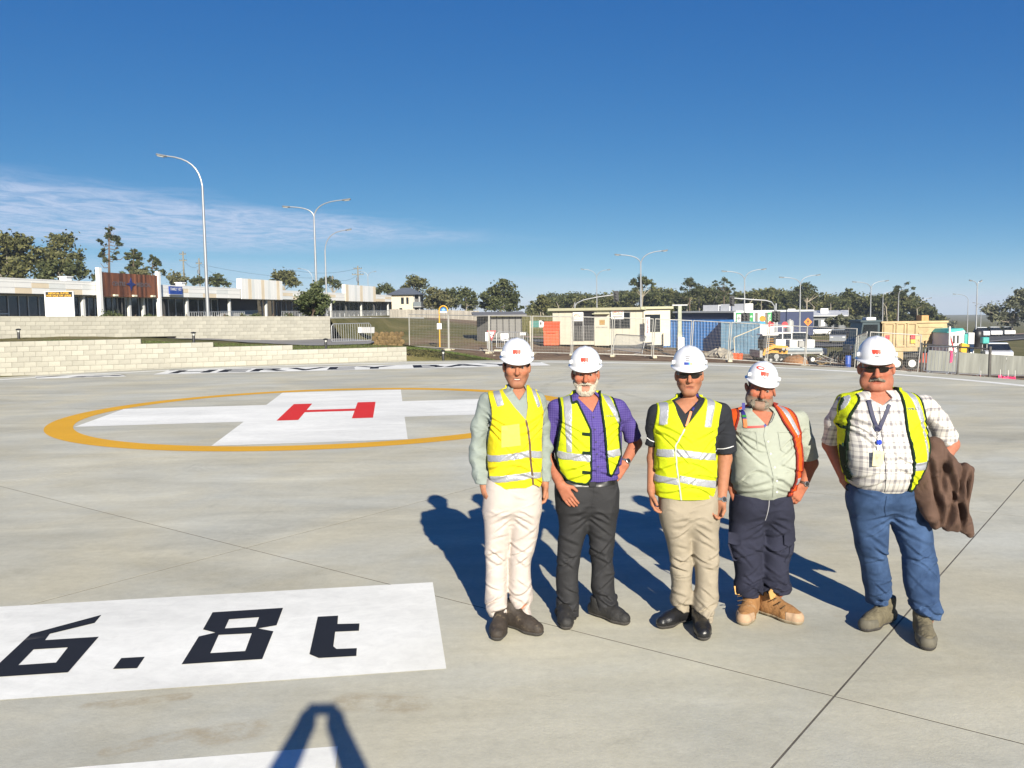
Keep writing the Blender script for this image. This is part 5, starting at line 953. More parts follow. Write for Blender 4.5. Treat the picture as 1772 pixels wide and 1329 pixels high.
o = mk('drum', 'blue plastic drum standing near the tipper cab', 'drum', (*P2_(1469, 49), zt(*P2_(1469, 49)))); MB().lathe([(.14, 0), (.17, .03), (.165, .25), (.18, .27), (.165, .29), (.17, .72), (.14, .76)], n=18).build('shell', mat('drum_blue', (.03, .08, .34), .45, .08), o, smooth=True); MB().lathe([(.04, .76), (.04, .79)], c=(.06, 0, 0), n=10).build('bung', BLACKM, o)
o = mk('pallet_scrap', 'low heap of scrap timber and steel offcuts by the tipper', 'scrap', (*P2_(1430, 50), zt(*P2_(1430, 50))))
for i in range(22): MB().bar((random.uniform(-.8, 1.1), random.uniform(-.4, .5), random.uniform(.05, .3)), (random.uniform(-.8, 1.1), random.uniform(-.4, .5), random.uniform(.2, .75)), .05, .03).build('offcut', random.choice([GREYM, MATS['stake_timber'], BLACKM]), o)
# tipper truck
D = 49; A_ = Vector((*P2_(1480, D), 0)); B_ = Vector((*P2_(1641, D-.4), 0)); rz = math.atan2((B_-A_).y, (B_-A_).x); Lt = (B_-A_).length; zt_b = at(1560, 645, D-2).z; t = mk('tipper_truck', 'old tipper truck with dark green cab and dented yellow tray', 'truck', (A_.x, A_.y, zt_b), rz); k = Lt/160; TY = mat('tray_yellow', (.46, .345, .185), .7, .15, 2, .2, 8, wear=((.30, .20, .10), 2.5, .60)); TG = mat('cab_green', (.025, .05, .062), .4, .15, 3)
MB().b2((0, .3, 22*k), (Lt, 1.9, 30*k)).build('chassis', BLACKM, t)
for cx_ in (14*k, 74*k, 100*k): wheel(t, (cx_, .1, 12*k), 12*k, .3); wheel(t, (cx_, 2.15, 12*k), 12*k, .3)
cb = MB().prism([(0, 26*k), (0, 46*k), (10*k, 58*k), (14*k, 86*k), (44*k, 87*k), (44*k, 26*k)], lambda q, s: (q[0], s, q[1]), .05, 2.2).build('cab', TG, t)
MB().prism([(12.5*k, 62*k), (16*k, 82*k), (40*k, 82*k), (40*k, 60*k)], lambda q, s: (q[0], s, q[1]), .03, .046).build('window', DGLASS, cb); MB().b2((10*k, .0, 86.5*k), (47*k, 2.25, 90*k)).build('cab_roof', TG, cb); MB().prism([(-3*k, 22*k), (26*k, 22*k), (27*k, 30*k), (22*k, 36*k), (4*k, 36*k), (-3*k, 30*k)], lambda q, s: (q[0], s, q[1]), -.04, .3).build('mudguard', TG, cb); MB().lathe([(.12, -.05), (.12, .02)], c=(-.01, .5, 40*k), n=14, axis='X').build('headlight', WHITE, cb); MB().b2((20*k, -.02, 90.1*k), (36*k, .7, 95*k)).build('roof_beacon_bar', WHITE, cb)
tr_ = MB().prism([(46*k, 40*k), (48*k, 86*k), (158*k, 84*k), (160*k, 72*k), (152*k, 42*k)], lambda q, s: (q[0], s, q[1]), -.02, 2.3).build('tray', TY, t)
for a_, b_ in ((50, 68), (71, 87), (90, 106)):
    fr = MB()
    for q in (((a_, 42), (b_, 45)), ((a_, 82), (b_, 85)), ((a_, 45), (a_+2, 82)), ((b_-2, 45), (b_, 82))): fr.b2((q[0][0]*k, -.08, q[0][1]*k), (q[1][0]*k, -.022, q[1][1]*k))
    fr.build('side_frame', TY, tr_)
for z in (52, 64, 76): MB().b2((110*k, -.06, z*k), (152*k, -.022, (z+3)*k)).build('side_rib', TY, tr_)
MB().b2((45*k, -.1, 84*k), (160*k, -.0, 87.5*k)).build('top_rail', TY, tr_); MB().b2((44*k, -.1, 34*k), (108*k, -.03, 41*k)).build('lower_rail', TY, tr_)
for a_ in (52, 96): MB().b2((a_*k, -.09, 55*k), ((a_+8)*k, -.082, 63*k)).build('reflector', RSIGN, tr_); MB().b2((a_*k, -.09, 48*k), ((a_+8)*k, -.082, 54.8*k)).build('reflector', mat('reflector_yellow', (.7, .45, .05), .4), tr_)
MB().b2((120*k, .4, 84*k), (132*k, 1.2, 97*k)).build('load_bin', mat('load_tan', (.52, .30, .12), .7, .2, 3), tr_); MB().b2((60*k, -.05, 12*k), (84*k, .05, 33*k)).build('mud_flap', TY, t); MB().prism([(112*k, 14*k), (140*k, 12*k), (142*k, 26*k), (134*k, 31*k), (116*k, 30*k)], lambda q, s: (q[0], s, q[1]), -.05, .6).build('mudguard', mat('guard_red', (.50, .10, .06), .6, .2, 3), t); MB().b2((44*k, -.02, 16*k), (60*k, .3, 32*k)).build('tool_box', TY, t)
# mixer truck end
D = 47; x = colX(1641, D); zb_ = at(1665, 626, D).z-.5; t = mk('mixer_truck', 'white truck with a teal roof seen behind the tipper tail', 'truck', (x, D, zb_), .05); k = mpp(D); TEAL = mat('teal_paint', (.06, .37, .34), .5, .1)
MB().prism([(2*k, 25*k), (2*k, 66*k), (30*k, 70*k), (34*k, 25*k)], lambda q, s: (q[0], s, q[1]), 0, 2.2).build('body', WHITE, t); MB().prism([(0, 66.5*k), (6*k, 73*k), (28*k, 74*k), (34*k, 67*k)], lambda q, s: (q[0], s, q[1]), .05, 2.1).build('roof_hopper', TEAL, t)
MB().b2((36*k, -.1, 12*k), (46*k, 1.5, 66*k)).build('side_panel', WHITE, t); MB().b2((30*k, -.05, 40*k), (35*k, .5, 64*k)).build('teal_post', TEAL, t)
for a_ in (10, 17): MB().b2((a_*k, -.03, 48*k), ((a_+3)*k, -.002, 62*k)).build('vent', BLACKM, t)
MB().prism([(4*k, 62*k), (5.5*k, 62*k), (13*k, 34*k), (11*k, 34*k)], lambda q, s: (q[0], s, q[1]), -.05, -.02).build('red_stripe', RSIGN, t)
MB().prism([(20*k, 34*k), (22*k, 49*k), (30*k, 47*k), (37*k, 44*k), (31*k, 40*k), (30*k, 30*k)], lambda q, s: (q[0], s, q[1]), -.25, -.08).build('warning_flag', mat('plate_yellow', (.66, .36, .02), .5, .1), t); MB().prism([(30*k, 18*k), (33*k, 42*k), (37*k, 38*k), (39*k, 20*k)], lambda q, s: (q[0], s, q[1]), -.2, -.05).build('mud_flap', BLACKM, t)
wheel(t, (14*k, -.05, 14*k), 12*k, .3); wheel(t, (30*k, -.05, 13*k), 11*k, .3); MB().tube([(0*k, -.2, 26*k), (0*k, -.2, 78*k)], .05, 8).build('exhaust', STEELW, t)
o = mk('water_tank', 'black plastic water tank on the far side of the shade cloth', 'tank', (colX(1694, 52), 52, at(1694, 603, 52).z)); MB().lathe([(.29, 0), (.30, .1), (.295, .6), (.31, .62), (.29, 1.0), (.18, 1.12), (.12, 1.14)], n=24).build('shell', BLACKM, o, smooth=True); MB().lathe([(.10, 1.13), (.10, 1.18)], n=12).build('lid', BLACKM, o)
o = mk('control_box', 'teal equipment box on legs beside the water tank', 'equipment box', (colX(1706, 46), 46, at(1706, 607, 46).z)); MB().box((0, 0, .55), (.34, .3, .34), bev=.03).build('box', TEAL, o); [MB().bar((sx*.12, 0, 0), (sx*.12, 0, .4), .04).build('leg', GREYM, o) for sx in (-1, 1)]
# cars
def car(label, px, D, Lm, rz, mt, suv=True, zb=None):
    x = colX(px, D); t = mk('parked_car', label, 'car', (x, D, zt(x, D)+.12 if zb is None else zb), rz); L_, W_, H_ = Lm, 1.8, 1.65 if suv else 1.42; pr = [(-.5, .28), (-.5, .55), (-.47, .62), (-.24, .66), (-.12, .97), (.02, 1.0), (.38, .98), (.47, .66), (.5, .55), (.5, .28)] if suv else [(-.5, .3), (-.5, .5), (-.46, .6), (-.2, .68), (-.05, .98), (.2, 1.0), (.36, .70), (.48, .66), (.5, .5), (.5, .3)]
    lo_ = [(a, b) for a, b in pr if b <= .7]; MB().prism([(-.5, .22), (-.5, .55), (-.47, .62), (-.24, .66), (.45, .66), (.5, .55), (.5, .22)], lambda q, s: (q[0]*L_, s, q[1]*H_), -W_/2, W_/2).build('body', mt, t)
    up = [q for q in pr if q[1] >= .655]; cabn = MB(); n = len(up); vs_ = [(q[0]*L_, -W_/2*(1 if q[1] < .8 else .82), q[1]*H_) for q in up]+[(q[0]*L_, W_/2*(1 if q[1] < .8 else .82), q[1]*H_) for q in up]; cabn.add(vs_, [tuple(range(n)), tuple(reversed(range(n, 2*n)))]+[(i, i+n, (i+1) % n+n, (i+1) % n) for i in range(n)]); cabn.build('cabin', DGLASS, t)
    a_, b_ = [q for q in up if q[1] > .9][0][0], [q for q in up if q[1] > .9][-1][0]; MB().b2((a_*L_-.02, -W_*.41, H_*.975), (b_*L_+.02, W_*.41, H_*1.015)).build('roof', mt, t)
    for xx in (-.31, .31):
        for sy in (-1, 1): wheel(t, (xx*L_, sy*(W_/2-.08), .33), .33, .2)
    for sy in (-1, 1): MB().box((-.495*L_, sy*W_*.36, H_*.5), (.08, .34, .14), bev=.03).build('headlight', WHITE, t); MB().box((.497*L_, sy*W_*.40, H_*.5), (.05, .2, .2), bev=.02).build('tail_light', RSIGN, t)
    return t
CARS = mat('car_silver', (.42, .44, .46), .3, .03, metal=.5, coat=.5); CARK = mat('car_black', (.015, .015, .017), .25, .05, coat=.6); CARW = mat('car_white', (.72, .72, .72), .3, .02, coat=.5)
car('silver four wheel drive car on the road behind the pipe trailer', 1451, 104, 4.7, 1.2, CARS); car('black four wheel drive car farther up the road', 1474, 128, 4.7, .9, CARK); car('white low car parked beside the palms', 1417, 138, 4.5, .15, CARW, False)
car('white sedan parked beyond the shade cloth barriers', 1727, 66, 4.6, 1.15, CARW, False); car('white car half hidden behind the weathered container and loader', 1352, 70, 4.8, .1, CARW, True)
for i, px in enumerate((1700, 1722, 1745)): car('distant white car down the hill %s' % ['just right of the twin lamp', 'under the hazy gum', 'at the far side of the hazy gum'][i], px, 150+i*8, 4.6, 1.25, CARW, True)
# orange diamond road sign, stop signs
def rsign(label, px, py, D, r, n, mt, rot, name='road_sign'):
    p_ = at(px, py, D); z_ = zt(p_.x, D); t = mk(name, label, 'sign', (p_.x, D, z_)); h_ = p_.z-z_; MB().prism([(r*math.cos(2*math.pi*i/n+rot), h_+r*math.sin(2*math.pi*i/n+rot)) for i in range(n)], lambda q, s: (q[0], s, q[1]), -.03, 0).build('plate', mt, t); MB().tube([(0, .03, 0), (0, .03, h_)], .035, 8).build('post', GALV, t)
    if n == 4: MB().prism([(-.05, h_-.2), (.05, h_-.2), (.05, h_+.03), (.13, h_+.03), (0, h_+.22), (-.13, h_+.03), (-.05, h_+.03)], lambda q, s: (q[0], s, q[1]), -.04, -.031).build('arrow', BLACKM, t)
    return t
rsign('orange diamond road works sign beside a twin lamp', 1398, 557, 88, .42, 4, mat('sign_orange', (.72, .20, .01), .5, .04), 0); rsign('red stop sign under the mast arm signal', 1334, 561, 84, .32, 8, RSIGN, .39); rsign('red stop sign beside the grey bin', 1358, 562, 86, .32, 8, RSIGN, .39)
o = mk('rail_frame', 'white pipe loading frame behind the loader', 'frame', (*P2_(1334, 66), zt(*P2_(1334, 66))))
for a_, b_ in (((0, 0, 0), (0, 0, 2.2)), ((.9, 0, 0), (.9, 0, 2.2)), ((1.6, 0, 0), (1.6, 0, 2.2)), ((0, 0, 2.2), (1.6, 0, 2.2)), ((0, 0, 1.7), (1.6, 0, 1.7)), ((0, 0, 1.2), (1.6, 0, 1.2))): MB().bar(a_, b_, .07).build('pipe', WHITE, o)
o = mk('grey_bin', 'pale grey upright tank by the far roadside', 'tank', (*P2_(1367, 92), zt(*P2_(1367, 92)))); MB().lathe([(.42, 0), (.42, 2.5), (.3, 2.7)], n=16).build('shell', GREYM, o, smooth=True); MB().lathe([(.12, 2.7), (.12, 2.8)], n=10).build('lid', GREYM, o)
# grass tufts along banks
def tufts(name, label, pts, n_, h_, mt, seed):
    rg = np.random.default_rng(seed); V = []; Fc = []
    for i in range(n_):
        x, y, z = pts(rg); a = rg.uniform(0, 6.28); hh2 = h_*rg.uniform(.4, 1.3); w_ = .012+.01*rg.random(); dx, dy = math.cos(a)*w_, math.sin(a)*w_; lx, ly = rg.normal()*hh2*.35, rg.normal()*hh2*.35; b = len(V); V += [(x-dx, y-dy, z), (x+dx, y+dy, z), (x+lx, y+ly, z+hh2)]; Fc.append((b, b+1, b+2))
    me = bpy.data.meshes.new(name); me.from_pydata(V, [], Fc); o = link(name, me, mt); o['kind'] = 'stuff'; o['label'] = label
GB_ = leafmat('grass_blade', (.09, .10, .03), (.28, .24, .10)); GB2 = leafmat('grass_blade_green', (.05, .085, .02), (.16, .19, .06))
def tp(rg):
    s = rg.uniform(3, 16.6); t = rg.uniform(.0, .4); q = gp_(s, t); nb = [ltop(min(16, max(-3, s+k*.22)))-.10 for k in range(-8, 9)]; return q.x, q.y, sum(nb)/17+.06*t-.02
tufts('grass', 'green and dry grass along the strip between the block walls', tp, 9000, .07, GB2, 4)
def tq(rg):
    s = rg.uniform(16.5, 20.5); t = rg.uniform(0, .14); q = (LA+ld*s+ln*.15).lerp(UA+ud*((s-1.6)/15*UL*1.02+1.2), t); f = min(1, max(0, (s-16.6)/5.5)); f = f*f*(3-2*f); return q.x, q.y, .475*(1-f)+(zt(q.x, q.y)-.12)*f-.01
tufts('grass', 'green grass patch at the end of the low block wall', tq, 3000, .08, GB2, 6)
def tw(rg):
    px = rg.uniform(836, 960); D = rg.uniform(95, 145); x = colX(px, D); return x, D, zt(x, D)
tufts('grass', 'tall dry yellow grass on the rise behind the bus shelter', tw, 9000, .8, GB_, 8)
def shr(px, D, r, z, lab):
    t = tree(lab, D, px, [(px, yh(px)-((z+r*.55-CAMH)/D*F), r/mpp(D)), (px+r*.6/mpp(D), yh(px)-((z+r*.35-CAMH)/D*F), r*.7/mpp(D)), (px-r*.6/mpp(D), yh(px)-((z+r*.4-CAMH)/D*F), r*.65/mpp(D))], 'bush', .05, .8, BARKD, zb=z, tr=.3, name='shrub', group='small shrubs along the top of the tall wall', cat='shrub'); return t
for px in (8, 22, 40, 62, 72, 132, 143, 158, 188, 203, 212, 236, 262, 286, 322, 390, 420, 446, 470, 500): shr(px+random.uniform(-3, 3), 43+px*.018, random.uniform(.16, .3), 1.68, 'small green shrub planted along the top of the tall block wall')
shr(190, 47.5, .45, 1.68, 'taller green shrub in front of the clinic entrance')
# photographer holding the phone above the head (only the shadow reaches the picture)
ph = mk('person', 'photographer with raised arms whose shadow falls on the pad', 'person', (0, -.42, 0)); CAMT = Vector((0, .42, CAMH))
# ------------------------------------------------------------------ people: signed-distance figures meshed with surface nets
class Field:
    def __init__(s, lo, hi, h):
        s.h = h; s.lo = np.array(lo, float); s.n = np.ceil((np.array(hi)-s.lo)/h).astype(int)+1
        s.ax = [s.lo[i]+h*np.arange(s.n[i]) for i in range(3)]; s.f = np.full(s.n, .5, np.float32)
    def sub(s, lo, hi):
        sl = []
        for i in range(3):
            a = max(0, int((lo[i]-s.lo[i])/s.h)-1); b = min(s.n[i], int((hi[i]-s.lo[i])/s.h)+3)
            if b <= a: return None
            sl.append(slice(a, b))
        sl = tuple(sl); g = np.meshgrid(s.ax[0][sl[0]], s.ax[1][sl[1]], s.ax[2][sl[2]], indexing='ij', sparse=True); return sl, g
    def merge(s, sl, d, k, op='u'):
        a = s.f[sl]; d = d.astype(np.float32)
        if op == 's': d = -d; a2 = -a
        else: a2 = a
        if k > 0: hh = np.maximum(k-np.abs(a2-d), 0)/k; r = np.minimum(a2, d)-hh*hh*k*.25
        else: r = np.minimum(a2, d)
        if op == 's': h2 = np.maximum(k-np.abs(a+(-d)*-1*-1), 0); r = np.maximum(a, d) if k == 0 else -_smin(-a, -d, k)
        s.f[sl] = r
    def cone(s, p0, p1, r0, r1, k=.02, op='u', fn=None):
        p0, p1 = np.array(p0, float), np.array(p1, float); m_ = max(r0, r1)+k+.03; q = s.sub(np.minimum(p0, p1)-m_, np.maximum(p0, p1)+m_)
        if q is None: return
        sl, (x, y, z) = q; d = p1-p0; L2 = max(d@d, 1e-9); t = np.clip(((x-p0[0])*d[0]+(y-p0[1])*d[1]+(z-p0[2])*d[2])/L2, 0, 1)
        dd = np.sqrt((x-p0[0]-t*d[0])**2+(y-p0[1]-t*d[1])**2+(z-p0[2]-t*d[2])**2)-(r0+(r1-r0)*t)
        if fn is not None: dd = dd+fn(x, y, z)
        s.merge(sl, dd, k, op)
    def chain(s, pts, rs, k=.02, fn=None):
        for i in range(len(pts)-1): s.cone(pts[i], pts[i+1], rs[i], rs[i+1], k, fn=fn)
    def ell(s, c, r, k=.02, M=None, op='u'):
        c, r = np.array(c, float), np.array(r, float); m_ = r.max()+k+.03; q = s.sub(c-m_, c+m_)
        if q is None: return
        sl, (x, y, z) = q; x, y, z = x-c[0], y-c[1], z-c[2]
        if M is not None: x, y, z = [M[0][i]*x+M[1][i]*y+M[2][i]*z for i in range(3)]
        k0 = np.sqrt((x/r[0])**2+(y/r[1])**2+(z/r[2])**2); k1 = np.sqrt((x/r[0]**2)**2+(y/r[1]**2)**2+(z/r[2]**2)**2)+1e-6
        s.merge(sl, k0*(k0-1)/k1, k, op)
    def slices(s, L, k=.02, fn=None, p=2.4, infl=0.0):
        """L rows (z, cx, cy, rx, ry) from high to low or low to high"""
        A = np.array(sorted(L), float); m_ = k+.05; lo = (np.min(A[:, 1]-A[:, 3])-m_, np.min(A[:, 2]-A[:, 4])-m_, A[0, 0]-.03-infl); hi = (np.max(A[:, 1]+A[:, 3])+m_, np.max(A[:, 2]+A[:, 4])+m_, A[-1, 0]+.03+infl)
        q = s.sub(lo, hi)
        if q is None: return
        sl, (x, y, z) = q; zz = z.ravel(); ip = [_interp(zz, A[:, 0], A[:, i]).reshape(1, 1, -1) for i in range(1, 5)]
        rx, ry = ip[2]+infl, ip[3]+infl; kk = (np.abs((x-ip[0])/rx)**p+np.abs((y-ip[1])/ry)**p)**(1/p); d = (kk-1)*np.minimum(rx, ry)
        d = np.maximum(d, np.maximum(A[0, 0]-infl*.3-z, z-A[-1, 0]-infl*.3))
        if fn is not None: d = d+fn(x, y, z)
        s.merge(sl, d, k)
    def mesh(s, name):
        f = s.f; b = f < 0; n = np.array(f.shape); sm = np.zeros(n-1, np.int8)
        for i in (0, 1):
            for j in (0, 1):
                for k in (0, 1): sm += b[i:n[0]-1+i, j:n[1]-1+j, k:n[2]-1+k]
        act = np.argwhere((sm > 0) & (sm < 8)); N = len(act); ids = np.full(n-1, -1, np.int32); ids[act[:, 0], act[:, 1], act[:, 2]] = np.arange(N)
        C = np.array([(i, j, k) for i in (0, 1) for j in (0, 1) for k in (0, 1)]); V = [f[act[:, 0]+c[0], act[:, 1]+c[1], act[:, 2]+c[2]] for c in C]
        acc = np.zeros((N, 3)); cnt = np.zeros(N)
        for a in range(8):
            for c in range(a+1, 8):
                if np.abs(C[a]-C[c]).sum() != 1: continue
                m_ = (V[a] < 0) != (V[c] < 0); t = V[a][m_]/(V[a][m_]-V[c][m_]); acc[m_] += C[a]+t[:, None]*(C[c]-C[a]); cnt[m_] += 1
        P = s.lo+(act+acc/cnt[:, None])*s.h; Q = []
        for axn in range(3):
            o1, o2 = [(1, 2), (2, 0), (0, 1)][axn]; sh = [slice(None)]*3; sh2 = [slice(None)]*3; sh[axn] = slice(0, -1); sh2[axn] = slice(1, None)
            e = np.argwhere(b[tuple(sh)] != b[tuple(sh2)]); ok = np.all(e >= (np.arange(3) != axn), 1) & np.all(e < n-1, 1); e = e[ok]
            st = b[e[:, 0], e[:, 1], e[:, 2]]; d1 = np.zeros(3, int); d1[o1] = 1; d2 = np.zeros(3, int); d2[o2] = 1
            g = lambda v: ids[v[:, 0], v[:, 1], v[:, 2]]
            qd = np.stack([g(e-d1-d2), g(e-d2), g(e), g(e-d1)], 1); qd[~st] = qd[~st][:, ::-1]; Q.append(qd)
        Q = np.concatenate(Q); Q = Q[(Q >= 0).all(1)]
        me = bpy.data.meshes.new(name); me.vertices.add(N); me.vertices.foreach_set('co', P.astype(np.float32).ravel()); me.loops.add(4*len(Q)); me.loops.foreach_set('vertex_index', Q.astype(np.int32).ravel())
        me.polygons.add(len(Q)); me.polygons.foreach_set('loop_start', np.arange(0, 4*len(Q), 4, dtype=np.int32)); me.polygons.foreach_set('use_smooth', np.ones(len(Q), bool)); me.update(); me.validate()
        return me, P, Q
def _smin(a, b, k): h = np.maximum(k-np.abs(a-b), 0)/k; return np.minimum(a, b)-h*h*k*.25
def _merge(s, sl, d, k, op='u'):
    a = s.f[sl]; d = d.astype(np.float32)
    if op == 'u': r = _smin(a, d, k) if k > 0 else np.minimum(a, d)
    else: r = -_smin(-a, d, k) if k > 0 else np.maximum(a, -d)
    s.f[sl] = r
Field.merge = _merge
def _interp(x, xp, fp):
    # smooth (cubic hermite) interpolation through the slices
    xp, fp = np.asarray(xp), np.asarray(fp); n = len(xp); dx = np.diff(xp); dd = np.diff(fp)/np.maximum(dx, 1e-6); m_ = np.empty(n); m_[0], m_[-1] = dd[0], dd[-1]
    if n > 2: m_[1:-1] = np.where(dd[:-1]*dd[1:] > 0, 2*dd[:-1]*dd[1:]/(dd[:-1]+dd[1:]+1e-12), 0)
    xx = np.clip(x, xp[0], xp[-1]); i = np.clip(np.searchsorted(xp, xx)-1, 0, n-2); h = dx[i]; t = (xx-xp[i])/h
    return (2*t**3-3*t**2+1)*fp[i]+(t**3-2*t**2+t)*h*m_[i]+(-2*t**3+3*t**2)*fp[i+1]+(t**3-t**2)*h*m_[i+1]
def polysd(P, x, z):
    """signed distance to a 2-D polygon (negative inside)"""
    P = np.array(P, float); d = np.full(np.broadcast(x, z).shape, 1e9); ins = np.zeros(d.shape, bool)
    for i in range(len(P)):
        a, b = P[i], P[(i+1) % len(P)]; e = b-a; L2 = max(e@e, 1e-12); t = np.clip(((x-a[0])*e[0]+(z-a[1])*e[1])/L2, 0, 1)
        d = np.minimum(d, (x-a[0]-t*e[0])**2+(z-a[1]-t*e[1])**2); c = ((a[1] > z) != (b[1] > z)) & (x < (b[0]-a[0])*(z-a[1])/(b[1]-a[1]+1e-12)+a[0]); ins ^= c
    d = np.sqrt(d); return np.where(ins, -d, d)
def folds(seed, amp, f0=22.0, dirs=None, n=5):
    rg = np.random.default_rng(seed); W_ = []
    for i in range(n):
        d = rg.normal(size=3) if dirs is None else np.array(dirs[i % len(dirs)])+rg.normal(size=3)*.25
        d /= np.linalg.norm(d); W_.append((d*f0*rg.uniform(.7, 1.7), rg.uniform(0, 6.28), rg.normal(size=3)*3.0, rg.uniform(0, 6.28)))
    def fn(x, y, z):
        r = 0
        for w_, ph, w2, p2 in W_: r = r+np.sin(w_[0]*x+w_[1]*y+w_[2]*z+ph+1.6*np.sin(w2[0]*x+w2[1]*y+w2[2]*z+p2))
        r = r/n; return amp*(np.abs(r)*1.8-.55)
    return fn
def creases(seed, items):
    """items: (x, z, half length, slope, depth); soft valleys with a raised lip, as cloth folds"""
    rg = np.random.default_rng(seed); it = [(x, z, l, s, d, rg.uniform(.008, .014), rg.normal()*3.0) for x, z, l, s, d in items]
    def fn(x, y, z):
        r = 0.0
        for x0, z0, l, s_, d, w_, c in it:
            u = x-x0; q = (z-z0-s_*u-c*u*u)/w_; r = r+d*(np.exp(-q*q)-.75*np.exp(-(q-1.7)**2))*np.exp(-(u/l)**4)*(y < .06)
        return r
    return fn
def skinmat(name, base, red=(.62, .20, .13)):
    m = bpy.data.materials.new(name); m.use_nodes = True; N, L = m.node_tree.nodes, m.node_tree.links; b = N['Principled BSDF']; b.inputs['Roughness'].default_value = .62; b.inputs['Specular IOR Level'].default_value = .18; b.inputs['Subsurface Weight'].default_value = .10; b.inputs['Subsurface Radius'].default_value = (.010, .004, .002)
    a = N.new('ShaderNodeAttribute'); a.attribute_name = 'tone'; t = N.new('ShaderNodeTexCoord'); n = N.new('ShaderNodeTexNoise'); n.inputs['Scale'].default_value = 45; n.inputs['Detail'].default_value = 4; L.new(t.outputs['Object'], n.inputs['Vector'])
    r = N.new('ShaderNodeMapRange'); r.inputs['To Min'].default_value = .74; r.inputs['To Max'].default_value = 1.18; L.new(n.outputs['Fac'], r.inputs['Value']); v = N.new('ShaderNodeVectorMath'); v.operation = 'SCALE'; L.new(a.outputs['Color'], v.inputs[0]); L.new(r.outputs[0], v.inputs['Scale']); L.new(v.outputs[0], b.inputs['Base Color']); return m
SKM = skinmat('skin', (.5, .3, .2))
def cloth(name, col, var=.10, rough=.85, bump=.5, bscale=260, scale=7, spec=.2, wrk=.55, **k): return mat(name, col, rough, var, scale, bump, bscale, spec=spec, wrk=wrk, **k)
def plaid(name, base, line, sc, w_, line2=None, rough=.85):
    m = bpy.data.materials.new(name); m.use_nodes = True; N, L = m.node_tree.nodes, m.node_tree.links; b = N['Principled BSDF']; b.inputs['Roughness'].default_value = rough; b.inputs['Specular IOR Level'].default_value = .15
    t = N.new('ShaderNodeTexCoord'); nz = N.new('ShaderNodeTexNoise'); nz.inputs['Scale'].default_value = 9; L.new(t.outputs['Object'], nz.inputs['Vector']); wob = N.new('ShaderNodeVectorMath'); wob.operation = 'MULTIPLY_ADD'; L.new(nz.outputs['Color'], wob.inputs[0]); wob.inputs[1].default_value = (.008, .008, .008); L.new(t.outputs['Object'], wob.inputs[2])
    s = N.new('ShaderNodeSeparateXYZ'); L.new(wob.outputs[0], s.inputs[0])
    def M_(op, a, bb=None):
        q = N.new('ShaderNodeMath'); q.operation = op
        for i, v in enumerate((a, bb)):
            if v is None: continue
            if isinstance(v, (int, float)): q.inputs[i].default_value = v
            else: L.new(v, q.inputs[i])
        return q.outputs[0]
    def stripe(v, f, wd, off=0.0): return M_('LESS_THAN', M_('FRACT', M_('ADD', M_('MULTIPLY', v, f), off)), wd)
    hx = s.outputs[0]; fac = M_('MULTIPLY', M_('ADD', stripe(hx, sc, w_), stripe(s.outputs[2], sc*.9, w_)), .42)
    if line2: fac = M_('ADD', fac, M_('MULTIPLY', M_('ADD', stripe(hx, sc, w_*.35, .45), stripe(s.outputs[2], sc, w_*.35, .45)), .35))
    mx = N.new('ShaderNodeMix'); mx.data_type = 'RGBA'; L.new(fac, mx.inputs['Factor']); mx.inputs[6].default_value = (*base, 1); mx.inputs[7].default_value = (*line, 1); L.new(mx.outputs[2], b.inputs['Base Color']); return m
SILV = mat('reflective_tape', (.36, .37, .40), .38, .10, 30, .25, 90, metal=.25); HATW = mat('hat_shell', (.66, .67, .69), .30, .02, 6, spec=.5, coat=.3); LOGO_R = mat('logo_red', (.62, .05, .025), .5, .05); LOGO_B = mat('logo_blue', (.03, .06, .32), .5, .05); LOGO_Y = mat('logo_yellow', (.75, .68, .15), .5, .05)
LENSB = mat('dark_lens', (.012, .009, .008), .08, .1, spec=.7); BLKP = mat('black_plastic', (.015, .015, .016), .35, .1); EYEW = mat('eye_white', (.30, .25, .22), .3, .03); IRIS = mat('iris', (.035, .022, .015), .2, .1); TEETH = mat('teeth', (.62, .58, .50), .35, .03); WATCHM = mat('watch_steel', (.45, .45, .44), .25, .05, metal=.8)
class Person:
    def __init__(s, label, D0, cx, fy):
        s.D0 = D0; b = at(cx, fy, D0); s.o = Vector((b.x, D0, 0.0)); s.k = mpp(D0); s.t = thing('person', label, 'person', tuple(s.o))
        s.fields = {}
    def P(s, px, py, dy=0.0): q = at(px, py, s.D0+dy)-s.o; return np.array((q.x, q.y, q.z))
    def XZ(s, px, py, dy=-.12): q = at(px, py, s.D0+dy)-s.o; return (q.x, q.z)
    def rows(s, L, z0=None):      # rows (py, xl, xr, ry, cy) -> slices
        out = []
        for py, xl, xr, ry, cy in L: a, b = s.P(xl, py, cy), s.P(xr, py, cy); out.append((a[2], (a[0]+b[0])/2, cy, (b[0]-a[0])/2, ry))
        return out
    def add(s, name, F_, mt, parent=None):
        me, P_, Q_ = F_.mesh(name); o = link(name, me, mt, parent or s.t); s.fields[name] = (F_, P_, Q_); return o, P_, Q_
    def bvh(s, name):
        F_, P_, Q_ = s.fields[name]; return BVHTree.FromPolygons([tuple(p) for p in P_], [tuple(q) for q in Q_])
def proj_front(bv, x, z, y0=-1.2, off=.003):
    h = bv.ray_cast(Vector((x, y0, z)), Vector((0, 1, 0)))
    return None if h[0] is None else (h[0].x, h[0].y-off, h[0].z)
def decal(per, bv, name, pts, faces, mt, parent, off=.003):
    v = [proj_front(bv, p[0], p[1], off=off) for p in pts]; ys = [q[1] for q in v if q]
    if not ys: return None
    md = sum(ys)/len(ys); v = [q if q else (p[0], md, p[1]) for q, p in zip(v, pts)]
    me = bpy.data.meshes.new(name); me.from_pydata(v, [], faces); return link(name, me, mt, parent, smooth='all')
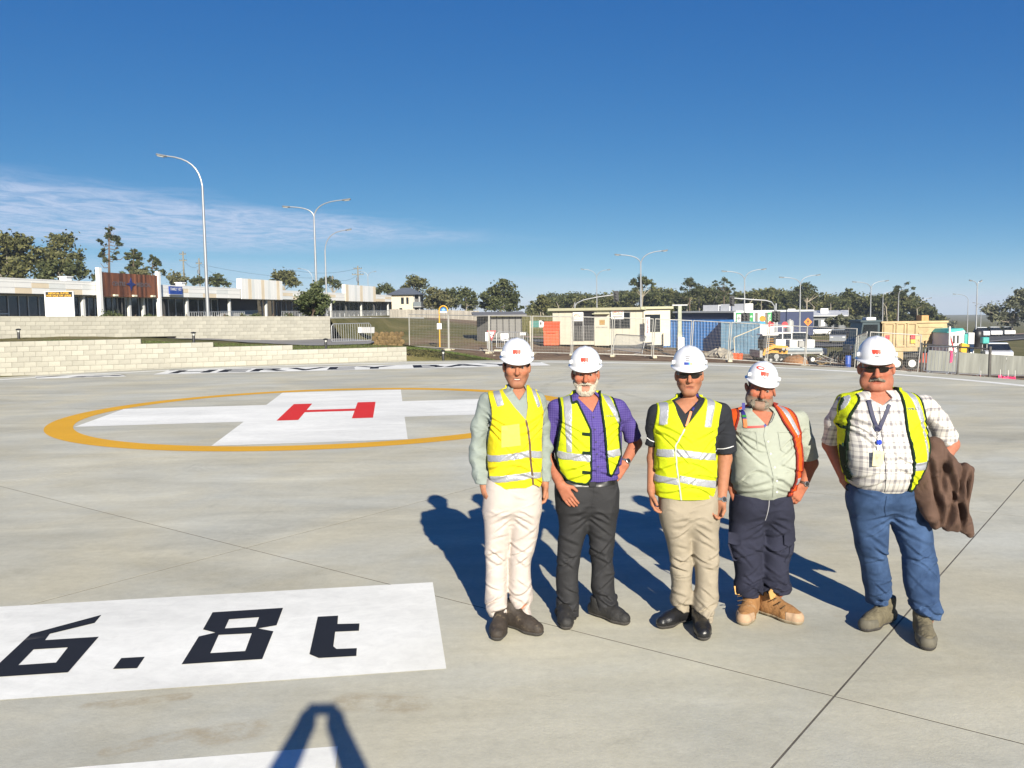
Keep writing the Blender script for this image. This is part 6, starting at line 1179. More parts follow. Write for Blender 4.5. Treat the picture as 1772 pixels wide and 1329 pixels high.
def ribbon_decal(per, bv, name, line, wd, mt, parent, off=.004, thick=.0, n=28):
    P_ = np.array(line, float); sL = np.concatenate([[0], np.cumsum(np.hypot(*np.diff(P_, axis=0).T))]); u = np.linspace(0, sL[-1], n); X = np.interp(u, sL, P_[:, 0]); Z = np.interp(u, sL, P_[:, 1]); dx, dz = np.gradient(X), np.gradient(Z); L_ = np.hypot(dx, dz)+1e-9
    pts = []; ly = None
    for k in range(n):
        for sg in (-1, 0, 1): pts.append((X[k]-sg*dz[k]/L_[k]*wd/2, Z[k]+sg*dx[k]/L_[k]*wd/2))
    f = []
    for k in range(n-1):
        for j in (0, 1): a = k*3+j; f.append((a, a+1, a+4, a+3))
    return decal(per, bv, name, pts, f, mt, parent, off)
def text_decal(per, bv, name, s_, x, z, wd, ht, mt, parent, bold=.02, off=.004):
    v, f = text_geo(s_, wd, ht, bold); return decal(per, bv, name, [(x+a, z+b) for a, b in v], f, mt, parent, off)
def euler(yaw, pitch, roll): return np.array(Matrix.Rotation(yaw, 3, 'Z') @ Matrix.Rotation(roll, 3, 'Y') @ Matrix.Rotation(pitch, 3, 'X'))
def add_head(F_, c, M, sc=1.0, wide=1.0, jowl=0.0, nose=1.0, smile=False):
    T = lambda p: c+M @ (np.array(p, float)*sc); w_ = wide
    E_ = lambda p, r, k, op='u': F_.ell(T(p), np.array(r)*sc, k*sc, M.T, op)
    E_((0, .018, .045), (.075*w_, .097, .090), .0); E_((0, -.030, -.040), (.061*w_, .066, .078), .035)
    for sx in (-1, 1):
        F_.cone(T((sx*.052*w_, .0, -.052)), T((sx*.022, -.070, -.098)), .024*sc, .021*sc, .03*sc); E_((sx*.043*w_, -.066, -.022), (.026, .022, .022), .025)
        if jowl: E_((sx*.044*w_, -.035, -.075), (.032+jowl*.4, .035, .036+jowl*.4), .03)
    F_.cone(T((-.012, -.082, -.100)), T((.012, -.082, -.100)), .019*sc, .019*sc, .025*sc)
    F_.cone(T((-.036, -.079, .022)), T((.036, -.079, .022)), .014*sc, .014*sc, .022*sc)
    for sx in (-1, 1): E_((sx*.031, -.104, .002), (.017, .016, .0115), .016, 's')
    F_.cone(T((0, -.090, .010)), T((0, -.113*(.6+.4*nose)-.001, -.030)), .0085*sc, .0135*sc*nose, .010*sc); 
    for sx in (-1, 1): E_((sx*.0135*nose, -.098, -.034), (.0095*nose, .011, .0085), .007)
    F_.cone(T((-.024, -.0885, -.0635)), T((.024, -.0885, -.0635)), .0050*sc, .0050*sc, .010*sc); F_.cone(T((-.018, -.0890, -.0770)), T((.018, -.0890, -.0770)), .0065*sc, .0065*sc, .010*sc)
    F_.cone(T((-.027, -.0925, -.0695-(.0 if not smile else -.003))), T((0, -.0985, -.071-(.002 if smile else 0))), .0042*sc, .0060*sc, .004*sc, 's'); F_.cone(T((.027, -.0925, -.0695-(.0 if not smile else -.003))), T((0, -.0985, -.071-(.002 if smile else 0))), .0042*sc, .0060*sc, .004*sc, 's')
    for sx in (-1, 1): F_.cone(T((sx*.019, -.104, -.036)), T((sx*.036, -.0895, -.072)), .0035*sc, .0035*sc, .006*sc, 's')
    for sx in (-1, 1):
        E_((sx*.079*w_, .012, -.008), (.011, .019, .032), .008); E_((sx*.088*w_, .002, -.004), (.005, .010, .017), .004, 's')
def hand(F_, wr, d, nrm, thumb, curl=(.35, .5, .4), sc=1.0, spread=.0):
    wr = np.array(wr, float); d = np.array(d, float); d /= np.linalg.norm(d); nrm = np.array(nrm, float); nrm -= d*(nrm@d); nrm /= np.linalg.norm(nrm); s = np.cross(d, nrm)*thumb
    for o in (-1.5, -.5, .5, 1.5): F_.cone(wr+s*o*.011*sc, wr+d*.085*sc+s*o*.0195*sc, .017*sc, .0125*sc, .012)
    def rot(v, a): return v*math.cos(a)+np.array(nrm)*math.sin(a) if True else v
    for i, (o, L_) in enumerate(((1.5, .072), (.5, .080), (-.5, .075), (-1.5, .058))):
        p = wr+d*.083*sc+s*o*.0205*sc; a = 0; r = .0094*sc; dd = d+s*o*spread
        dd /= np.linalg.norm(dd)
        for j, fr in enumerate((.46, .30, .24)):
            a += curl[j]*(1+.12*i); q = p+(dd*math.cos(a)+nrm*math.sin(a))*L_*fr*sc; F_.cone(p, q, r, r*.92, .003); p = q; r *= .92
    p = wr+d*.022*sc+s*.028*sc; q = p+(d*.66+s*.62+nrm*.35)*.045*sc; F_.cone(p, q, .0145*sc, .0115*sc, .012); e = q+(d*.92+s*.15+nrm*.3)*.034*sc; F_.cone(q, e, .0112*sc, .009*sc, .003)
def tones(me, P_, c, M, sc, base, lips, extra=()):
    """skin tone attribute: base, lips, cheeks, brows, stubble"""
    n = len(P_); col = np.tile(np.array(base), (n, 1)); L_ = ((P_-c) @ M)/sc; hd = (L_[:, 2] > -.125) & (np.abs(L_[:, 0]) < .1) & (L_[:, 1] < .12) & (L_[:, 2] < .16)
    def blend(wt, cc): nonlocal col; wt = np.clip(wt, 0, 1)*hd; col = col*(1-wt[:, None])+np.array(cc)*wt[:, None]
    b = np.array(base)
    for sx in (-1, 1): blend(.55*np.exp(-(((L_[:, 0]-sx*.045)/.022)**2+((L_[:, 2]+.028)/.02)**2))*(L_[:, 1] < -.02), b*np.array([1.06, .72, .66]))
    blend(.5*np.exp(-((L_[:, 0]/.014)**2+((L_[:, 2]+.03)/.02)**2))*(L_[:, 1] < -.08), b*np.array([1.06, .70, .62]))
    blend(.8*np.exp(-((L_[:, 0]/.024)**4+((L_[:, 2]+.0705)/.011)**4))*(L_[:, 1] < -.07), lips)
    blend(.85*np.exp(-((L_[:, 0]/.026)**6+((L_[:, 2]+.0700-.002*np.cos(L_[:, 0]*90))/.0040)**2))*(L_[:, 1] < -.07), (.09, .03, .025))
    for sx in (-1, 1): blend(.7*np.exp(-(((L_[:, 0]-sx*.034)/.020)**4+((L_[:, 2]-.0225-.06*(np.abs(L_[:, 0])-.03))/.0055)**2))*(L_[:, 1] < -.05), extra[0] if extra else (.06, .04, .03))
    if len(extra) > 1: blend(extra[1][1]*((L_[:, 2] < -.045)*np.clip((-.02-L_[:, 1])/.03, 0, 1)+(L_[:, 2] < -.02)*(np.abs(L_[:, 0]) > .055)*.6), extra[1][0])
    if len(extra) > 2: blend(((L_[:, 1] > .035) & (L_[:, 2] > -.07)) | ((L_[:, 2] > .035)) | ((np.abs(L_[:, 0]) > .060) & (L_[:, 2] > .0) & (L_[:, 1] > -.03) & (np.abs(L_[:, 0]) < .077)), extra[2])
    a = me.attributes.new('tone', 'FLOAT_COLOR', 'POINT'); a.data.foreach_set('color', np.concatenate([col, np.ones((n, 1))], 1).astype(np.float32).ravel())
def hard_hat(per, c, M, hw, logo='std', wide=1.0):
    """c: point at hat rim centre (per-local), M head rotation"""
    nA, V, Fc = 56, [], []; c = np.array(c)
    rows = [(math.sin(R(a))**.92, math.cos(R(a))) for a in (3, 12, 22, 32, 42, 52, 62, 71, 79, 85, 90)]
    def pt(an, rr, zz, ex=0.0):
        fx, fy = math.sin(an), -math.cos(an); fr = max(0, -fy); bk = max(0, fy)
        x = fx*hw*rr; y = fy*(hw*1.20)*rr+.008; z = zz
        rib = .004*math.exp(-(fx*rr*hw/.012)**2)+.003*(math.exp(-((abs(fx*rr*hw)-.036)/.007)**2)); nz_ = zz/.13
        z += rib*(1 if rr < .93 else 0); 
        if ex:
            w_ = ex*(.35+1.0*max(0, -fy)**3); x += fx*w_; y += fy*w_*1.25; z -= ex*max(0, -fy)**2*.25
        return c+M @ np.array((x, y, z))
    H = hw*1.10
    for rr, zz in rows: V += [pt(2*math.pi*k/nA, rr, zz*H) for k in range(nA)]
    sect = [(1.0, -.006, .0), (1.03, -.010, .006), (1.03, -.012, .024), (1.02, -.017, .025), (.985, -.016, .018), (.955, -.008, .0), (.93, .03, .0)]
    for rr, zz, ex in sect: V += [pt(2*math.pi*k/nA, rr, zz, ex) for k in range(nA)]
    nr = len(rows)+len(sect); top = len(V); V.append(c+M @ np.array((0, .008, H+.005)))
    for i in range(nr-1):
        for k in range(nA): a, b = i*nA+k, i*nA+(k+1) % nA; Fc.append((a, a+nA, b+nA, b))
    Fc += [(top, k, (k+1) % nA) for k in range(nA)]
    me = bpy.data.meshes.new('hard_hat'); me.from_pydata([tuple(v) for v in V], [], Fc); o = link('hard_hat', me, HATW, per.t, smooth='all')
    bv = BVHTree.FromPolygons([tuple(v) for v in V], Fc)
    for sx in (-1, 1):       # accessory slots at the sides
        q = c+M @ np.array((sx*hw*.93, -hw*.42, .022)); MB().box(q, (.016, .034, .026), M=Matrix([list(r) for r in M]) @ Matrix.Rotation(sx*.55, 3, 'Z'), bev=.005).build('slot', HATW, o)
    hb = MB(); N_ = 40; ang = [2*math.pi*k/N_ for k in range(N_)]
    for zz in (-.034, .02): hb.v += [tuple(c+M @ np.array((math.sin(a)*hw*.86, -math.cos(a)*hw*1.02+.008, zz))) for a in ang]
    hb.f = [(k, (k+1) % N_, (k+1) % N_+N_, k+N_) for k in range(N_)]; hb.build('headband', BLKP, o, smooth='all')
    L_ = lambda x, z: (lambda q: (q[0], q[2]))(c+M @ np.array((x, -hw, z)))
    if logo in ('std', 'tilt'):
        zb = .036 if logo == 'std' else .040; w_, n_ = .024, 16; us = np.linspace(-w_, w_, n_+1); zig = lambda u: -.006+.011*abs(((u/w_+1)*1.5) % 1-.5)*2
        rowsz = [[L_(u-.006, zb+.024) for u in us], [L_(u-.006, zb+.014) for u in us], [L_(u-.006, zb+.006-zig(u)*-.0) for u in us], [L_(u-.006, zb+.004-.010*(1-abs(((u/w_+1)*1.5) % 1-.5)*2)) for u in us]]
        decal(per, bv, 'logo', sum(rowsz, []), [(r*(n_+1)+i, r*(n_+1)+i+1, (r+1)*(n_+1)+i+1, (r+1)*(n_+1)+i) for r in range(3) for i in range(n_)], LOGO_R, o, .0025)
        v, f = text_geo('WILLS', .028, .008, .03); decal(per, bv, 'lettering', [L_(-.020+a, zb-.018+b) for a, b in v], f, SGREY, o, .0025)
        if logo == 'tilt':
            rg = [L_(-.030+.018*math.cos(a)*1.2, .084+.011*math.sin(a)) for a in np.linspace(0, 6.28, 24)]; decal(per, bv, 'sticker', rg+[L_(-.030, .084)], [(24, i, (i+1) % 24) for i in range(24)], LOGO_R, o, .0025)
            rg = [L_(-.030+.012*math.cos(a)*1.2, .084+.005*math.sin(a)) for a in np.linspace(0, 6.28, 16)]; decal(per, bv, 'sticker', rg+[L_(-.030, .084)], [(16, i, (i+1) % 16) for i in range(16)], HATW, o, .0045)
    else:
        def rect(x0, x1, z0, z1, mt_, nm): n_ = 5; p_ = [L_(x0+(x1-x0)*i/n_, z) for z in (z0, z1) for i in range(n_+1)]; decal(per, bv, nm, p_, [(i, i+1, i+n_+2, i+n_+1) for i in range(n_)], mt_, o, .0025)
        rect(-.034, -.008, .016, .032, LOGO_B, 'logo'); rect(-.008, .0, .016, .032, mat('logo_teal', (.05, .35, .45), .5), 'logo'); rect(.0, .014, .016, .032, LOGO_Y, 'logo')
        for k, q in enumerate((.022, .018, .024)): rect(-.024, -.024+q*1.3, .042+.011*(2-k), .046+.011*(2-k), SGREY, 'lettering')
    return o
def boot(per, name, heel, toe_dir, L_, mt, sole_mt, h=.13, w_=.047, toe_mt=None):
    """heel: (x, y) ground point under the ankle; toe_dir: direction of the toe on the ground"""
    d = np.array([toe_dir[0], toe_dir[1], 0.0]); d /= np.linalg.norm(d); hx = np.array([heel[0], heel[1], 0.0]); F_ = Field(hx-np.array([.36, .36, .02]), hx+np.array([.36, .36, h+.07]), .0055)
    Z = lambda z: np.array([0, 0, z])
    F_.cone(hx-d*.045+Z(.05), hx+d*.02+Z(.055), w_*.88, w_*.92, .02); F_.cone(hx+d*.0+Z(.06), hx+d*(L_*.52)+Z(.047), w_*.92, w_*1.02, .02); F_.cone(hx+d*(L_*.5)+Z(.045), hx+d*(L_*.70)+Z(.040), w_*1.06, w_*.86, .02)
    F_.cone(hx+Z(.08), hx-d*.008+Z(h), w_*.98, w_*1.04, .02); F_.cone(hx+Z(h*.8), hx+d*(L_*.42)+Z(.062), w_*.80, w_*.72, .03)
    X, Y, Zg = np.meshgrid(*F_.ax, indexing='ij', sparse=True); F_.f += folds(int(abs(heel[0]*977)) % 997, .0016, 60)(X, Y, Zg).astype(np.float32); base = F_.f.copy(); F_.f = np.maximum(base, (.018-Zg)+0*X+0*Y).astype(np.float32); F_.f = np.maximum(F_.f, (Zg-h-.015)+0*X+0*Y).astype(np.float32)
    o, P_, Q_ = per.add(name, F_, mt); F_.f = np.maximum(np.maximum(base-.005, Zg-.026), .001-Zg).astype(np.float32); per.add('sole', F_, sole_mt, o)
    if toe_mt is not None: tq = (X-hx[0])*d[0]+(Y-hx[1])*d[1]; F_.f = np.maximum(np.maximum(base-.0025, L_*.56-tq), np.maximum(.02-Zg, Zg-.075)).astype(np.float32); per.add('toe_cap', F_, toe_mt, o)
    return o
z1 = lambda x, y: (790+x/4.43, 570+y/4.43); z2 = lambda x, y: (790+x/4.582, 840+y/4.582); z3 = lambda x, y: (1090+x/4.43, 590+y/4.43)
z4 = lambda x, y: (1100+x/4.582, 850+y/4.582); z5 = lambda x, y: (1390+x/4.43, 570+y/4.43); z6 = lambda x, y: (1390+x/4.43, 840+y/4.43)
def make_person(q):
    feet = []
    for tp, d, L_ in q['feet']:
        g = gp(*tp); fi = math.atan2(g.x, g.y); dn = (Vector((math.cos(fi), -math.sin(fi), 0))*d[0]+Vector((math.sin(fi), math.cos(fi), 0))*d[1]).normalized(); feet.append((g-dn*L_*.76, dn, L_))
    D0 = sum(f[0].y for f in feet)/2+q.get('dD', 0); Zt, Zl = q['zt'], q['zl']
    cx = sum(Zt(r[1], r[0])[0]+Zt(r[2], r[0])[0] for r in q['torso'])/2/len(q['torso']); p = Person(q['label'], D0, cx, 1090)
    seed = q['seed']; k = p.k
    T = [(*Zt(0, r[0])[1:], Zt(r[1], 0)[0], Zt(r[2], 0)[0], r[3], r[4]) for r in q['torso']]; TS = p.rows(T); yc = np.mean([r[2] for r in TS])
    zs = [r[0] for r in TS]; ztop, zbot = max(zs), min(zs)
    J = lambda a: p.P(*Zt(a[0], a[1]), a[2])
    arms = [[(J(a), a[3]*k) for a in arm['joints']] for arm in q['arms']]; slv = [[(J(a), a[3]*k) for a in arm['sleeve']] for arm in q['arms']]
    hm, hc = euler(*[R(a) for a in q['head']['rot']]), p.P(*Zt(*q['head']['c']), q['head'].get('dy', -.03)); sc = q['head'].get('sc', 1.0)
    hc = hc+hm @ np.array([0, .085, 0])*sc          # given point is between the eyes on the face
    allp = np.array([a[0] for s in arms+slv for a in s]); lo = np.array([min(allp[:, 0].min(), min(r[1]-r[3] for r in TS))-.2, -.42, 0]); hi = np.array([max(allp[:, 0].max(), max(r[1]+r[3] for r in TS))+.2, .40, 0])
    # ---- shirt
    Fs = Field((lo[0], lo[1], zbot-.12), (hi[0], hi[1], ztop+.12), .006)
    fd = folds(seed, .010, 15, [(1, .3, .9), (-1, .2, .8), (.2, .2, 1)], 4); fd2 = folds(seed+1, .009, 38, [(1, .3, .7), (-.8, .3, 1)], 4)
    rgs = np.random.default_rng(seed+31); xL, xR = min(r[1]-r[3] for r in TS), max(r[1]+r[3] for r in TS); xm_ = (xL+xR)/2; itS = []
    for sg_ in (-1, 1):
        for j_ in range(3): itS.append((xm_+sg_*(xR-xL)*.30, ztop-.20-.05*j_, .10, sg_*(.5+.3*j_), .008))
        for j_ in range(3): itS.append((xm_+sg_*(xR-xL)*rgs.uniform(.05, .35), zbot+.05+.07*j_, .11, -sg_*rgs.uniform(.2, .6), .008))
    fcs = creases(seed+13, itS); Fs.slices(TS, .03, fn=lambda x, y, z: fd(x, y, z)*.55+fcs(x, y, z))
    for s in slv: Fs.cone(s[0][0], s[0][0]+.45*(s[1][0]-s[0][0]), s[0][1], s[0][1]*.55+s[1][1]*.45, .05)
    vestbase = Fs.f.copy()
    for s in slv: Fs.chain([a[0] for a in s], [a[1] for a in s], .025, fn=fd2)
    X, Y, Z = np.meshgrid(*Fs.ax, indexing='ij', sparse=True); XX, ZZ = Fs.ax[0][:, None], Fs.ax[2][None, :]
    for s, arm in zip(slv, q['arms']):           # cut cuffs square
        if arm.get('cut', True):
            e = s[-1][0]; d = e-s[-2][0]; d /= np.linalg.norm(d); qd = (X-e[0])*d[0]+(Y-e[1])*d[1]+(Z-e[2])*d[2]; near = (X-e[0])**2+(Y-e[1])**2+(Z-e[2])**2 < (.15)**2
            Fs.f = np.where(near, np.maximum(Fs.f, qd), Fs.f).astype(np.float32)
    nb = p.P(*Zt(*q['neck'][0]), q['neck'][2] if len(q['neck']) > 2 else 0.0); nr = q['neck'][1]*k
    Vn = [p.XZ(*Zt(*a), -.1) for a in q['vneck']]; pv = polysd(Vn, XX, ZZ)[:, None, :]
    # collar: a rolled band round the neck running down to the opening
    cl = q.get('collar', .016)
    if cl:
        for sx in (-1, 1):
            pts = [nb+np.array((0, nr*1.15, .028)), nb+np.array((sx*nr*.95, nr*.45, .022)), nb+np.array((sx*nr*1.12, -nr*.45, .002)), nb+np.array((sx*nr*.85, -nr*1.2, -.030)), np.array((Vn[1][0]+sx*.018, nb[1]-nr*1.55, (Vn[1][1]*.55+nb[2]*.45)-.012))]
            for i in range(4): Fs.cone(pts[i], pts[i+1], cl, cl*.95 if i < 3 else cl*.55, .010)
    Fs.f = np.where(Y < nb[1]-.0, np.maximum(Fs.f, -pv), Fs.f).astype(np.float32)
    Fs.f = np.maximum(Fs.f, zbot+.004-Z+0*X+0*Y).astype(np.float32)
    shirt, *_ = p.add('shirt', Fs, q['shirt'])
    # ---- body (head, neck, torso, arms, hands, legs as one surface)
    Fb = Field((lo[0], lo[1], .05), (hi[0], hi[1], hc[2]+.19), .0042 if not q.get('coarse') else .008)
    Fb.slices([(r[0], r[1], r[2], r[3]-.026, r[4]-.026) for r in TS], .02)
    Fb.cone(nb-np.array((0, 0, .05)), hc+hm @ np.array((0, .03, -.06))*sc, nr, nr*.93, .03)
    add_head(Fb, hc, hm, sc, q['head'].get('wide', 1.0), q['head'].get('jowl', 0.0), q['head'].get('nose', 1.0), q['head'].get('smile', False))
    for a, arm, sl_ in zip(arms, q['arms'], slv):
        ch_ = [(sl_[0][0], sl_[0][1]*.68), (sl_[1][0], sl_[1][1]*.62)]+a[1:]; Fb.chain([i[0] for i in ch_], [i[1] for i in ch_], .02)
        h = arm.get('hand')
        if h: hand(Fb, a[-1][0], h[0], h[1], h[2], h[3] if len(h) > 3 else (.35, .5, .4), h[4] if len(h) > 4 else 1.0)
    legs = []
    for (ft, dn, L_), lg in zip(feet, q['legs']):
        n = len(lg); cyf = ft.y-D0; rw = []
        ya, yb = lg[0][0], lg[-1][0]
        for r in lg:
            t = (r[0]-ya)/(yb-ya); a_, b_ = Zl(r[1], r[0]), Zl(r[2], r[0]); rw.append((a_[1], a_[0], b_[0], r[3], cyf*t**1.2+(r[4] if len(r) > 4 else 0)))
        i_ = len(legs); top_ = []
        for r in q['pelvis'][:-1]:
            if r[0] >= lg[0][0]-25: continue
            mid_ = (r[1]+r[2])/2; a_, b_ = (r[1], mid_+18) if i_ == 0 else (mid_-18, r[2]); top_.append((Zl(0, r[0])[1], Zl(a_, 0)[0], Zl(b_, 0)[0], r[3]*.97, r[4]))
        legs.append(p.rows(top_+rw))
    for lg in legs: Fb.chain([np.array((r[1], r[2], r[0])) for r in lg], [min(r[3], r[4])*.55 for r in lg], .02)
    bo, BP_, BQ_ = p.add('body', Fb, SKM); tones(bo.data, BP_, hc, hm, sc, q['skin'], q.get('lips', tuple(np.array(q['skin'])*np.array([.95, .62, .6]))), q.get('tone', ()))
    # ---- trousers
    pel = [(Zl(0, r[0])[1], Zl(r[1], 0)[0], Zl(r[2], 0)[0], r[3], r[4]) for r in q['pelvis']]; PS = p.rows(pel)
    zz_ = [r[0] for r in PS]+[r[0] for l in legs for r in l]; xx_ = [r[1]-r[3] for l in legs+[PS] for r in l]+[r[1]+r[3] for l in legs+[PS] for r in l]
    Ft = Field((min(xx_)-.06, -.34, min(zz_)-.02), (max(xx_)+.06, .36, max(zz_)+.03), .006)
    zk = np.mean([r[0] for l in legs for r in l]); f1 = folds(seed+5, .024, 19, [(.9, .3, .8), (-.9, .3, .8), (.5, .4, 1), (1, .2, .1)], 4); zlo = min(zz_)
    def ft_(x, y, z): return f1(x, y, z)*(.16+.75*np.exp(-((z-zlo-.05)/.11)**2)+.30*np.exp(-((z-zlo-.40)/.1)**2)+.25*np.exp(-((z-zlo-.78)/.1)**2))
    n_ = len(PS); PS2 = [(r[0], r[1], r[2], r[3]*(1 if i < n_-2 else .97 if i == n_-2 else .62), r[4]*(1 if i < n_-2 else .85 if i == n_-2 else .45)) for i, r in enumerate(PS)]; Ft.slices(PS2, .04, p=2.4)
    rgc = np.random.default_rng(seed+77)
    for li, lg in enumerate(legs):
        zr = sorted(lg); zA, zB = zr[0][0], zr[-1][0]; it = []
        def cxr(z): r = min(lg, key=lambda q_: abs(q_[0]-z)); return r[1], r[3]
        for zf_, n_, dp in ((.02, 2, .012), (.06, 3, .013), (.13, 2, .009), (.22, 1, .006), (.40, 2, .007), (.47, 2, .007), (.58, 1, .005)):
            for j_ in range(n_): z_ = zA+(zB-zA)*(zf_+rgc.uniform(-.02, .02)); c_, r_ = cxr(z_); it.append((c_+rgc.uniform(-.5, .5)*r_, z_, r_*rgc.uniform(.5, .9), rgc.choice([-1, 1])*rgc.uniform(.15, .9), dp*rgc.uniform(.7, 1.3)))
        zc_ = zA+(zB-zA)*.80; c_, r_ = cxr(zc_); sg_ = 1 if li == 0 else -1
        for j_ in range(3): it.append((c_+sg_*r_*.3, zc_-.02-.045*j_, r_*.7, sg_*(.25+.25*j_), .0065))
        fc_ = creases(seed+li*3, it); Ft.slices(lg, .035, fn=lambda x, y, z: ft_(x, y, z)+fc_(x, y, z), p=2.2)
    tr, *_ = p.add('trousers', Ft, q['trousers'])
    # ---- vest
    v = q.get('vest')
    if v:
        PF = [polysd([p.XZ(*Zt(*a)) for a in pl], XX, ZZ) for pl in v['panels']]; pf = np.minimum.reduce(PF)[:, None, :]
        xs = [p.XZ(*Zt(*a)) for pl in v['panels'] for a in pl]; x0, x1 = min(a[0] for a in xs), max(a[0] for a in xs); z0_, z1_ = min(a[1] for a in xs), max(a[1] for a in xs)
        wz = (x1-x0); pb = polysd([(x0+wz*.03, z0_+.015), (x1-wz*.03, z0_+.015), (x1-wz*.0, z0_+(z1_-z0_)*.5), (x1-wz*.10, z1_-.06), (x1-wz*.14, z1_+.03), (x0+wz*.14, z1_+.03), (x0+wz*.10, z1_-.06), (x0, z0_+(z1_-z0_)*.5)], XX, ZZ)[:, None, :]
        side = np.where(Y < yc+.02, pf, pb); fv = folds(seed+9, .009, 15, [(.2, .2, 1), (1, .2, .4), (-1, .3, .6)], 5)(X, Y, Z)
        base = (vestbase-.013+fv*.65).astype(np.float32); Fv = Field((0, 0, 0), (.02, .02, .02), .01); Fv.lo, Fv.n, Fv.ax, Fv.h = Fs.lo, Fs.n, Fs.ax, Fs.h
        Fv.f = np.maximum(base, side).astype(np.float32); vo, *_ = p.add('vest', Fv, v['mat'])
        for i, pl in enumerate(v['tape']):
            st = polysd([p.XZ(*Zt(*a)) for a in pl], XX, ZZ)[:, None, :]; Fv.f = np.maximum(np.maximum(base-.0032, np.maximum(st, pf+.002)), Y-(yc-.0)+0*X).astype(np.float32)
            if (Fv.f < 0).any(): p.add('reflective_strip', Fv, SILV, vo)
        if v.get('trim'):
            for pj in PF: Fv.f = np.maximum(np.maximum(base-.0045, np.abs(pj[:, None, :]+.006)-.007), Y-yc+0*X).astype(np.float32); p.add('binding', Fv, v['trim'], vo)
        Fv.f = np.maximum(base, side).astype(np.float32); p.fields['vest'] = (Fv, *p.fields['vest'][1:]); p.vest = vo
    p.vneck = Vn; p.nb, p.nr, p.hc, p.hm, p.sc, p.arms = nb, nr, hc, hm, sc, arms
    # ---- boots
    for (ft, dn, L_), b in zip(feet, q['boots']): l = ft-p.o; boot(p, 'boot', (l.x, l.y), (dn.x, dn.y), L_, b[0], b[1], b[2], b[3], b[4] if len(b) > 4 else None)
    # ---- hat and face
    hh = q['hat']; hard_hat(p, hc+hm @ np.array(hh.get('off', (0, .012, .066)))*sc, hm @ euler(0, R(hh.get('tilt', 6)), 0), hh['hw'], hh.get('logo', 'std'))
    H_ = lambda a: hc+hm @ (np.array(a)*sc)
    if q['head'].get('eyes', True):
        for sx in (-1, 1):
            e = MB(); 
            for la in range(1, 8):
                for lo_ in range(12): a1, a2 = math.pi*la/8, 2*math.pi*lo_/12; e.v.append(tuple(H_((sx*.0315, -.0795, .003))+.0112*sc*np.array((math.sin(a1)*math.cos(a2), math.sin(a1)*math.sin(a2), math.cos(a1)))))
            e.f = [(i*12+j, i*12+(j+1) % 12, (i+1)*12+(j+1) % 12, (i+1)*12+j) for i in range(6) for j in range(12)]; eo = e.build('eye', EYEW, p.t, smooth='all')
            c = H_((sx*.0315, -.0903, .002)); MB().lathe([(.0055, -.001), (.004, .0016)], c=c, n=12, M=Matrix([list(r) for r in hm]) @ Matrix.Rotation(R(90), 3, 'X')).build('iris', IRIS, eo)
    if q['head'].get('glasses'):
        g = thing_child('sunglasses', p.t)
        for sx in (-1, 1):
            L_ = []; n = 18
            for i in range(n): a = 2*math.pi*i/n; xx = sx*.033+.027*math.cos(a)*(1.05 if True else 1); zz = .003+.0165*(math.copysign(abs(math.sin(a))**.75, math.sin(a))); L_.append((xx, zz))
            MB().prism(L_, lambda a, t: H_((a[0], -.1005+.55*abs(a[0])**1.6*1.0-t, a[1])), 0, .003).build('lens', LENSB, g)
            MB().tube([H_((sx*.060, -.094, .010)), H_((sx*.075*q['head'].get('wide', 1), -.05, .010)), H_((sx*.081*q['head'].get('wide', 1), .005, .006))], .0028, 6).build('temple', BLKP, g)
        MB().tube([H_((-.060, -.0945, .014)), H_((-.03, -.1025, .0185)), H_((0, -.104, .010)), H_((.03, -.1025, .0185)), H_((.060, -.0945, .014))], .0026, 6).build('frame', BLKP, g)
    return p
def thing_child(name, parent):
    o = bpy.data.objects.new(name, None); COL.objects.link(o); o.parent = parent; return o
def beard(p, name, prims, mt, h=.004):
    H_ = lambda a: p.hc+p.hm @ (np.array(a)*p.sc); pts = np.array([H_(a) for pr in prims for a in pr[:2]]); F_ = Field(pts.min(0)-.05, pts.max(0)+.05, h)
    for a, b, r0, r1 in prims: F_.cone(H_(a), H_(b), r0*p.sc, r1*p.sc, .012)
    X, Y, Z = np.meshgrid(*F_.ax, indexing='ij', sparse=True); F_.f += (folds(3, .0035, 170)(X, Y, Z)).astype(np.float32); return p.add(name, F_, mt)[0]
def watch(p, i, mt=WATCHM, back=.014):
    a = p.arms[i]; w_, e = a[-1][0], a[-2][0]; d = (w_-e)/np.linalg.norm(w_-e); c = w_-d*back; r = a[-1][1]*1.12; t = thing_child('wristwatch', p.t)
    M = Vector(d).to_track_quat('Z', 'Y').to_matrix(); MB().lathe([(r, -.009), (r*1.06, -.007), (r*1.06, .007), (r, .009)], c=c, n=20, M=M).build('strap', mt, t, smooth=True)
    f = np.array((.25, -1, .2)); f -= d*(f@d); f /= np.linalg.norm(f); Mf = Vector(f).to_track_quat('Z', 'Y').to_matrix(); MB().lathe([(.018, -.003), (.018, .006), (.015, .008)], c=c+f*r*1.02, n=18, M=Mf).build('case', WATCHM, t); MB().lathe([(.0135, .0082), (.0135, .0088)], c=c+f*r*1.02, n=18, M=Mf).build('dial', BLKP, t)
YV = cloth('vest_yellow', (.68, .56, .012), .06, .7, .3, 200); YGV = cloth('vest_lime', (.50, .57, .010), .06, .7, .3, 200); ORV = cloth('vest_orange', (.66, .085, .012), .06, .7, .3, 200); TRIMG = cloth('vest_binding', (.012, .028, .015), .1)
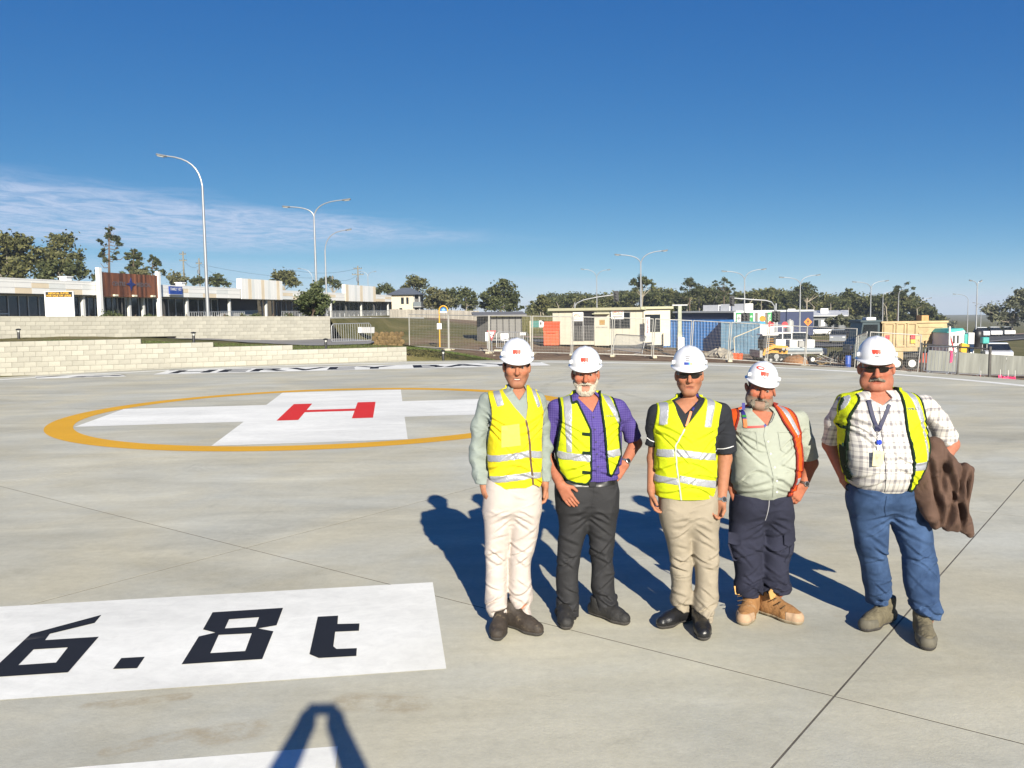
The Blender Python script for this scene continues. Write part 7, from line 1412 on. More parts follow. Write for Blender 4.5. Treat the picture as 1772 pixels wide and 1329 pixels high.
SOLE = mat('rubber_sole', (.05, .045, .04), .8, .2, 20); BOOTB = mat('worn_brown_leather', (.040, .030, .022), .7, .3, 14, .3, 60, wear=((.17, .13, .08), 16, .56)); SHOEK = mat('black_leather', (.012, .012, .013), .32, .2, 20, .15, 80); BOOTT = mat('tan_nubuck', (.28, .14, .05), .85, .2, 14, .3, 90, wear=((.42, .30, .18), 12, .6)); BOOTG = mat('khaki_hiker', (.14, .12, .075), .85, .25, 22, .5, 70); SHOED = mat('dark_dusty_shoe', (.022, .021, .02), .7, .3, 14, .3, 60, wear=((.10, .085, .06), 16, .6)); SOLET = mat('pale_sole', (.30, .24, .16), .8, .2, 20)
# ===== 1: white trousers, grey-green shirt
p1 = make_person(dict(label='man in white trousers and zipped yellow vest over grey green shirt', seed=11, zt=z1, zl=z2, skin=(.36, .158, .090), lips=(.24, .07, .05), tone=((.07, .045, .03), ((.20, .095, .06), .35), (.05, .035, .025)),
    torso=[(448, 395, 545, .075, .02), (470, 330, 590, .095, .015), (500, 255, 640, .11, .01), (560, 235, 660, .125, 0), (700, 250, 665, .14, -.01), (850, 245, 655, .14, -.01), (1000, 245, 655, .14, -.01), (1120, 250, 655, .14, -.005), (1180, 262, 650, .13, 0)],
    neck=((463, 460), 12.2), vneck=[(430, 475), (480, 545), (535, 470), (480, 380)], collar=.017,
    arms=[dict(joints=[(215, 545, .0, 9), (160, 960, .03, 8), (222, 1245, -.04, 7.6)], sleeve=[(235, 545, .0, 12.5), (178, 740, .02, 14), (163, 960, .03, 15.5), (190, 1110, -.0, 14), (228, 1262, -.045, 10.5)], hand=((.28, -.25, -1), (.9, .3, .2), 1, (.55, .75, .6))),
          dict(joints=[(628, 545, .0, 9), (672, 900, .06, 7.5), (675, 1180, .03, 7.5)], sleeve=[(612, 545, 0, 12.5), (655, 740, .05, 13), (672, 900, .06, 14), (676, 1195, .03, 10.5)], hand=((.05, -.15, -1), (-.9, -.2, .1), -1, (.5, .7, .5)))],
    shirt=cloth('shirt_sage', (.27, .31, .285), .08), trousers=cloth('trousers_white', (.53, .465, .42), .05),
    pelvis=[(-60, 250, 645, .12, 0), (20, 235, 655, .128, 0), (100, 225, 662, .13, 0), (200, 214, 666, .135, .005), (300, 216, 660, .13, .01)],
    legs=[[(230, 216, 436, .115), (330, 221, 424, .105), (450, 226, 412, .095), (600, 230, 396, .085), (750, 230, 396, .08), (900, 234, 400, .085), (985, 250, 394, .085), (1040, 268, 388, .08)], [(230, 440, 664, .115), (330, 432, 652, .105), (450, 430, 630, .095), (600, 424, 592, .085), (750, 420, 592, .08), (900, 420, 604, .085), (965, 446, 590, .085), (1010, 462, 586, .08)]],
    feet=[(z2(322, 1232), (-.12, -1), .29), (z2(655, 1192), (.72, -.62), .30)], boots=[(BOOTB, SOLE, .16, .050), (BOOTB, SOLE, .16, .050)],
    vest=dict(mat=YV, panels=[[(222, 455), (300, 412), (345, 465), (440, 590), (532, 690), (545, 600), (538, 440), (595, 455), (640, 520), (672, 640), (662, 740), (655, 850), (660, 1000), (652, 1100), (662, 1190), (640, 1215), (590, 1188), (560, 1206), (500, 1225), (300, 1252), (268, 1220), (240, 1080), (228, 960), (240, 850), (270, 690), (266, 600), (242, 510)]],
        tape=[[(256, 440), (315, 420), (367, 580), (312, 594)], [(560, 430), (603, 455), (648, 590), (622, 606)], [(225, 974), (556, 920), (670, 942), (670, 1000), (560, 976), (225, 1024)], [(225, 1130), (566, 1086), (670, 1100), (670, 1142), (568, 1142), (225, 1186)]]),
    head=dict(c=(466, 296), rot=(2, 3, 2), wide=1.0, smile=True, dy=-.06), hat=dict(hw=.097, tilt=8)))
bv = p1.bvh('vest'); XZ = lambda p, z, a: p.XZ(*z(*a))
ribbon_decal(p1, bv, 'zip', [XZ(p1, z1, a) for a in ((532, 688), (548, 760), (562, 870), (568, 1000), (578, 1080), (588, 1185))], .012, mat('zip_brown', (.10, .055, .03), .6), p1.vest, .005)
pk = [XZ(p1, z1, a) for a in ((345, 735), (480, 715), (492, 880), (345, 900))]
decal(p1, bv, 'card_pocket', [tuple(np.array(pk[0])*(1-u)*(1-v)+np.array(pk[1])*u*(1-v)+np.array(pk[2])*u*v+np.array(pk[3])*(1-u)*v) for v in np.linspace(0, 1, 6) for u in np.linspace(0, 1, 6)], [(i*6+j, i*6+j+1, i*6+j+7, i*6+j+6) for i in range(5) for j in range(5)], mat('clear_pocket', (.84, .74, .10), .22, .05, spec=.8, coat=.6), p1.vest, .006)
ribbon_decal(p1, bv, 'pocket_seam', [XZ(p1, z1, a) for a in ((330, 750), (325, 850), (290, 940))], .004, YV, p1.vest, .006)
MB().tube([p1.hc+p1.hm @ np.array(a) for a in ((-.016, -.0915, -.0685), (-.008, -.0935, -.0705), (.008, -.0935, -.0705), (.016, -.0915, -.0685))], .0028, 6).build('teeth', TEETH, p1.t, smooth=True)
# ===== 2: purple shirt, white beard
PUR = plaid('shirt_purple_check', (.065, .045, .20), (.14, .11, .31), 75, .2)
p2 = make_person(dict(label='man with white beard in purple check shirt and open yellow vest', seed=23, zt=z1, zl=z2, skin=(.37, .140, .082), tone=((.55, .5, .42), ((.5, .45, .36), .2), (.45, .42, .36)),
    torso=[(492, 900, 1085, .08, .02), (515, 850, 1150, .10, .015), (548, 785, 1230, .115, .01), (620, 765, 1255, .135, 0), (760, 775, 1262, .15, -.01), (900, 770, 1265, .155, -.015), (1000, 772, 1262, .155, -.015), (1080, 790, 1245, .15, -.01), (1150, 805, 1235, .14, 0)],
    neck=((992, 500), 13.5), vneck=[(935, 530), (1042, 632), (1098, 530), (992, 420)], collar=.016,
    arms=[dict(joints=[(748, 600, .0, 12), (698, 985, .05, 11.2), (800, 1195, -.13, 8.2)], sleeve=[(765, 600, 0, 13), (718, 780, .03, 14), (704, 930, .045, 13.8)], hand=((.62, -.3, -1), (.4, .9, .1), 1, (.10, .18, .15))),
          dict(joints=[(1258, 600, .0, 12), (1372, 870, .12, 11), (1285, 1035, -.02, 8.0)], sleeve=[(1235, 600, 0, 13), (1310, 720, .06, 14.5), (1352, 835, .10, 14.5)], hand=((-.75, -.3, -.85), (-.2, .9, -.2), -1, (.3, .5, .4)))],
    shirt=PUR, trousers=cloth('trousers_charcoal', (.024, .024, .026), .15, .75, .25, 200, spec=.3),
    pelvis=[(-40, 795, 1262, .13, 0), (60, 790, 1276, .14, 0), (180, 798, 1278, .14, .005), (270, 806, 1272, .13, .01)],
    legs=[[(210, 800, 1040, .12), (330, 812, 1032, .105), (450, 804, 1003, .095), (600, 795, 972, .085), (750, 791, 964, .08), (900, 793, 966, .085), (1000, 788, 962, .09), (1050, 796, 948, .085)], [(210, 1040, 1276, .12), (330, 1040, 1268, .105), (450, 1052, 1250, .095), (600, 1060, 1246, .085), (750, 1064, 1250, .08), (880, 1076, 1262, .085), (960, 1098, 1282, .09), (1005, 1115, 1292, .085)]],
    feet=[(z2(872, 1146), (.06, -1), .30), (z2(1345, 1108), (.74, -.6), .30)], boots=[(SHOED, SOLE, .12, .048), (SHOED, SOLE, .12, .048)],
    vest=dict(mat=YGV, trim=TRIMG, panels=[[(780, 505), (800, 480), (885, 462), (890, 560), (930, 545), (1030, 760), (1034, 1140), (1000, 1186), (920, 1182), (850, 1165), (785, 1095), (758, 960), (780, 820), (798, 700), (795, 600)], [(1100, 560), (1105, 470), (1165, 462), (1215, 530), (1262, 690), (1252, 800), (1268, 960), (1230, 1060), (1190, 1132), (1155, 1105), (1140, 950), (1125, 760)]],
        tape=[[(818, 460), (885, 450), (882, 935), (842, 935), (826, 690)], [(740, 928), (1036, 950), (1036, 1006), (740, 988)], [(1100, 455), (1152, 455), (1262, 690), (1252, 745), (1140, 545)], [(1135, 922), (1290, 903), (1290, 962), (1135, 980)]]),
    head=dict(c=(990, 352), rot=(-4, 2, 0), wide=1.04, nose=1.15, dy=-.06), hat=dict(hw=.098, tilt=8)))
WB = mat('white_beard_hair', (.62, .56, .44), .9, .15, 60, .8, 300)
beard(p2, 'beard', [((-.062, -.030, -.045), (-.040, -.068, -.092), .016, .022), ((.062, -.030, -.045), (.040, -.068, -.092), .016, .022), ((-.036, -.074, -.096), (.036, -.074, -.096), .024, .024), ((-.02, -.080, -.112), (.02, -.080, -.112), .026, .026), ((-.042, -.078, -.072), (-.030, -.082, -.095), .014, .016), ((.042, -.078, -.072), (.030, -.082, -.095), .014, .016), ((-.062, -.02, -.02), (-.063, -.028, -.05), .010, .014), ((.062, -.02, -.02), (.063, -.028, -.05), .010, .014)], WB)
beard(p2, 'moustache', [((-.034, -.090, -.060), (0, -.102, -.050), .007, .009), ((.034, -.090, -.060), (0, -.102, -.050), .007, .009)], WB)
bv = p2.bvh('vest')
for y in (790, 932, 1080): ribbon_decal(p2, bv, 'vest_tab', [XZ(p2, z1, (958, y)), XZ(p2, z1, (1030, y+6))], .020, TRIMG, p2.vest, .007, n=6)
text_decal(p2, bv, 'vest_lettering', 'WILL', *XZ(p2, z1, (1142, 668)), .055, .012, SGREY, p2.vest)
bs2 = p2.bvh('shirt')
PL = lambda p, z, bv_, pts, w_, mt_, nm, par, off=.003: ribbon_decal(p, bv_, nm, [XZ(p, z, a) for a in pts], w_, mt_, par, off)
PL(p2, z1, bs2, ((1045, 640), (1068, 800), (1078, 1000), (1085, 1120)), .028, PUR, 'placket', p2.t, .005)
for y in (670, 760, 855, 945, 1040):
    q_ = proj_front(bs2, *XZ(p2, z1, (1045+(y-640)*.085, y)), off=.008); MB().lathe([(.0055, 0), (.0055, .003)], c=q_, n=10, axis='Y').build('button', mat('button_dark', (.03, .025, .06), .4), p2.t)
bt2 = p2.bvh('trousers'); PL(p2, z2, bt2, ((800, -18), (950, -12), (1100, -10), (1260, -22)), .032, mat('belt_black', (.012, .012, .012), .4), 'belt', p2.t, .006); q_ = proj_front(bt2, *XZ(p2, z2, (1075, -14)), off=.012); MB().box(q_, (.045, .008, .034), bev=.004).build('belt_buckle', mat('buckle_dark', (.06, .06, .065), .3, metal=.7), p2.t)
PL(p2, z2, bt2, ((1088, 0), (1085, 80), (1070, 170)), .004, MATS['trousers_charcoal'], 'fly_seam', p2.t, .004)
watch(p2, 1)
# ===== 3: dark polo, sunglasses, closed lime vest
POLO = cloth('polo_dark', (.022, .024, .030), .12, .8, .4, 200)
p3 = make_person(dict(label='man in sunglasses with closed lime vest over a dark polo and beige trousers', seed=37, zt=z3, zl=z4, skin=(.35, .155, .088), tone=((.18, .13, .09), ((.20, .11, .075), .15), (.28, .25, .21)),
    torso=[(430, 370, 545, .075, .02), (455, 320, 620, .095, .015), (490, 225, 700, .11, .01), (560, 205, 705, .125, 0), (700, 205, 690, .14, -.01), (850, 215, 660, .14, -.01), (1000, 210, 665, .14, -.01), (1110, 205, 660, .14, -.005), (1170, 215, 648, .13, 0)],
    neck=((458, 440), 12.5), vneck=[(362, 470), (425, 560), (545, 455), (455, 340)], collar=.015,
    arms=[dict(joints=[(195, 560, 0, 11.5), (178, 900, .04, 10), (163, 1150, -.02, 7.2)], sleeve=[(203, 556, 0, 14), (185, 690, .02, 13.5), (176, 800, .03, 13)], hand=((.08, -.15, -1), (.9, -.1, .1), 1, (.35, .5, .4))),
          dict(joints=[(715, 560, 0, 11.5), (728, 900, .03, 12), (700, 1235, -.06, 8.2)], sleeve=[(705, 556, 0, 14.5), (728, 720, .02, 16.5), (742, 850, .03, 17.5)], hand=((-.30, -.3, -1), (-.8, -.5, .1), -1, (.75, .9, .5)))],
    shirt=POLO, trousers=cloth('trousers_beige', (.33, .285, .215), .07),
    pelvis=[(-40, 190, 630, .12, 0), (50, 195, 636, .125, 0), (150, 195, 648, .13, 0), (260, 215, 652, .135, .005), (350, 236, 652, .13, .01)],
    legs=[[(280, 215, 425, .115), (430, 255, 428, .10), (600, 275, 438, .085), (750, 285, 440, .08), (860, 282, 440, .09), (950, 312, 424, .085), (1000, 330, 408, .08)], [(280, 430, 652, .115), (430, 446, 652, .10), (600, 478, 655, .088), (750, 478, 652, .085), (860, 466, 650, .09), (970, 448, 636, .09), (1050, 464, 592, .08)]],
    feet=[(z4(195, 1092), (-.72, -.66), .29), (z4(540, 1186), (.10, -1), .29)], boots=[(SHOEK, SOLE, .11, .046), (SHOEK, SOLE, .11, .048)],
    vest=dict(mat=YGV, panels=[[(232, 470), (340, 432), (365, 560), (410, 668), (560, 500), (612, 432), (722, 495), (702, 560), (658, 760), (660, 900), (674, 940), (670, 1050), (650, 1252), (550, 1255), (400, 1218), (350, 1226), (215, 1216), (195, 1180), (200, 1040), (216, 830), (195, 700), (214, 580)]],
        tape=[[(240, 480), (318, 435), (286, 640), (226, 652)], [(610, 440), (672, 462), (616, 662), (560, 656)], [(195, 836), (338, 822), (338, 888), (195, 894)], [(342, 818), (690, 864), (690, 920), (342, 880)], [(185, 1036), (362, 1040), (362, 1098), (185, 1090)], [(370, 1018), (690, 1078), (690, 1138), (370, 1076)]]),
    head=dict(c=(458, 268), rot=(-10, 0, 0), wide=1.0, eyes=False, glasses=True, dy=-.06), hat=dict(hw=.103, tilt=7, logo='bar')))
bv = p3.bvh('vest'); PL(p3, z3, bv, ((410, 668), (342, 800), (350, 950), (366, 1080), (388, 1214)), .008, mat('vest_edge', (.50, .53, .45), .6), 'vest_edge', p3.vest, .006)
bs3 = p3.bvh('shirt'); LAN = mat("lanyard_blue", (.03, .03, .20), .6)
PL(p3, z3, bs3, ((548, 420), (520, 470), (478, 530)), .016, LAN, 'lanyard', p3.t, .008); PL(p3, z3, bs3, ((470, 540), (445, 600), (425, 650)), .014, mat('lanyard_orange', (.70, .22, .08), .6), 'lanyard', p3.t, .006)
for i, (a, b) in enumerate((((150, 760), (205, 790)), ((662, 853), (822, 822)))): PL(p3, z3, bs3, (a, ((a[0]+b[0])/2, (a[1]+b[1])/2+6), b), .005, mat('piping_white', (.7, .7, .7), .6), 'sleeve_piping', p3.t, .006)
watch(p3, 1)
# ===== 4: bearded man, orange vest
p4_ = make_person(dict(label='stout bearded man with open orange vest over pale shirt and navy work trousers', seed=41, zt=z3, zl=z4, dD=.02, skin=(.355, .128, .073), tone=((.10, .07, .05), ((.22, .17, .13), .75), (.10, .075, .055)),
    torso=[(492, 925, 1110, .09, .02), (515, 870, 1180, .11, .015), (555, 805, 1275, .125, .01), (640, 790, 1300, .145, 0), (780, 788, 1300, .165, -.02), (920, 782, 1296, .185, -.04), (1030, 782, 1270, .19, -.05), (1120, 790, 1230, .175, -.04), (1190, 805, 1200, .15, -.02)],
    neck=((1020, 520), 14.5, 0), vneck=[(945, 540), (1045, 650), (1105, 545), (1010, 450)], collar=.016,
    arms=[dict(joints=[(800, 610, .02, 12), (745, 930, .12, 11), (785, 1120, -.02, 8)], sleeve=[(808, 608, .02, 15.5), (770, 780, .07, 16), (752, 900, .11, 15.5)], hand=((.45, -.5, -1), (.3, .9, 0), 1, (.25, .4, .3))),
          dict(joints=[(1298, 610, .0, 12), (1388, 935, .02, 11.8), (1325, 1110, -.02, 8.6)], sleeve=[(1290, 606, 0, 15.5), (1340, 770, .01, 16), (1372, 905, .02, 16)], hand=((-.75, -.3, -.95), (-.3, .9, -.2), -1, (.35, .55, .4), 1.05))],
    shirt=cloth('shirt_pale_sage', (.36, .385, .32), .07), trousers=cloth('trousers_navy', (.026, .028, .048), .15),
    pelvis=[(20, 780, 1205, .15, -.02), (100, 762, 1225, .15, -.01), (200, 756, 1240, .145, 0), (270, 752, 1244, .135, .01)],
    legs=[[(200, 756, 1022, .125), (340, 742, 1012, .11), (450, 752, 1002, .10), (600, 790, 1000, .095), (700, 796, 1000, .09), (770, 792, 1000, .095), (812, 806, 990, .09)], [(200, 1026, 1240, .125), (340, 1010, 1250, .11), (450, 1004, 1244, .10), (600, 1004, 1204, .095), (700, 1004, 1212, .09), (760, 1008, 1222, .095), (802, 1022, 1216, .09)]],
    feet=[(z4(855, 1062), (-.22, -1), .30), (z4(1292, 1056), (.80, -.55), .31)], boots=[(BOOTT, SOLET, .17, .054, mat('toe_scuffed', (.40, .27, .17), .85, .2, 20)), (BOOTT, SOLET, .17, .054, mat('toe_scuffed', (.40, .27, .17), .85, .2, 20))],
    vest=dict(mat=ORV, panels=[[(728, 500), (760, 470), (878, 458), (852, 600), (806, 748), (765, 640)], [(1112, 478), (1240, 492), (1288, 580), (1314, 700), (1318, 900), (1298, 1100), (1270, 1188), (1190, 1180), (1236, 1060), (1252, 850), (1232, 720), (1168, 620)]],
        tape=[[(790, 455), (842, 455), (802, 560), (752, 640)], [(1138, 470), (1192, 470), (1296, 700), (1282, 740)], [(1225, 1034), (1330, 1034), (1330, 1092), (1225, 1088)]], trim=cloth('vest_binding_dark', (.25, .03, .02), .1)),
    head=dict(c=(1016, 384), rot=(-8, 5, 10), wide=1.10, jowl=.01, nose=1.15, dy=-.09), hat=dict(hw=.098, tilt=4, logo='tilt')))
GB = mat('grey_beard_hair', (.20, .16, .12), .9, .4, 70, .8, 300, col2=(.42, .37, .29))
beard(p4_, 'beard', [((-.066, -.028, -.045), (-.045, -.066, -.090), .013, .019), ((.066, -.028, -.045), (.045, -.066, -.090), .013, .019), ((-.036, -.075, -.096), (.036, -.075, -.096), .020, .020), ((-.044, -.080, -.072), (-.030, -.084, -.098), .011, .013), ((.044, -.080, -.072), (.030, -.084, -.098), .011, .013), ((-.066, -.02, -.02), (-.067, -.028, -.05), .009, .012), ((.066, -.02, -.02), (.067, -.028, -.05), .009, .012)], GB)
beard(p4_, 'moustache', [((-.036, -.090, -.062), (0, -.1015, -.050), .0055, .007), ((.036, -.090, -.062), (0, -.1015, -.050), .0055, .007)], GB)
bs4 = p4_.bvh('shirt'); PL(p4_, z3, bs4, ((1045, 655), (1025, 720), (1045, 850), (1068, 1000), (1080, 1180)), .026, MATS['shirt_pale_sage'], 'placket', p4_.t, .005)
for x, y in ((1038, 760), (1050, 848), (1070, 945), (1085, 1045), (1092, 1135)):
    q_ = proj_front(bs4, *XZ(p4_, z3, (x, y)), off=.008); MB().lathe([(.006, 0), (.006, .003)], c=q_, n=10, axis='Y').build('button', mat('button_pale', (.65, .65, .6), .4), p4_.t)
for xa in (860, 1125):
    PL(p4_, z3, bs4, ((xa, 690), (xa+5, 820), (xa+55, 850), (xa+100, 820), (xa+100, 690), (xa, 690)), .006, MATS['shirt_pale_sage'], 'chest_pocket', p4_.t, .005)
PL(p4_, z3, bs4, ((885, 480), (886, 560), (888, 600)), .020, LAN, 'lanyard', p4_.t, .012); PL(p4_, z3, bs4, ((888, 600), (889, 640), (886, 665)), .020, mat('lanyard_orange', (.70, .22, .08), .6), 'lanyard', p4_.t, .012); PL(p4_, z3, bs4, ((886, 572), (888, 588)), .022, mat('lanyard_green', (.03, .22, .04), .6), 'lanyard', p4_.t, .014, )
PL(p4_, z3, bs4, ((886, 662), (960, 655), (1020, 650)), .012, mat('lanyard_red', (.5, .06, .05), .6), 'lanyard', p4_.t, .008); PL(p4_, z3, bs4, ((1020, 650), (1075, 610), (1108, 550)), .014, LAN, 'lanyard', p4_.t, .010)
bt4 = p4_.bvh('trousers')
for pts in (((745, 330), (835, 345), (840, 430), (800, 440), (742, 420)), ((1175, 345), (1245, 330), (1250, 420), (1215, 440), (1180, 425))):
    v_ = [XZ(p4_, z4, a) for a in pts]; c_ = tuple(np.mean(v_, 0)); decal(p4_, bt4, 'cargo_flap', v_+[c_], [(5, i, (i+1) % 5) for i in range(5)], MATS['trousers_navy'], p4_.t, .014)
for pts in (((750, 430), (790, 560), (860, 580)), ((1245, 430), (1230, 500), (1190, 565))): PL(p4_, z4, bt4, pts, .010, MATS['trousers_navy'], 'cargo_seam', p4_.t, .009)
PL(p4_, z4, bt4, ((1040, 55), (1040, 100), (1025, 230)), .005, mat('zip_steel', (.3, .3, .32), .4), 'fly_seam', p4_.t, .004)
watch(p4_, 1, mat('strap_brown', (.06, .03, .02), .6))
for i in (0, 1):      # boot tongues and laces
    ft, dn = [(gp(*z4(855, 1062)), Vector((-.22, -1, 0)).normalized()), (gp(*z4(1292, 1056)), Vector((.80, -.55, 0)).normalized())][i]; b_ = ft-dn*.30*.76-p4_.o; sd = Vector((-dn.y, dn.x, 0))
    for sg in (-1, 1): MB().prism([(0, 0), (.05, .005), (.058, .055), (.012, .062)], lambda a, t: b_+dn*(.062-.012*(a[1]/.06)+t*.006)+sd*sg*(a[0]-.004)+Vector((0, 0, .140+a[1])), 0, 1).build('boot_tongue', mat('tongue_tan', (.62, .36, .12), .8, .15), p4_.t)
    for k_ in range(4): c_ = b_+dn*(.075+.028*k_)+Vector((0, 0, .142-.020*k_)); MB().tube([c_-sd*.032-Vector((0, 0, .008)), c_+dn*.012+Vector((0, 0, .004)), c_+sd*.032-Vector((0, 0, .008))], .0035, 6).build('lace', mat('lace_brown', (.12, .07, .03), .8), p4_.t)
# ===== 5: plaid shirt, jeans
PLD = plaid('shirt_white_plaid', (.58, .555, .51), (.15, .14, .16), 17, .26, True)
p5 = make_person(dict(label='heavy man with moustache in white plaid shirt, blue jeans and open lime vest', seed=53, zt=z5, zl=z6, skin=(.38, .150, .094), tone=((.25, .19, .13), ((.25, .10, .065), .1), (.32, .29, .25)),
    torso=[(462, 480, 715, .095, .02), (490, 400, 800, .12, .015), (530, 325, 890, .135, .01), (620, 308, 928, .155, 0), (760, 305, 930, .18, -.02), (900, 310, 930, .20, -.045), (1040, 325, 900, .205, -.06), (1140, 350, 850, .195, -.05), (1225, 385, 815, .165, -.03)],
    neck=((600, 490), 19), vneck=[(515, 530), (598, 582), (680, 525), (600, 400)], collar=.018,
    arms=[dict(joints=[(285, 570, .03, 13), (200, 880, .20, 12), (318, 1150, .05, 8.5)], sleeve=[(318, 566, .03, 13), (240, 720, .12, 16), (212, 852, .19, 17)], hand=((.75, .2, -.8), (.2, .9, .3), 1, (.4, .6, .5))),
          dict(joints=[(980, 570, 0, 13), (1130, 880, .08, 14), (1040, 1080, -.04, 9)], sleeve=[(935, 562, 0, 13), (1040, 720, .04, 18), (1095, 850, .07, 22)], hand=((-.8, .0, -.4), (0, .6, -1), -1, (.7, .8, .6)))],
    shirt=PLD, trousers=mat('denim', (.028, .062, .150), .85, .28, 5, .5, 240, spec=.2, col2=(.062, .115, .235), wrk=.7),
    pelvis=[(10, 375, 805, .165, -.03), (90, 355, 830, .165, -.015), (180, 358, 870, .155, 0), (240, 362, 900, .14, .01)],
    legs=[[(190, 358, 640, .135), (300, 374, 645, .12), (430, 402, 640, .11), (560, 436, 648, .098), (700, 460, 664, .092), (820, 486, 668, .095), (900, 505, 655, .09)], [(190, 626, 880, .135), (300, 672, 960, .12), (430, 735, 995, .112), (560, 765, 1012, .105), (700, 775, 1038, .102), (850, 790, 1042, .105), (960, 815, 1040, .105), (1025, 835, 1040, .095)]],
    feet=[(z6(470, 1118), (-.52, -.85), .31), (z6(955, 1264), (.14, -1), .31)], boots=[(BOOTG, SOLE, .16, .053, mat('toe_khaki_dark', (.11, .10, .075), .85, .2, 20)), (BOOTG, SOLE, .16, .053, mat('toe_khaki_dark', (.11, .10, .075), .85, .2, 20))],
    vest=dict(mat=YGV, trim=TRIMG, panels=[[(370, 470), (400, 435), (492, 418), (440, 560), (375, 665), (352, 800), (330, 960), (340, 1060), (388, 1168), (300, 1168), (288, 1000), (292, 720), (318, 590)], [(742, 430), (760, 405), (880, 418), (922, 560), (938, 720), (936, 880), (900, 1000), (835, 1180), (792, 1232), (752, 1212), (766, 1000), (746, 760), (758, 600)]],
        tape=[[(396, 420), (470, 410), (352, 610), (300, 660)], [(772, 400), (845, 405), (906, 640), (904, 1000), (884, 1000), (880, 750), (835, 560)], [(750, 995), (960, 985), (960, 1052), (750, 1056)], [(280, 945), (345, 935), (345, 1000), (280, 1005)]]),
    head=dict(c=(566, 308), rot=(-20, 2, 0), wide=1.12, jowl=.028, eyes=False, glasses=True, nose=1.15, sc=1.06, dy=-.07), hat=dict(hw=.110, tilt=5)))
beard(p5, 'moustache', [((-.038, -.088, -.064), (0, -.1035, -.050), .0075, .0085), ((.038, -.088, -.064), (0, -.1035, -.050), .0075, .0085)], GB)
bv = p5.bvh('vest')
for a, b in (((312, 752), (356, 758)), ((298, 882), (338, 888)), ((290, 1020), (305, 1024))): ribbon_decal(p5, bv, 'vest_tab', [XZ(p5, z5, a), XZ(p5, z5, b)], .020, TRIMG, p5.vest, .008, n=6)
text_decal(p5, bv, 'vest_lettering', 'WILLS', *XZ(p5, z5, (778, 612)), .070, .013, SGREY, p5.vest)
bs5 = p5.bvh('shirt'); PL(p5, z5, bs5, ((598, 590), (585, 760), (575, 900), (580, 1100), (600, 1220)), .036, PLD, 'placket', p5.t, .006)
LND = mat('lanyard_navy', (.018, .02, .06), .6); PL(p5, z5, bs5, ((503, 540), (512, 640), (530, 765)), .020, LND, 'lanyard', p5.t, .014); PL(p5, z5, bs5, ((652, 572), (600, 660), (532, 765)), .020, LND, 'lanyard', p5.t, .012)
q_ = proj_front(bs5, *XZ(p5, z5, (523, 845)), off=.022); MB().lathe([(.013, -.004), (.017, 0), (.013, .004)], c=q_, n=18, axis='Y').build('badge_reel', mat('reel_blue', (.02, .05, .40), .3), p5.t)
MB().tube([Vector(proj_front(bs5, *XZ(p5, z5, a), off=.014)) for a in ((530, 768), (526, 800), (520, 845), (512, 900))], .0025, 6).build('badge_clip', WATCHM, p5.t)
q_ = proj_front(bs5, *XZ(p5, z5, (502, 963)), off=.018); ic = MB().box(q_, (.064, .004, .090), M=Matrix.Rotation(.06, 3, 'Y'), bev=.0015).build('id_card', mat('id_card', (.62, .56, .34), .3, .12, 40), p5.t); MB().box(Vector(q_)+Vector((0, -.003, .012)), (.03, .002, .03)).build('card_photo', mat('id_photo', (.5, .42, .28), .4, .2, 60), ic)
bt5 = p5.bvh('trousers'); PL(p5, z6, bt5, ((612, 60), (606, 150), (640, 230)), .022, MATS['denim'], 'fly_seam', p5.t, .005)
MB().tube([p5.arms[0][-1][0]+np.array((.0, -.05, -.02))+np.array((.012*math.cos(a), 0, .018*math.sin(a)-.02)) for a in np.linspace(0, 5.5, 12)], .004, 6).build('keyring', BLKP, p5.t)
# jacket carried over the forearm
jk = Field((-.1, -.42, .55), (.75, .25, 1.25), .007); J5 = lambda x, y, d, zf=z5: p5.P(*zf(x, y), d)
jr = [(z5, 880, 965, 1040, .045, -.10), (z5, 940, 935, 1095, .060, -.13), (z5, 1000, 912, 1165, .068, -.15), (z5, 1060, 890, 1265, .070, -.15), (z5, 1130, 862, 1290, .066, -.15), (z5, 1220, 842, 1275, .064, -.15), (z6, 80, 850, 1268, .062, -.15), (z6, 180, 905, 1252, .060, -.15), (z6, 260, 948, 1252, .055, -.15), (z6, 320, 985, 1262, .045, -.15), (z6, 350, 1040, 1250, .030, -.15)]
jk.slices(p5.rows([(Zf(0, y)[1], Zf(a_, 0)[0], Zf(b_, 0)[0], ry, cy) for Zf, y, a_, b_, ry, cy in jr]), .03, p=2.2)
jk.cone(J5(1225, 290, -.15, z6), J5(1278, 378, -.15, z6), .040, .022, .04); jk.cone(J5(1220, 1095, -.15), J5(1290, 1068, -.15), .04, .012, .04); jk.cone(J5(1000, 890, -.12), J5(1060, 1000, -.19), .05, .04, .05); jk.cone(J5(930, 1000, -.18), J5(985, 250, -.2, z6), .03, .03, .05); jk.cone(J5(1130, 1040, -.2), J5(1180, 270, -.2, z6), .035, .025, .05)
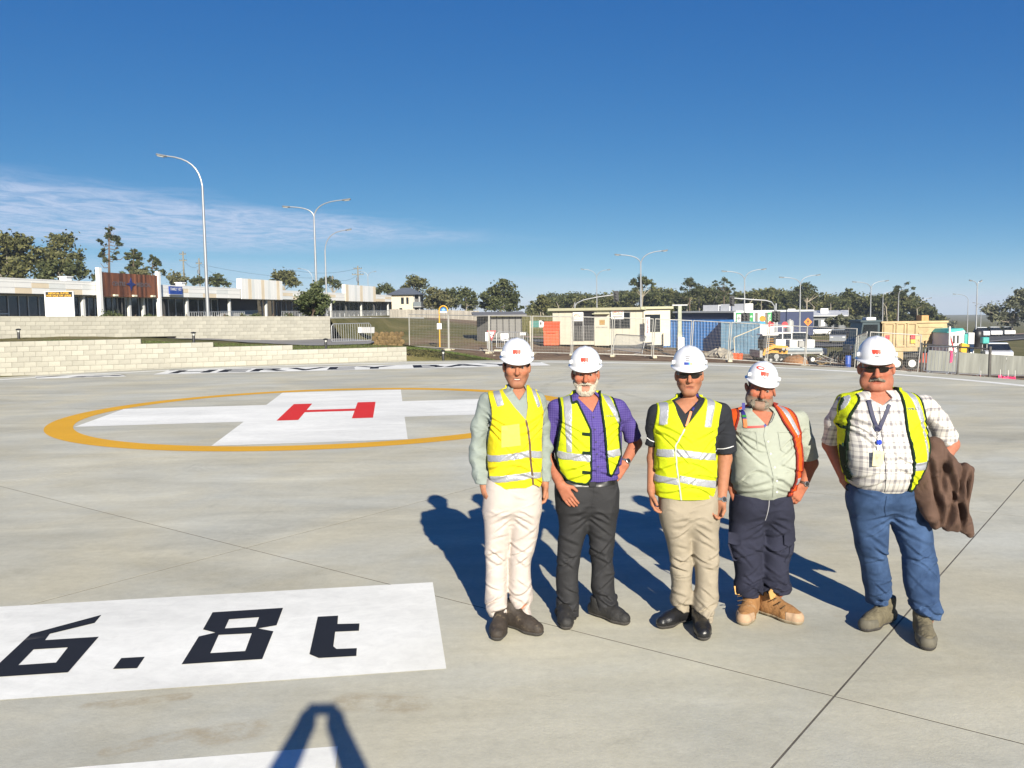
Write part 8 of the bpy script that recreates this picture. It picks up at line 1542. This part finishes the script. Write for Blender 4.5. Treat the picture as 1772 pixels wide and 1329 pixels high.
def vfold(x, y, z):
    r = 0.0
    for x0, z0, sl, l, d, w_ in [(J5(a_, b_, -.15, Zf)[0], J5(a_, b_, -.15, Zf)[2], sl, l, d, w_) for Zf, a_, b_, sl, l, d, w_ in ((z5, 960, 1150, -.25, .16, .026, .016), (z5, 1040, 1100, .10, .14, .022, .014), (z5, 1110, 1220, -.35, .17, .030, .017), (z5, 1180, 1150, .25, .12, .022, .014), (z6, 1010, 150, -.15, .13, .022, .014), (z6, 1090, 200, .2, .13, .026, .015), (z6, 1170, 150, -.1, .15, .024, .014), (z5, 1230, 1180, .05, .10, .018, .012))]:
        q = (x-x0-sl*(z-z0))/w_; r = r+d*(np.exp(-q*q)-.6*np.exp(-(q-1.8)**2))*np.exp(-((z-z0)/l)**4)*(y < -.12)
    return r.astype(np.float32) if hasattr(r, 'astype') else r
Xj, Yj, Zj = np.meshgrid(*jk.ax, indexing='ij', sparse=True); jk.f += vfold(Xj, Yj, Zj)+folds(91, .010, 24, [(1, .3, .25), (1, -.3, -.35), (.8, .4, .5)], 4)(Xj, Yj, Zj).astype(np.float32)
jme, _, _ = jk.mesh('jacket'); jo = link('jacket', jme, cloth('jacket_brown', (.115, .070, .052), .12, .9, .5, 220)); jo.location = p5.o; tag(jo, 'brown jacket draped over the forearm of the man in the plaid shirt', 'jacket')
# ------------------------------------------------------------------ photographer behind the lens: raised arms, phone just behind the camera position
F_ = Field((-.45, -.35, 0.0), (.45, .62, 2.15), .011)
sh = 1.42; F_.slices([(.86, 0, 0, .17, .12), (1.0, 0, 0, .165, .115), (1.2, 0, 0, .175, .12), (1.38, 0, 0, .19, .11), (1.47, 0, 0, .10, .08)], .04)
F_.cone((0, 0, 1.42), (0, -.01, 1.58), .058, .055, .03); F_.ell((0, -.01, 1.665), (.075, .095, .115), .03)
for sx in (-1, 1):
    F_.chain([(sx*.18, 0, 1.42), (sx*.24, .17, 1.62), (sx*.075, .31, 1.945)], [.085, .072, .048], .03); F_.cone((sx*.075, .31, 1.945), (sx*.07, .335, 1.975), .04, .042, .02)
    for i in range(4): F_.cone((sx*.07, .34, 1.965+.016*i), (sx*(.045-.004*i), .372, 1.975+.014*i), .009, .008, .004)
    F_.chain([(sx*.09, 0, .88), (sx*.11, .02, .48), (sx*.12, -.02, .08)], [.09, .065, .05], .04); F_.cone((sx*.12, -.03, .045), (sx*.14, .17, .04), .045, .04, .03)
bo, BP_, _ = (lambda r: (link('body', r[0], cloth('photographer_clothes', (.10, .11, .14), .1), ph), r[1], r[2]))(F_.mesh('body'))
MB().box((0, .355, CAMH-.004), (.15, .008, .066), bev=.003).build('phone', BLKP, ph)
# ------------------------------------------------------------------ thin air over the whole place
hz = MB().b2((-4150, -4150, float(gz.min())-1.5), (4150, 4150, 34.0)).build('haze', None); hz['kind'] = 'stuff'; hz['label'] = 'thin blue air over the far hills'
hm_ = bpy.data.materials.new('haze_air'); hm_.use_nodes = True; hn = hm_.node_tree.nodes
for n_ in list(hn):
    if n_.type == 'BSDF_PRINCIPLED': hn.remove(n_)
pv_ = hn.new('ShaderNodeVolumePrincipled'); pv_.inputs['Color'].default_value = (.72, .84, 1.0, 1); pv_.inputs['Density'].default_value = .00030; pv_.inputs['Anisotropy'].default_value = .0
hm_.node_tree.links.new(pv_.outputs[0], hn['Material Output'].inputs['Volume']); hz.data.materials.append(hm_)
